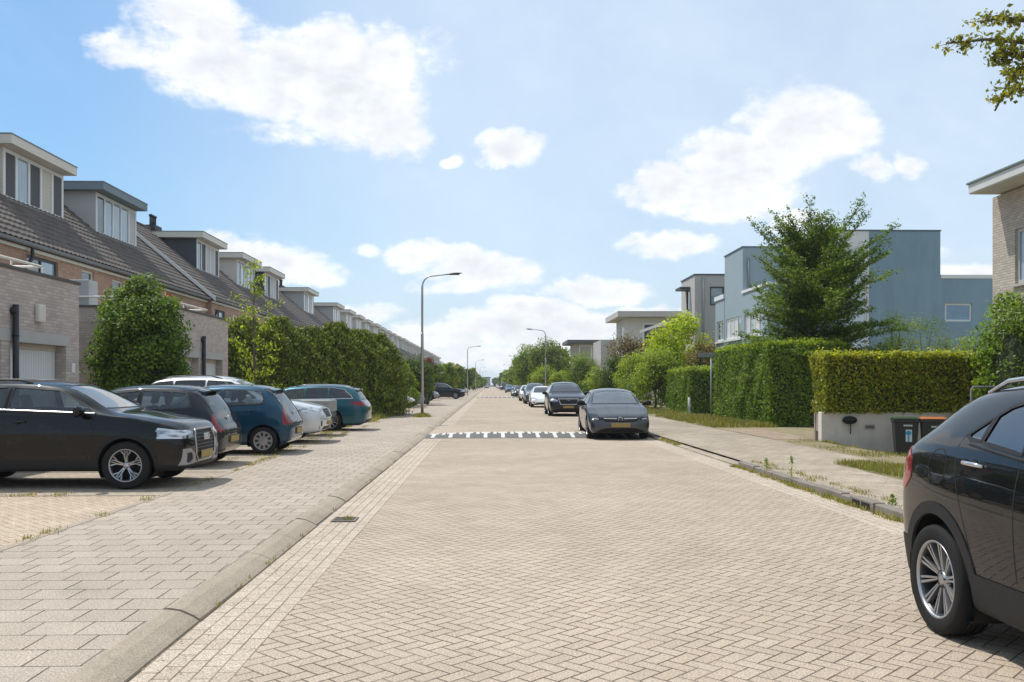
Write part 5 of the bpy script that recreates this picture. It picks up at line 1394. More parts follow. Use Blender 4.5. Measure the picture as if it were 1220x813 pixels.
rp.tube([(-3.72, 3.5, 5.4), (-3.72, 3.5, 8.0)], .05, 8); rp.build('downpipe', ZINC, bb)

# grey building behind it
GREYR = pbr('grey_render', (.46, .43, .395), .85, var=.10, vs=.7, bmp=.01, bs=20)
gb = empty('grey_building', (13.5, 59.8, 0), label='grey-beige tall narrow house with small square window, left of the blue one', cat='building')
w = MB(); wallbox(w, 'y', 0, .3, 0, 6.5, 0, 8.75, [(1.0, 1.95, 6.75, 8.0)]); w.box(0, .3, .301, 4.2, 0, 6.6).box(0, .3, .301, 1.6, 6.6, 8.75).box(0, .3, 2.6, 4.2, 6.6, 8.75).box(0, .3, 1.6, 2.6, 7.95, 8.75); w.box(.301, 6.5, .301, 4.2, 8.45, 8.75)
w.build('wall', GREYR, gb); window(gb, 'y', .05, -1, 1.0, 1.95, 6.75, 8.0, fm=SLATE, pm=PANEL_, fw=.1)
window(gb, 'x', .04, -1, 1.6, 2.6, 6.6, 7.95, fm=SLATE, fw=.08)
MB().box(-.7, 0, 1.3, 2.9, 7.96, 8.12).build('window_hood', SLATE, gb); MB().box(-.05, 6.6, -.05, 4.25, 8.752, 8.84).build('roof_edging', SLATE, gb)
MB().tube([(.55, -.06, 0), (.55, -.06, 8.6)], .055, 8).build('downpipe', ZINC, gb)
MB().box(1.6, 5.5, 2.5, 3.6, 9.05, 9.12).build('solar_panel', SLATE, gb)
# low wing with a pitched eaves line
lw = empty('low_house', (13.2, 62, 0), label='low house with mono-pitch roof line behind the yellow-green tree', cat='house')
MB().prism([(0, 0), (0, 5.9), (3, 6.9), (12, 6.9), (12, 0)], 2.3, 12, 'y').build('wall', BR_BEIGE, lw)
MB().prism([(-.9, 5.75), (-.9, 5.98), (3.0, 7.15), (13, 7.15), (13, 6.92), (3.0, 6.92)], 1.6, 12.6, 'y').build('roof', pbr('pale_fascia', (.42, .40, .37), .7), lw)
# white house
wh_ = empty('white_house', (13.2, 88, 0), label='white house with overhanging flat roof and dark upper windows above the shrubs', cat='house')
w = MB(); wallbox(w, 'y', 0, .3, 0, 9, 0, 8.0, [(1.6, 7.6, 4.9, 7.5)]); wallbox(w, 'x', 0, .3, .301, 7, 0, 8.0, [(1.5, 4.0, 5.0, 7.3)]); w.build('wall', pbr('white_render', (.62, .59, .54), .8, var=.06), wh_)
window(wh_, 'y', .05, -1, 1.6, 7.6, 4.9, 7.5, n=3, fw=.16, pm=PANE); window(wh_, 'x', .05, -1, 1.5, 4, 5, 7.3, n=2, fw=.12, pm=PANEL_)
MB().box(-1.0, 9.5, -1.3, 8.2, 8.02, 8.55).build('roof', pbr('roof_fascia', (.50, .47, .42), .7), wh_)
# farther pale blocks
f1_ = empty('beige_house', (13.4, 110, 0), label='plain beige block house between the shrubs, far right', cat='house')
w = MB(); w.box(0, 9, 0, 8, 0, 6.2).box(0, 4.2, -.0, 8, 6.202, 6.9); w.build('wall', GREYR, f1_); window(f1_, 'y', -.02, -1, 1.2, 3.0, 5.0, 6.0, n=2, pm=PANE)
f2_ = empty('flat_house', (12.6, 135, 0), label='small flat-roofed house with dark glazing, farthest on the right', cat='house')
MB().box(0, 9, 0, 8, 0, 7.6).build('wall', BR_BEIGE, f2_); window(f2_, 'y', -.02, -1, 0.6, 6.2, 5.4, 7.3, n=3, pm=PANE, fw=.15); MB().box(-1.2, 10, -1.2, 9, 7.62, 8.1).build('roof', pbr('roof_dark', (.10, .10, .10), .7), f2_)

# brick house at the right edge
rh = empty('brick_house', (12.85, 9, 0), label='sand-grey brick house with overhanging white roof at the right edge', cat='house')
w = MB(); wallbox(w, 'x', 0, .3, 0, 14.0, -.4, 6.32, [(10.6, 13.0, 4.0, 5.35), (5.2, 8.2, 4.0, 5.35), (5.2, 8.2, .9, 2.5)]); w.box(.301, 9, 13.7, 14.0, -.4, 6.32); w.box(.301, 9, 0, .3, -.4, 6.32); w.box(8.7, 9, .301, 13.7, -.4, 6.3)
w.build('wall', BR_SAND, rh)
for (a, b_, c, d) in [(10.6, 13.0, 4.0, 5.35), (5.2, 8.2, 4.0, 5.35), (5.2, 8.2, .9, 2.5)]: window(rh, 'x', .06, -1, a, b_, c, d, n=2, fm=LGREY, pm=PANEL_, fw=.09); MB().box(-.06, .05, a - .05, b_ + .05, c - .07, c - .004).build('window_sill', CONCW, rh)
MB().box(-.70, 9.8, -.8, 13.80, 6.36, 6.38).box(-.72, 9.82, -.82, 13.82, 6.382, 6.60).build('roof', pbr('eaves_white', (.58, .58, .55), .6), rh); MB().box(-.76, 9.86, -.86, 13.86, 6.602, 6.65).build('roof_edging', pbr('edging_grn', (.12, .16, .13), .5), rh)
for (y, z) in ((13.35, 2.9), (12.7, 2.6)): MB().bbox(-.10, -.002, y, y + .1, z, z + .16, .02).build('wall_lamp', LGREY, rh)
# distant buildings closing the street
for i, (x, y, w_2, h_, lb) in enumerate([(-8, 560, 8, 5.5, 'dark block closing the far end of the street, left'), (2, 600, 10, 5, 'low grey block at the vanishing point of the street')]):
    r0 = empty('distant_building', (x, y, 0), label=lb, cat='building'); MB().box(0, w_2, 0, 12, 0, h_).build('wall', GREYR, r0); MB().box(-.4, w_2 + .4, -.4, 12.4, h_ + .01, h_ + .5).build('roof', SLATE, r0)
# ================================================================== VEGETATION
def leafmat(name, c, c2=None, vary=.85, trans=.35, rough=.55, clump=1.2):
    m, k, b = newmat(name); c2 = c2 or tuple(q * 1.5 for q in c); fb_ = 2.1
    c = (c[0] * fb_ * 1.16, c[1] * fb_ * .97, c[2] * 1.2); c2 = (c2[0] * fb_ * 1.16, c2[1] * fb_ * .97, c2[2] * 1.2)
    g_ = k.node('ShaderNodeNewGeometry'); r_ = E(k, g_.outputs['Random Per Island']); n = k.noise(k.pos(), clump, 3, .6)
    t = k.m('ADD', r_ * .6, (n - .35) * .9, clamp=True)
    col = k.scale(k.mix(t, (*c, 1), (*c2, 1)), (1.0 - vary * .5) + r_ * vary)
    col = k.mix(k.smooth(k.noise(k.pos(), .8, 5, .7), .58, .72, 0.0, .35), col, (c2[0] * .9 + .02, c2[1] * .55, c2[2] * .8, 1))
    # a few leaves have yellowed
    col = k.mix(k.m('GREATER_THAN', r_, .975) * .6, col, (c2[0] * 1.6 + .04, c2[1] * 1.1 + .02, c2[2], 1))
    k.put(b.inputs['Base Color'], col); b.inputs['Roughness'].default_value = rough; b.inputs['Specular IOR Level'].default_value = .35
    tl = k.node('ShaderNodeBsdfTranslucent'); k.put(tl.inputs[0], k.mix(1.0, k.scale(col, 1.6), (1.0, 1.05, .45, 1), 'MULTIPLY'))
    mx = k.node('ShaderNodeMixShader'); mx.inputs[0].default_value = trans
    k.put(mx.inputs[1], b.outputs[0]); k.put(mx.inputs[2], tl.outputs[0])
    k.put([q for q in m.node_tree.nodes if q.type == 'OUTPUT_MATERIAL'][0].inputs[0], mx.outputs[0]); return m
G_BEECH = leafmat('leaf_beech', (.030, .058, .010), (.066, .115, .018))
G_HEDGE = leafmat('leaf_hornbeam', (.040, .082, .012), (.085, .145, .022))
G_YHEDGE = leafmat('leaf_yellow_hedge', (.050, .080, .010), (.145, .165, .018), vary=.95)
G_YLIT = leafmat('leaf_yellow_lit_top', (.09, .125, .015), (.17, .19, .03), trans=.45)  # brighter leaves for the hedge top, light from above put into the colour
G_CONIF = leafmat('leaf_conifer', (.044, .074, .012), (.100, .135, .022), vary=.95, trans=.15, clump=.9)
G_IVY = leafmat('leaf_climber', (.026, .056, .010), (.070, .125, .020), vary=.9)
G_YOUNG = leafmat('leaf_young', (.085, .13, .015), (.15, .20, .025), trans=.5)
G_MID = leafmat('leaf_mid_green', (.045, .085, .014), (.095, .150, .026))
G_LIGHT = leafmat('leaf_light_green', (.075, .120, .018), (.135, .190, .030), trans=.4)
G_LIME = leafmat('leaf_lime', (.11, .175, .012), (.19, .24, .02), trans=.5)
G_BROWN = leafmat('leaf_purple_brown', (.055, .050, .024), (.105, .085, .040), trans=.2)
G_RED = leafmat('leaf_dark_red', (.060, .018, .022), (.10, .035, .035), trans=.2)
G_DARK = leafmat('leaf_dark', (.022, .045, .010), (.045, .080, .016))
G_FAR = leafmat('leaf_far', (.045, .075, .020), (.085, .120, .032), clump=.3)
GRASS = leafmat('grass_blades', (.055, .085, .015), (.12, .13, .04), trans=.3); GRASSD = leafmat('grass_dry', (.10, .105, .075), (.16, .155, .11), trans=.3)
BARK = pbr('bark', (.10, .08, .06), .9, var=.3, vs=5, bmp=.02, bs=20); CORE = pbr('foliage_core_dark', (.030, .042, .014), .95, var=.4, vs=6)  # CORE: solid dark filler, the foliage's inner shade put into its colour

def unit(n, r=rng):
    v = r.normal(size=(n, 3)); return v / np.linalg.norm(v, axis=1, keepdims=True)
def leaves(name, P, size, mat, parent, N=None, bias=1.0, asp=.62, jit=.35, D=None, mi=None, r=rng):
    """one rhombus, folded at its midrib, for every point"""
    n = len(P); q = unit(n, r)
    nn = q if N is None else q + N * bias
    nn /= np.linalg.norm(nn, axis=1, keepdims=True) + 1e-9
    d = unit(n, r) if D is None else D + unit(n, r) * .6
    d -= nn * (d * nn).sum(1, keepdims=True); d /= np.linalg.norm(d, axis=1, keepdims=True) + 1e-9
    s = np.cross(nn, d); L = (size * (1 + jit * (r.random(n) * 2 - 1)))[:, None]
    a = P - d * L * .5; c = P + d * L * .5 - nn * L * .08
    m_ = P + nn * L * .06; b1 = m_ - s * L * asp * .5 - d * L * .04; b2 = m_ + s * L * asp * .5 - d * L * .04
    v = np.stack([a, b1, c, b2], 1).reshape(-1, 3); f = np.arange(n * 4).reshape(n, 4)
    return fast_mesh(name, v, f, mat, parent, mi=mi)
def clumps(n, cen, rad, shell_=.55, r=rng, zmin=None):
    """points spread through an ellipsoid, denser to its outside"""
    u = unit(n, r); t = (shell_ + (1 - shell_) * r.random(n) ** .6); p = u * t[:, None] * np.array(rad) + np.array(cen)
    if zmin is not None: p[:, 2] = np.maximum(p[:, 2], zmin + r.random(n) * .2)
    return p
def crown(n, cen, rad, nclump, csize, r, shell_=.5, flat=.7):
    """leaf positions gathered in clumps; the clumps fill the crown's volume unevenly"""
    cc = clumps(nclump, (0, 0, 0), (1, 1, 1), shell_, r) * np.array(rad)
    w = r.random(nclump) + .35; w /= w.sum(); idx = r.choice(nclump, n, p=w)
    sc = csize * (.6 + .8 * r.random(nclump))
    off = unit(n, r) * (r.random(n) ** .45)[:, None] * sc[idx][:, None]; off[:, 2] *= flat
    P = cc[idx] + off
    Nn = off / (np.linalg.norm(off, axis=1, keepdims=True) + 1e-6) * .6 + P / (np.linalg.norm(P, axis=1, keepdims=True) + 1e-6) * .5; Nn[:, 2] += .35
    return P + np.array(cen), Nn, cc + np.array(cen)

def tree(label, x, y, z0, h, rx, ry, mat, n=9000, leaf=.10, nclump=60, cs=None, trunk=.10, low=.15, seed=1, name='tree', cat='tree', group=None, core=0.0, shell_=.45, asp=.62, parts=True, mat2=None, bark=None):
    r = np.random.default_rng(seed)
    root = empty(name, (x, y, z0), label=label, cat=cat, group=group)
    zc = h * (low + (1 - low) / 2); rz = h * (1 - low) / 2; cs = cs or min(rx, rz) * .42
    P, Nn, cc = crown(n, (0, 0, zc), (rx - cs * .5, ry - cs * .5, rz - cs * .4), nclump, cs, r, shell_)
    P[:, 2] = np.maximum(P[:, 2], .03 + r.random(n) * .05)
    if mat2: leaves('crown', P, leaf, [mat, mat2], root, Nn, 1.1, asp, mi=(r.random(n) > .8).astype(int), r=r)
    else: leaves('crown', P, leaf, mat, root, Nn, 1.1, asp, r=r)
    t = MB(); lean = r.normal(size=2) * .04 * h
    top = Vector((lean[0], lean[1], h * .86)); t.tube([(0, 0, -.15), (0, 0, h * low * .6), (lean[0] * .4, lean[1] * .4, h * .45), tuple(top)], [trunk * 1.2, trunk, trunk * .7, trunk * .15], 8)
    for i in range(min(len(cc), 26)):
        c = cc[i]; f = min(.9, max(.12, (c[2] / h) * .7)); s0 = Vector((lean[0] * f, lean[1] * f, h * f * .9))
        e = Vector(c); md = s0.lerp(e, .5) + Vector((0, 0, -.06 * h)); t.tube([s0, md, e], [trunk * .38 * (1 - f * .5), trunk * .22, trunk * .05], 5, cap=False)
    t.build('trunk', bark or BARK, root)
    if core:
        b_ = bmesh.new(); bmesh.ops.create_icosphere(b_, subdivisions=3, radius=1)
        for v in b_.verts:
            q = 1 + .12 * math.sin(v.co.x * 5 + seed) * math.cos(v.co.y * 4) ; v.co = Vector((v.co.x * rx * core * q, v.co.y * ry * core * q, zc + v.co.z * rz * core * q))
        MB().bm(b_).build('dark_core', CORE, root)
    return root

def hedge(label, x0, x1, y0, y1, z0, z1, mat, top=None, dens=900, leaf=.07, seed=3, faces='all', wav=.05, name='hedge', tops=True, core=.10, shag=.04):
    shag = shag * 1.6
    r = np.random.default_rng(seed); root = empty(name, (x0, y0, z0), label=label, cat='hedge')
    w, l, h = x1 - x0, y1 - y0, z1 - z0; Ps, Ns, T = [], [], []
    def add(P, nv, istop=False):
        nz = np.sin(P[:, 0] * 2.1 + P[:, 1] * 1.3) * np.cos(P[:, 1] * 1.9 + P[:, 2] * 2.7) * wav + np.sin(P[:, 0] * 6 + P[:, 2] * 5 + P[:, 1] * 7) * wav * .4
        dep = -np.abs(r.normal(size=len(P))) * .10 + (r.random(len(P)) ** 6) * shag
        P = P + np.array(nv) * (nz + dep)[:, None]; Ps.append(P); Ns.append(np.tile(np.array(nv, float), (len(P), 1))); T.append(np.full(len(P), istop))
        if istop:      # shoots standing proud of the clipped top
            m_ = int(len(P) * .10); q = P[r.choice(len(P), m_)].copy(); q[:, 2] += r.random(m_) ** 2 * .16; Ps.append(q); Ns.append(np.tile(np.array((0, 0, 1.0)), (m_, 1))); T.append(np.full(m_, True))
    def rnd(a, b_, n): return a + (b_ - a) * r.random(n)
    A = int(w * h * dens); add(np.stack([rnd(0, w, A), np.zeros(A), rnd(.0, h, A)], 1), (0, -1, 0))
    A = int(w * h * dens * .3); add(np.stack([rnd(0, w, A), np.full(A, l), rnd(.0, h, A)], 1), (0, 1, 0))
    A = int(l * h * dens); add(np.stack([np.zeros(A), rnd(0, l, A), rnd(.0, h, A)], 1), (-1, 0, 0))
    A = int(l * h * dens * .4); add(np.stack([np.full(A, w), rnd(0, l, A), rnd(0, h, A)], 1), (1, 0, 0))
    A = int(l * w * dens); add(np.stack([rnd(0, w, A), rnd(0, l, A), np.full(A, h)], 1), (0, 0, 1), True)
    P = np.concatenate(Ps); N = np.concatenate(Ns); T = np.concatenate(T)
    # leaves along the top mostly take the brighter top material
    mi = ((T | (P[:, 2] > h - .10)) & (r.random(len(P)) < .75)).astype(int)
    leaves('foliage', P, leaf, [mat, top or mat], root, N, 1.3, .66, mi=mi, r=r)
    MB().bbox(core, w - core, core, l - core, -.0, h - core, .05).build('dark_core', CORE, root)
    s = MB()
    for i in range(int(max(w, l) / .35)):
        a = (i + .5) * .35; x, y = (a, l / 2) if w > l else (w / 2, a); s.tube([(x, y, -.1), (x, y, h * .6)], [.025, .015], 5)
    s.build('stem', BARK, root); return root

def grass(name, pts, hmin, hmax, mats, label=None, seed=5, w=.008, lean=.5, kind='stuff', cat=None, parent=None):
    r = np.random.default_rng(seed); n = len(pts); h = hmin + (hmax - hmin) * r.random(n) ** 1.6; a = r.random(n) * 6.283; d = np.stack([np.cos(a), np.sin(a), np.zeros(n)], 1)
    s = np.stack([-np.sin(a), np.cos(a), np.zeros(n)], 1) * w; ln = d * (h * lean * r.random(n))[:, None]; up = np.array([0, 0, 1.0]) * h[:, None]
    v = np.stack([pts - s, pts + s, pts + s * .6 + up * .6 + ln * .4, pts - s * .6 + up * .6 + ln * .4, pts + up + ln], 1).reshape(-1, 3); b_ = np.arange(n)[:, None] * 5
    q = b_ + np.array([[0, 1, 2, 3]]); t = b_ + np.array([[3, 2, 4, 4]])
    me_f = np.concatenate([q, b_ + np.array([[3, 2, 4, 3]])]) ; 
    # second face as a triangle stored through a degenerate-free list
    me = bpy.data.meshes.new(name); me.vertices.add(len(v)); me.vertices.foreach_set('co', v.astype(np.float32).ravel())
    li = np.concatenate([q.ravel(), (b_ + np.array([[3, 2, 4]])).ravel()]).astype(np.int32); me.loops.add(len(li)); me.loops.foreach_set('vertex_index', li)
    me.polygons.add(2 * n); me.polygons.foreach_set('loop_start', np.concatenate([np.arange(n) * 4, n * 4 + np.arange(n) * 3]).astype(np.int32)); me.polygons.foreach_set('loop_total', np.concatenate([np.full(n, 4), np.full(n, 3)]).astype(np.int32))
    for m_ in mats: me.materials.append(m_)
    if len(mats) > 1:
        k_ = (r.random(n) > .55).astype(np.int32); me.polygons.foreach_set('material_index', np.concatenate([k_, k_]))
    me.update(calc_edges=True)
    o = link(bpy.data.objects.new(name, me), parent); 
    if kind: o['kind'] = kind
    if label: o['label'] = label
    if cat: o['category'] = cat
    return o

# ---------------- right side
hedge('clipped yellow-green beech hedge standing on the concrete wall', 8.69, 14.6, 23.42, 24.45, .80, 2.34, G_YHEDGE, G_YLIT, dens=1500, leaf=.075, seed=21, shag=.07)
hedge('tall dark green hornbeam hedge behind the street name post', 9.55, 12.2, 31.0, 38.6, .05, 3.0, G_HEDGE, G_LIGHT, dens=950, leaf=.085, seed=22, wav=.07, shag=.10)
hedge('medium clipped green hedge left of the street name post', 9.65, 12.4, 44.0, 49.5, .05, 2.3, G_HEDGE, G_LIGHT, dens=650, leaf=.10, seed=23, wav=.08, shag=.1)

def layered_tree(label, x, y, z0, h, seed=4):
    """beech with flat, spreading sprays of leaves"""
    r = np.random.default_rng(seed); root = empty('beech_tree', (x, y, z0), label=label, cat='tree')
    t = MB(); t.tube([(0, 0, -.2), (.03, 0, 1.5), (-.05, .05, 3.5), (.02, 0, 5.6), (.0, 0, h - 1.1)], [.13, .11, .085, .05, .012], 10)
    Ps, Ds = [], []
    nb = 175
    for i in range(nb):
        f = (i + r.random()) / nb; z = 1.3 + (h - 3.4) * f ** 1.25; a = i * 2.4 + r.normal() * .3
        env = np.interp(f, [0, .12, .3, .5, .65, .8, .92, 1], [3.1, 3.3, 3.3, 3.3, 3.25, 3.1, 2.7, 2.0])
        L = env * (.52 + .56 * r.random()) * (1 + .14 * math.sin(a * 2 + z * 1.7)); up = np.interp(f, [0, .35, .7, 1], [.05, .24, .62, 1.5]) + r.normal() * .22
        d = np.array([math.cos(a), math.sin(a), up]); d /= np.linalg.norm(d)
        base = np.array([0, 0, z]); pts = [base + d * L * s + np.array([0, 0, -.14 * L * s * s * (1 - f)]) for s in (0, .35, .7, 1)]
        t.tube([tuple(q) for q in pts], [.035 * (1 - f * .6), .024, .014, .004], 5, cap=False)
        nt = int(8 + 11 * L / 2.7)
        for j in range(nt):
            s = .12 + .88 * (j + r.random()) / nt; p = base + d * L * s + np.array([0, 0, -.14 * L * s * s * (1 - f)]); sd = 1 if j % 2 else -1
            lt = (.30 + .70 * (1 - s)) * min(1, L / 1.7) * (.6 + .8 * r.random()); td = d * .7 + np.array([-d[1], d[0], 0]) * sd * .9 + np.array([0, 0, .22 + r.normal() * .22]); td /= np.linalg.norm(td)
            nl = int(14 + 40 * lt)
            q = r.random(nl); Ps.append(p + td * (q * lt)[:, None] + r.normal(size=(nl, 3)) * np.array([.06, .06, .045])); Ds.append(np.tile(td, (nl, 1)))
    P = np.concatenate(Ps); D = np.concatenate(Ds)
    leaves('crown', P, .088, G_BEECH, root, np.tile([0, 0, 1.0], (len(P), 1)), 1.1, .64, D=D, r=r)
    t.build('trunk', BARK, root); return root
layered_tree('tall beech tree with spreading horizontal sprays in front of the blue building', 12.1, 33.6, .05, 8.35, seed=12)

tree('pale feathery shrub above the yellow-green hedge', 15.2, 33.0, 0, 4.3, 1.3, 1.0, G_LIGHT, 5000, .075, 60, .45, .04, seed=31, name='shrub', cat='shrub', shell_=.2, asp=.3, low=.1)
for i, (px, h, rx, m_, lb) in enumerate([(1110, 4.1, 1.0, G_MID, 'slender leafed shrub rising behind the middle of the yellow-green hedge'), (1140, 3.8, .9, G_LIGHT, 'light shrub under the small white window of the blue building'),
                                 (1172, 3.9, 1.1, G_MID, 'green shrub at the right end behind the clipped hedge'), (1072, 4.2, 1.0, G_LIGHT, 'low pale shrub between the beech and the feathery shrub')]):
    tree(lb, (px - 584) / F * 32, 32.0, 0, h, rx, .9, m_, 3600, .085, 40, .42, .04, seed=40 + i, name='shrub', cat='shrub', shell_=.2, asp=.35, low=.1)
tree('dense green shrub against the brick house at the right edge', 12.15, 20.6, -.3, 4.15, .98, 1.2, G_HEDGE, 14000, .085, 90, .42, .08, seed=46, name='shrub', cat='shrub', core=.55, low=.0)

# overhanging oak bough, top right; its trunk stands outside the picture
ok = empty('oak_tree', (9.6, 9.2, -.1), label='oak bough hanging into the top right corner', cat='tree')
t = MB(); t.tube([(0, 0, -.3), (0, 0, 2.2), (-.2, .1, 4.2), (-.2, .2, 6.5), (0, .2, 8.2)], [.24, .2, .17, .11, .04], 12)
r = np.random.default_rng(77); Ps = []
boughs = [[(1330, 40, 9.4), (1270, 52, 9.8), (1225, 45, 10.0), (1180, 42, 10.1), (1135, 47, 10.2)], [(1290, 45, 9.7), (1240, 20, 10.2), (1200, 15, 10.4), (1175, 22, 10.5)], [(1290, 60, 9.6), (1245, 70, 9.8), (1215, 85, 9.8), (1193, 128, 9.9)],
          [(1260, 55, 9.8), (1225, 62, 9.9), (1200, 58, 10), (1190, 68, 10.1)], [(1300, 70, 9.5), (1260, 95, 9.6), (1230, 100, 9.6), (1212, 105, 9.7)]]
for bw in boughs:
    pts = [at(a, b_, c) - Vector(ok.location) for a, b_, c in bw]; s0 = Vector((-.2, .15, 5.2)); allp = [s0] + pts
    t.tube(allp, [.07] + [.03 * (1 - i / len(pts)) + .004 for i in range(len(pts))], 6)
    for a, b_ in zip(pts, pts[1:]):
        for q in range(19):
            c = a.lerp(b_, r.random()); dr = Vector(r.normal(size=3)); dr.normalize(); dr.z *= .55; ln = .10 + .16 * r.random(); e = c + dr * ln
            t.tube([c, e], [.004, .002], 4, cap=False)
            nl = 7; Ps.append(np.array(c)[None] + np.array(e - c)[None] * (.35 + .8 * r.random(nl))[:, None] + r.normal(size=(nl, 3)) * .022)
# the rest of the crown, out of frame
ext = crown(5000, (.6, -.6, 7.0), (2.2, 2.4, 1.5), 80, .5, r)[0]
leaves('crown', np.concatenate(Ps + [ext]), .062, leafmat('leaf_oak', (.055, .080, .014), (.13, .14, .03), trans=.35), ok, None, 1, .55, r=r); t.build('trunk', BARK, ok)

# shrubs and trees along the right side (px, top py, Y, half width px)
def by_px(kind, px, py, Y, hw, mat, n, leaf, seed, label, **kw):
    x = (px - HX) / F * Y; h = CAMZ + (HY - py) / F * Y - .05; rx = hw / F * Y
    return tree(label, x, Y, .05, h, rx, kw.pop('ry', rx * .9), mat, n, leaf, kw.pop('nc', 70), kw.pop('cs', None), kw.pop('trunk', .06), seed=seed, name=kind, cat='tree' if 'tree' in kind else 'shrub', **kw)
by_px('tree', 812, 366, 55, 44, G_LIME, 12000, .16, 51, 'bright lime-green tree in front of the pale houses', cs=.75, low=.10, trunk=.1)
by_px('shrub', 838, 392, 51.5, 25, G_BROWN, 7000, .09, 52, 'purple-brown shrub right of the lime-green tree', low=.1, core=.3)
by_px('shrub', 782, 408, 51, 30, G_LIGHT, 9000, .11, 53, 'loose light green shrub below the lime-green tree', low=.0, core=.38)
by_px('shrub', 806, 424, 50.5, 24, G_MID, 6000, .10, 54, 'mid green shrub left of the medium clipped hedge', low=.0, core=.38)
by_px('shrub', 757, 413, 58, 26, G_LIGHT, 8000, .11, 55, 'light green bush behind the dark grey hatchback', low=.0, core=.38)
by_px('tree', 748, 391, 66, 30, G_BROWN, 8000, .12, 56, 'thin purple-brown tree before the white house', low=.15, shell_=.2, ry=1.5)
by_px('shrub', 733, 422, 62, 22, G_DARK, 7000, .11, 57, 'dark green bush right of the weeping tree', low=.0, core=.38)
by_px('weeping_tree', 692, 418, 78, 25, G_MID, 11000, .16, 58, 'dark weeping tree with drooping foliage behind the black suv', low=.02, asp=.25, core=.5)
by_px('shrub', 714, 436, 70, 18, G_LIGHT, 5000, .13, 59, 'pale green shrub between the weeping tree and the dark bush', low=.0, core=.38)
by_px('tree', 652, 402, 104, 26, G_FAR, 11000, .20, 60, 'tall tree right behind the nearest right street lamp', low=.1, core=.4, trunk=.15)
by_px('tree', 632, 408, 112, 22, G_MID, 9000, .20, 61, 'tall tree left of the nearest right street lamp', low=.08, core=.4, trunk=.15)
by_px('shrub', 648, 434, 90, 20, G_LIGHT, 6000, .15, 62, 'yellowish bush below the tall trees on the right', low=.0, core=.38)
by_px('shrub', 668, 440, 84, 16, G_LIGHT, 5000, .15, 63, 'small bright bush left of the weeping tree', low=.0, core=.38)
for i, (px, py, Y, hw, m_, lb) in enumerate([(620, 424, 150, 12, G_MID, 'round tree beyond the two tall ones'), (613, 432, 185, 9, G_LIGHT, 'yellowish tree further down the right row'), (606, 438, 230, 8, G_LIGHT, 'small yellow-green tree far down the right row'), (600, 443, 300, 7, G_FAR, 'tiny tree near the end of the right row'),
                                       (671, 412, 118, 14, G_MID, 'green tree between the lamp and the weeping tree'), (640, 440, 130, 12, G_FAR, 'low green bush at the feet of the far trees'), (626, 442, 140, 9, G_LIGHT, 'low yellowish bush behind the parked row'), (614, 446, 190, 7, G_MID, 'low dark bush behind the far parked cars'), (605, 449, 250, 6, G_FAR, 'lowest bush of the far right row')]):
    by_px('tree', px, py, Y, hw, m_, 4500, .0022 * Y, 70 + i, lb, low=.03, core=.5, nc=40)
for i, (px, py, Y, hw) in enumerate([(598, 446, 520, 9), (607, 441, 540, 11), (615, 447, 500, 8), (591, 450, 560, 6), (579, 452, 600, 5), (573, 450, 480, 7), (566, 452, 470, 6)]):
    by_px('distant_tree', px, py, Y, hw, G_DARK, 2200, 1.0, 90 + i, ['far bluish tree over the end of the street', 'tallest far bluish tree at the end of the street', 'far dark tree right of the street end', 'small far tree nearest the vanishing point', 'tiny tree left of the vanishing point', 'far tree behind the left row', 'far tree beside the orange roofs'][i], low=.02, core=.7, nc=24)
# shrubs close behind the parked row on the right
for i, (X, Y, h, rx, m_) in enumerate([(8.9, 56, 2.2, 1.3, G_MID), (8.8, 64, 2.0, 1.4, G_DARK), (8.6, 74, 2.4, 1.5, G_MID), (8.6, 84, 2.2, 1.5, G_LIGHT), (8.5, 96, 2.6, 1.8, G_MID), (8.5, 110, 2.6, 2, G_DARK), (8.4, 128, 3, 2.2, G_MID), (8.4, 150, 3, 2.6, G_LIGHT), (8.3, 175, 3.2, 3, G_MID), (8.3, 210, 3.5, 4, G_MID), (8.3, 260, 4, 5, G_FAR), (8.3, 330, 5, 6, G_FAR)]):
    tree(['leafy bush behind the black suv', 'dark bush behind the white car', 'green bush behind the blue-grey suv', 'light bush behind the small white car', 'bush behind the dark car of the right row', 'dark bush beyond it on the right verge', 'bush on the right verge near the second lamp', 'pale bush further along the right verge', 'verge bush before the third right lamp', 'far verge bush on the right', 'very far verge bush on the right', 'farthest verge bush on the right'][i], X, Y, .05, h, rx, rx * 1.2, m_, 3500, .0016 * Y + .02, 36, None, .05, seed=110 + i, name='shrub', cat='shrub', low=.0, core=.4)

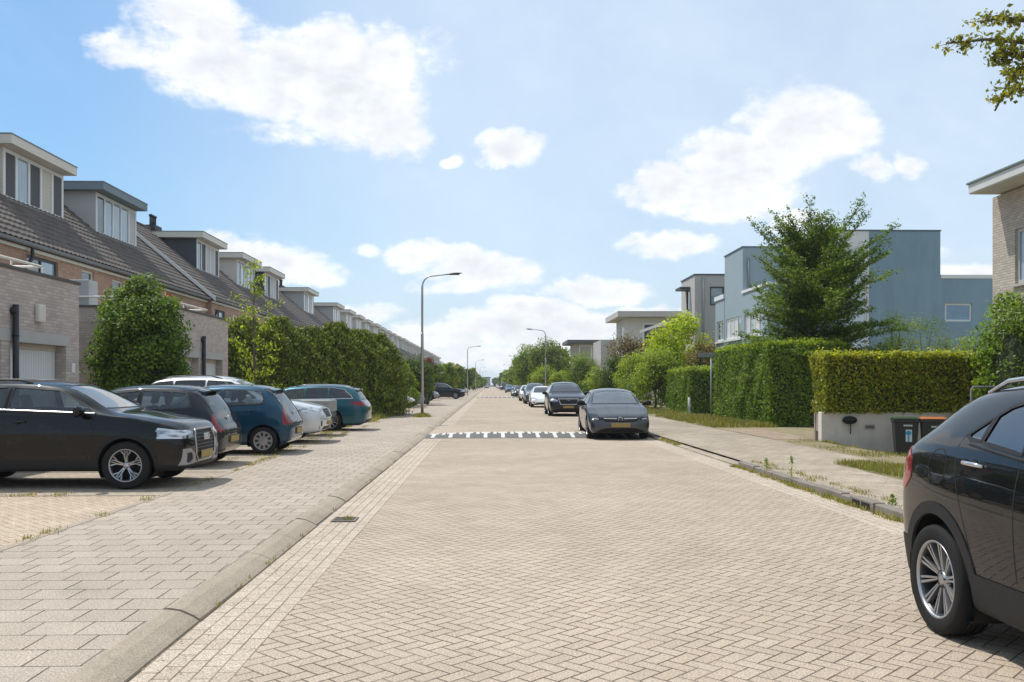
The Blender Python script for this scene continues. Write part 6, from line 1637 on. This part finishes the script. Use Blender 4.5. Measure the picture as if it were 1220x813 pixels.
# ---------------- left side
tree('round dense climbing shrub covering the garage corner', -9.58, 25.2, .06, 4.45, 1.38, 1.2, G_IVY, 32000, .095, 150, .42, .10, seed=130, name='climbing_shrub', cat='shrub', core=.58, low=.12, shell_=.6)
def conifer(label, x, y, h, rx, seed, group=None):
    r = np.random.default_rng(seed); root = empty('conifer', (x, y, .06), label=label, cat='conifer', group=group)
    n = 15000; h = h * 1.03; rx = rx * 1.12; z = h * r.random(n) ** .85; a = r.random(n) * 6.283; f = z / h
    env = rx * np.interp(f, [0, .1, .55, .8, 1], [.95, 1.0, .98, .78, .25]) * (1 + .26 * np.sin(a * 3 + z * 1.9 + seed) * np.sin(z * 2.6 + a * 2 + seed) + .15 * np.sin(a * 9 + z * 5 + seed) * np.sin(z * 6.0 - a * 4))
    rr = env * (1 - .38 * r.random(n) ** 1.4); P = np.stack([np.cos(a) * rr, np.sin(a) * rr, z + .05], 1)
    D = np.stack([np.cos(a) * .55, np.sin(a) * .55, np.full(n, .8)], 1); N = np.stack([np.cos(a), np.sin(a), np.full(n, .3)], 1)
    P += r.normal(size=P.shape) * .05
    leaves('crown', P, .15, G_CONIF, root, N, .6, .34, D=D, r=r)
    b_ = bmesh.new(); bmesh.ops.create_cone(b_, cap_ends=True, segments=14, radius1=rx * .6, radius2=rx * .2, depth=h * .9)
    MB().bm(b_, 0, Matrix.Translation((0, 0, h * .46))).build('dark_core', CORE, root)
    MB().tube([(0, 0, -.1), (0, 0, h * .9)], [.10, .02], 8).build('trunk', BARK, root); return root
cl = ['first conifer from the left of the dark row behind the parked cars', 'second conifer from the left in the dark row', 'third conifer from the left in the dark row', 'fourth conifer from the left in the dark row', 'fifth conifer from the left, behind the teal estate', 'sixth conifer of the row, near its right end', 'last conifer of the dark row beside the pavement', 'low conifer filling the gap at the row end']
for i, (x, y, h, rx) in enumerate([(-11.4, 37.5, 3.9, 1.25), (-10.1, 38.0, 4.0, 1.2), (-8.9, 38.8, 4.1, 1.2), (-7.8, 39.6, 3.75, 1.15), (-6.8, 40.5, 4.0, 1.15), (-5.9, 41.6, 3.75, 1.1), (-5.3, 43.0, 3.65, 1.1), (-5.6, 45.0, 3.5, 1.2)]):
    conifer(cl[i], x, y, h, rx, 140 + i)
# sapling with few yellow-green leaves
sp_ = empty('young_tree', (-6.75, 26.2, .06), label='slim young tree with sparse yellow-green leaves among the parked cars', cat='tree')
r = np.random.default_rng(5); t = MB(); t.tube([(0, 0, -.1), (.03, 0, 1.6), (-.02, 0, 3.2), (.04, 0, 4.9)], [.045, .04, .028, .008], 8); Ps = []
for i in range(24):
    z = 1.2 + 3.7 * (i + r.random()) / 24; a = i * 2.4; L = (.75 if z < 3.9 else .38) * (.45 + .7 * r.random()); c = Vector((0, 0, z)); e = c + Vector((math.cos(a) * L, math.sin(a) * L * .7, .22 * L + .05)); t.tube([c, c.lerp(e, .5) + Vector((0, 0, .05)), e], [.012, .008, .003], 5, cap=False)
    nl = 46; q = .35 + .7 * r.random(nl); Ps.append(np.array(c)[None] + np.array(e - c)[None] * q[:, None] + r.normal(size=(nl, 3)) * np.array([.075, .075, .085]) - np.array([0, 0, .08]))
P = np.concatenate(Ps); leaves('crown', P, .085, G_YOUNG, sp_, None, 1, .55, D=np.tile([0, 0, -1.0], (len(P), 1)), r=r); t.build('trunk', BARK, sp_)
by = [('shrub', 483, 459.5, 57, 19, G_MID, 9000, .10, 150, 'low green bush between the white motorcycle and the lamp post'),
      ('tree', 492, 421, 64, 27, G_DARK, 10000, .15, 151, 'round dark green tree right behind the conifer row'), ('tree', 478, 432, 58, 20, G_MID, 8000, .14, 152, 'green tree touching the conifer row'),
      ('tree', 509, 424, 97, 12, G_RED, 5000, .14, 153, 'dark red leaved tree on the left beyond the lamp'), ('tree', 523, 432, 97, 12, G_MID, 6000, .16, 154, 'leafy green tree above the dark suv'),
      ('tree', 505, 440, 70, 14, G_MID, 6000, .14, 155, 'small green tree just behind the lamp post'), ('tree', 535, 431, 100, 12, G_LIGHT, 6000, .18, 156, 'light green tree beyond the dark suv'),
      ('tree', 547, 436, 125, 10, G_MID, 5000, .24, 157, 'green tree left of the second lamp'), ('tree', 556, 440, 155, 8, G_DARK, 5000, .3, 158, 'dark tree behind the second lamp'), ('tree', 564, 438, 200, 6, G_LIGHT, 5000, .4, 159, 'bright slim tree far down the left side'),
      ('tree', 569, 446, 240, 6, G_MID, 4000, .5, 160, 'small dark tree far down the left side'), ('tree', 574, 450, 320, 5, G_FAR, 3000, .6, 161, 'last visible tree of the left side')]
for a in by: by_px(*a, low=.02 if a[0] == 'shrub' else .12, core=.35, nc=60)
for i, (X, Y, h, rx) in enumerate([(-4.6, 66.5, 2.7, .55), (-8.5, 70, 2.4, 2.0), (-8.0, 98, 2.8, 2.5), (-6.8, 112, 2.4, 2.0), (-6.5, 135, 2.6, 2.6), (-6.2, 160, 2.8, 3), (-6.0, 195, 3, 4), (-6, 240, 3.5, 5), (-6, 300, 4, 6), (-10, 60, 2.2, 2.2), (-9.5, 85, 2.6, 2.4)]):
    tree(['narrow dark evergreen beside the orange-lidded bin', 'bush behind the silver car on the left', 'bush beyond the dark suv', 'bush near the second left lamp', 'bush past the second left lamp', 'left verge bush further on', 'left verge bush before the third lamp', 'far left verge bush', 'farthest left verge bush', 'bush behind the white parked car', 'bush behind the dark suv'][i], X, Y, .05, h, rx, rx * 1.1, G_MID if i else G_DARK, 3500, .0016 * Y + .02, 36, None, .05, seed=170 + i, name='shrub', cat='shrub', low=.0, core=.4)

# ---------------- grass and weeds
def field_pts(n, x0, x1, y0, y1, seed, thr=.0, sc=1.0, left=False):
    r = np.random.default_rng(seed); x = x0 + (x1 - x0) * r.random(n); y = y0 + (y1 - y0) * r.random(n)
    if thr > 0:
        q = .5 + .25 * np.sin(x * 2.3 * sc + y * 1.1) + .25 * np.sin(y * 2.9 * sc - x * 1.7 + seed) + .15 * np.sin(x * 9 + y * 7); kp = q > thr; x, y = x[kp], y[kp]
    z = np.full(len(x), PZ) if left else gz(x, y); return np.stack([x, y, z], 1)
grass('grass', np.concatenate([field_pts(26000, 6.38, 9.2, 11.0, 16.8, 1, .30), field_pts(5000, 6.34, 7.0, 9.0, 16.6, 2, .2)]), .03, .12, [GRASS, GRASSD], 'short green and straw grass on the verge beside the pavement', w=.006)
grass('grass', np.concatenate([field_pts(16000, 7.5, 9.55, 30.5, 41.4, 3, .35), field_pts(9000, 7.5, 9.6, 43.8, 56, 4, .3), field_pts(8000, 9.0, 9.7, 30.5, 40, 6)]), .04, .22, [GRASS, GRASSD], 'green grass strip before the tall hedge', w=.010)
grass('grass', np.concatenate([field_pts(9000, 7.5, 11.5, 17.0, 23.3, 5, .55), field_pts(2500, 8.6, 10, 22.7, 23.4, 7, .2)]), .02, .10, [GRASSD, GRASS], 'thin dry grass between the pavement and the concrete wall', w=.006)
grass('grass', field_pts(20000, 6.5, 9.5, 56, 130, 8, .3), .08, .35, [GRASS, GRASSD], 'rough grass behind the parked cars', w=.03)
def tufts(n, fx, y0, y1, seed, per=26, spread=.05):
    r = np.random.default_rng(seed); out = []
    for i in range(n):
        y = y0 + (y1 - y0) * r.random(); x, z = fx(y, r); m_ = int(per * (.3 + 1.4 * r.random())); out.append(np.stack([x + r.normal(size=m_) * spread, y + r.normal(size=m_) * spread * 2.2, np.full(m_, z)], 1))
    return np.concatenate(out)
grass('weeds', np.concatenate([tufts(130, lambda y, r: (4.61 + r.normal() * .02, 0), 6.0, 17, 11, 40, .03), tufts(60, lambda y, r: (4.82 + r.random() * .25, .092), 6.0, 17, 111, 16, .05), tufts(14, lambda y, r: (4.85 + r.random() * .3, .09), 7, 16, 12, 10, .03)]), .02, .075, [GRASSD, GRASS], 'dry and green weeds growing along the right kerb', w=.005, lean=.9)
grass('weeds', np.concatenate([tufts(46, lambda y, r: (-4.36 + r.normal() * .03, PZ), 7, 32, 13, 34, .04), tufts(26, lambda y, r: (-5.5 - 3 * r.random(), PZ), 12.05, 12.25, 14, 30, .05), tufts(60, lambda y, r: (-4.6 - .5 * r.random(), PZ), 17.6, 30, 15, 34, .08)]), .015, .06, [GRASSD, GRASSD, GRASS][:2], 'straw coloured weeds in the joints of the parking bays', w=.005, lean=.9)
grass('weeds', tufts(60, lambda y, r: (-3.05 + r.normal() * .12, PZ), 40.8, 41.2, 16, 40, .10), .04, .22, [GRASSD, GRASS], 'dry grass tuft at the foot of the street lamp', w=.010)
grass('weeds', np.concatenate([tufts(50, lambda y, r: (-4.6 - 1.2 * r.random(), PZ), 35, 45, 17, 50, .14), tufts(26, lambda y, r: (-5.0 - .5 * r.random(), PZ), 30.9, 32.2, 18, 90, .10)]), .05, .30, [GRASSD, GRASS], 'dry weeds under the end of the conifer row', w=.012)
grass('weeds', np.concatenate([tufts(3, lambda y, r: (-1.62, .01), 10.3, 10.6, 19, 24, .03), tufts(40, lambda y, r: (-1.90, .012), 3.5, 24, 20, 9, .012)]), .01, .05, [GRASSD, GRASS], 'tiny weeds along the left kerb and drain', w=.004, lean=1.0)
grass('weeds', tufts(26, lambda y, r: (4.66 + r.random() * .2, .03), 22.6, 25.2, 24, 40, .05), .02, .09, [GRASS, GRASSD], 'green weeds at the kerb under the dark grey hatchback', w=.006)
# tall single weeds at the right kerb
r = np.random.default_rng(3)
for i, (px, py, Y, h) in enumerate([(882, 556, 15.4, .22), (911, 568, 14.1, .36), (1004, 0, 10.9, .14)]):
    x = 4.70 if i < 2 else 4.86; o = empty('weed_plant', (x, Y, .06), label=['small weed standing at the right kerb, the farther one', 'tallest leafy weed standing at the right kerb', 'tiny weed near the kerb drain'][i], cat='plant')
    MB().tube([(0, 0, 0), (.01, 0, h)], [.004, .002], 5).build('stem', G_MID, o)
    z = r.random(70) ** .8 * h; P = np.stack([r.normal(size=70) * .035 * (1.2 - z / h), r.normal(size=70) * .035 * (1.2 - z / h), z + .02], 1); leaves('foliage', P, .045, G_MID, o, None, 1, .4, r=r)
lt = []
rr = np.random.default_rng(8); n = 500
lx = np.where(rr.random(n) < .5, 4.60 - np.abs(rr.normal(size=n)) * .25, -1.85 + np.abs(rr.normal(size=n)) * .12); ly = 4 + 18 * rr.random(n) ** 1.3
leaves('leaf_litter', np.stack([lx, ly, np.full(n, .008)], 1), .022, pbr('dead_leaf', (.26, .15, .06), .8, var=.4, vs=30), None, np.tile([0, 0, 4.0], (n, 1)), 1, .5, r=rr)['kind'] = 'stuff'
# ================================================================== PARKED CARS
BLACKP = paint('paint_black', (.004, .0045, .005)); NIGHT = paint('paint_night_blue', (.010, .014, .020)); TEALB = paint('paint_dark_teal_blue', (.008, .052, .095), .3)
SILVERW = paint('paint_silver_white', (.62, .63, .65), .35); TEAL = paint('paint_teal', (.012, .085, .115), .4); ANTH = paint('paint_anthracite', (.060, .063, .066), .35, .4)
WHITEP = paint('paint_white', (.72, .73, .74)); STEEL = paint('paint_steel_blue', (.06, .09, .12), .5); DKGREY = paint('paint_dark_grey', (.03, .033, .037), .4); REDP = paint('paint_red', (.25, .02, .02)); GREYP = paint('paint_grey', (.22, .23, .24), .5); BLUEP = paint('paint_blue', (.03, .10, .20), .4)
LG = 'cars parked on the left'; RG = 'cars parked along the right kerb'
c, sk_ = make_car('parked_car', Q, BLACKP, 'black compact suv nearest on the left, its chrome framed grille towards the street'); place(c, -6.37, 13.70, PZ, 0); logo_rings(c, sk_.front(0, .70, 1)[0].x + .012, .70, .042)
c, sk_ = make_car('parked_car', U, NIGHT, 'near-black small hatchback parked tail first behind the black suv', LG); place(c, -6.52, 16.9, PZ, 180); logo_round(c, sk_.front(0, .84, -1)[0].x - .01, .84, .06, 'vw')
c, sk_ = make_car('parked_car', U, TEALB, 'dark teal-blue small hatchback with silver wheel covers, parked tail first', LG); place(c, -5.97, 19.95, PZ, 180); logo_round(c, sk_.front(0, .84, -1)[0].x - .01, .84, .06, 'vw')
c, sk_ = make_car('parked_car', XR, SILVERW, 'silver-white large suv with orange indicator, nose towards the street', LG); place(c, -6.58, 23.45, PZ, 0)
c, sk_ = make_car('parked_car', O, TEAL, 'long teal estate car with roof rails and chrome window line, parked tail first', LG); place(c, -6.28, 29.6, PZ, 180)
c, sk_ = make_car('parked_car', C5, BLACKP, 'glossy black crossover at the right edge, rear wheel with fan-like two-tone rim'); place(c, 3.64, 4.30, 0, -90)
for a in (1,):
    pass
c, sk_ = make_car('parked_car', H5, ANTH, 'dark grey hatchback facing the camera beside the speed bump', RG); place(c, 3.64, 27.2, 0, -90.8)
fx = sk_.front(0, .575, 1)[0].x + .012; logo_round(c, fx, .575, .062, 'bolt')
K1 = front_suv(4.70, 1.88, 1.68); c, sk_ = make_car('parked_car', K1, NIGHT, 'near-black suv facing the camera, second car on the right', RG); place(c, 3.76, 46.0, 0, -90)
logo_round(c, sk_.front(0, .80, 1)[0].x + .015, .80, .045, 'ring')
S1 = front_suv(4.69, 1.85, 1.44, h0=.66, h1=.92, zt=1.0, zc=.98, b0=.90, b1=.97, xh=.35, xr=-1.1, xt=-1.95, nose=.80, bulge=.12, zr=1.38)
S1['marks'] = [('head', 'front', [(.50, .54), (1.0, .60), (1.0, .69), (.60, .645)], 1), ('lower', 'front', sym([(.60, .22), (.55, .31)]), 1), ('blackp', 'front', [(.66, .34), (.80, .34), (.80, .38), (.66, .38)], 1), ('tail', 'front', [(.5, .80), (1, .8), (1, .9), (.5, .9)], -1)]
S1['fchrome'] = []; S1['bars'] = []; S1['grillemat'] = WHITEP; S1['plates'] = []
tes, sk_ = make_car('parked_car', S1, WHITEP, 'white smooth-nosed saloon facing the camera on the right', RG); place(tes, 3.62, 62.6, 0, -90)
K2 = front_suv(4.6, 1.86, 1.66, h0=.92, h1=1.08); bmw, _ = make_car('parked_car', K2, STEEL, 'steel-blue suv with pale roof behind the white saloon', RG); place(bmw, 3.62, 73.2, 0, -90)
K3 = front_suv(3.9, 1.70, 1.50, h0=.80, h1=1.0); sml, _ = make_car('parked_car', K3, WHITEP, 'small white hatchback half hidden behind the steel-blue suv', RG); place(sml, 3.56, 85.4, 0, -90)
def repaint(o, mat):
    for ch in o.children_recursive:
        if ch.name.split('.')[0] in ('body', 'wing_mirror', 'door_handle', 'spoiler') and ch.type == 'MESH' and ch.material_slots:
            ch.material_slots[0].link = 'OBJECT'; ch.material_slots[0].material = mat
def dup(o, x, y, rz, label, mat, group=RG, z=0):
    c = copy_tree(o); place(c, x, y, z, rz); c['label'] = label; c['group'] = group; repaint(c, mat); return c
bpy.context.view_layer.update()
dup(sml, 3.58, 107, -90, 'dark car in the right row, fifth behind the white saloon', DKGREY)
dup(tes, 3.55, 114, -90, 'grey car tucked behind the dark one in the right row', GREYP)
dup(sml, 3.55, 165, -90, 'blue car far along the right kerb', BLUEP)
vn = front_suv(5.0, 1.95, 2.1, h0=1.1, h1=1.3, xc=1.7, xh=1.2, xr=-2.3, xt=-2.42, zt=1.4, b0=1.2, b1=1.25, zr=2.08); van, _ = make_car('parked_van', vn, DKGREY, 'dark boxy van far along the right kerb', None, 'van'); place(van, 3.5, 226, 0, -90)
dup(sml, 3.5, 276, -90, 'reddish car beyond the dark van', REDP); dup(sml, 3.5, 330, -90, 'pale car far along the right kerb', WHITEP); dup(tes, 3.5, 372, -90, 'grey car near the end of the right row', GREYP); dup(bmw, 3.5, 415, -90, 'last car of the right row, a pale speck', WHITEP)
dup(sml, -1.35, 335, -90, 'silver car driving towards the camera in the far middle of the road', GREYP, 'cars on the road')
evo = front_suv(4.37, 1.90, 1.64, h0=.95, h1=1.08, xr=-1.55, xt=-1.9, zr=1.52, b0=1.08, b1=1.20, r=.36); ev, _ = make_car('parked_car', evo, NIGHT, 'dark suv with white roof jutting onto the left pavement', LG); place(ev, -4.72, 91, PZ, 0)
dup(sml, -6.55, 81.5, 0, 'small pale-bonneted car beside the dark suv on the left', GREYP, LG, PZ)
dup(sml, -6.35, 60.3, 0, 'silver small car half hidden by the lamp post', GREYP, LG, PZ)
dup(bmw, -8.0, 53.0, 0, 'white car whose roof shows above the low green bush', WHITEP, LG, PZ)
dup(sml, -5.6, 118, 0, 'silver car by the second left lamp', GREYP, LG, PZ); dup(bmw, -5.8, 126, 0, 'dark car beyond the second left lamp', NIGHT, LG, PZ)
dup(tes, -5.8, 150, 0, 'white car far on the left parking strip', WHITEP, LG, PZ); dup(sml, -5.8, 178, 180, 'dark small car far on the left parking strip', DKGREY, LG, PZ)

# small covered trailer between the silver suv and the teal estate
TARP = pbr('tarpaulin_grey', (.27, .27, .25), .65, var=.3, vs=3, bmp=.03, bs=6)
tr = empty('trailer', (-5.6, 26.45, PZ), label='small box trailer with pale grey cover and red reflectors between two parked cars', cat='trailer')
MB().bbox(-1.1, 1.05, -.62, .62, .42, .66, .02).build('trailer_box', pbr('trailer_steel', (.10, .11, .10), .5, .5, var=.4, vs=6), tr); MB().bbox(-1.12, 1.07, -.64, .64, .665, 1.02, .05).build('cover', TARP, tr)
MB().bbox(1.06, 1.09, -.60, .60, .40, .52, .01).build('light_bar', PLASTIC, tr)
for s_ in (-1, 1):
    MB().bbox(1.09, 1.11, s_ * .48 - .09, s_ * .48 + .09, .41, .50, .01).build('tail_light', TAIL, tr); wheel(tr, (-.1, s_ * .74, .27), .27, .15, s_, 'plain')
    MB().tube([(-.1 + .34 * math.cos(a), s_ * .74, .27 + .34 * math.sin(a)) for a in [math.pi * i / 10 for i in range(11)]], .03, 6).build('mudguard', PLASTIC, tr)
MB().tube([(-1.1, 0, .45), (-2.0, 0, .42)], .03, 8).build('drawbar', DARKMETAL, tr)

# white motorcycle with a white sidecar
WB = pbr('white_fairing', (.72, .73, .74), .25, var=.03, coat=.8); VIS = pbr('dark_visor', (.03, .04, .05), .08, coat=1.0)
mt = empty('motorcycle', (-5.9, 53.2, PZ), R(-8), label='white motorcycle with a white torpedo-shaped sidecar at the conifer row', cat='motorcycle')
for x in (-.70, .72):
    M = Matrix.Translation((x, -.25, .32)) @ Matrix.Rotation(R(90), 4, 'X'); MB().lathe([(.20, -.05), (.28, -.06), (.32, -.03), (.32, .03), (.28, .06), (.20, .05)], 24, M).lathe([(0, -.03), (.20, -.02), (.20, .02), (0, .03)], 24, M, mi=1).build('wheel', [RUBBER, ALLOY], mt)
fb = MB().prism([(-.95, .75), (-.55, .62), (-.35, .45), (.35, .42), (.62, .70), (.70, 1.0), (.45, 1.32), (.36, 1.30), (.40, 1.02), (.1, .98), (-.2, .80), (-.6, .86), (-.95, .92)], -.42, -.10, 'y'); fb.build('fairing', WB, mt)
MB().prism([(-.1, .50), (.35, .55), (.45, .80), (.0, .75)], -.43, -.421, 'y').prism([(-.6, .70), (-.3, .60), (-.2, .72)], -.43, -.421, 'y').build('stripe', PLASTIC, mt)
MB().bbox(-.65, .05, -.38, -.14, .84, .94, .04).build('saddle', PLASTIC, mt); MB().tube([(.42, -.55, 1.08), (.50, -.25, 1.10), (.42, .05, 1.08)], .02, 8).build('handlebar', DARKMETAL, mt)
sc_ = bmesh.new(); bmesh.ops.create_uvsphere(sc_, u_segments=24, v_segments=14, radius=1)
for v in sc_.verts:
    x = v.co.x; t = (x + 1) / 2; s_ = (1 - .55 * t ** 2.2); v.co = Vector((x * 1.05, v.co.y * .36 * s_, v.co.z * (.42 if v.co.z > 0 else .22) * s_))
MB().bm(sc_, 0, Matrix.Translation((.75, -1.0, .55))).build('sidecar_body', WB, mt)
v2 = bmesh.new(); bmesh.ops.create_uvsphere(v2, u_segments=20, v_segments=10, radius=1)
for v in v2.verts: v.co = Vector((v.co.x * .34, v.co.y * .30, v.co.z * .13))
MB().bm(v2, 0, Matrix.Translation((.55, -1.12, .74))).build('sidecar_window', VIS, mt)
M = Matrix.Translation((.05, -1.38, .26)) @ Matrix.Rotation(R(90), 4, 'X'); MB().lathe([(0, -.03), (.16, -.03), (.18, -.05), (.26, -.04), (.26, .04), (.18, .05), (.16, .03), (0, .03)], 24, M).build('sidecar_wheel', RUBBER, mt)
# distant orange-lidded bin on the left
ob = copy_tree(b2_); ob.location = (-4.75, 64.6, PZ); ob['label'] = 'distant brown bin with orange lid beyond the lamp post on the left'

# ================================================================== AIR
hz = MB().box(-160, 160, -30, 760, -2.0, 26).build('haze', pbr('haze_unused', (1, 1, 1))); hz['kind'] = 'stuff'; hz['label'] = 'thin summer haze over the street'
hm = bpy.data.materials.new('haze_air'); hm.use_nodes = True; nt = hm.node_tree
for n_ in list(nt.nodes):
    if n_.type == 'BSDF_PRINCIPLED': nt.nodes.remove(n_)
pv = nt.nodes.new('ShaderNodeVolumePrincipled'); pv.inputs['Color'].default_value = (.88, .93, 1.0, 1); pv.inputs['Density'].default_value = .00032; pv.inputs['Anisotropy'].default_value = .2
nt.links.new(pv.outputs[0], [q for q in nt.nodes if q.type == 'OUTPUT_MATERIAL'][0].inputs['Volume']); hz.data.materials.clear(); hz.data.materials.append(hm)
SC.cycles.volume_bounces = 0
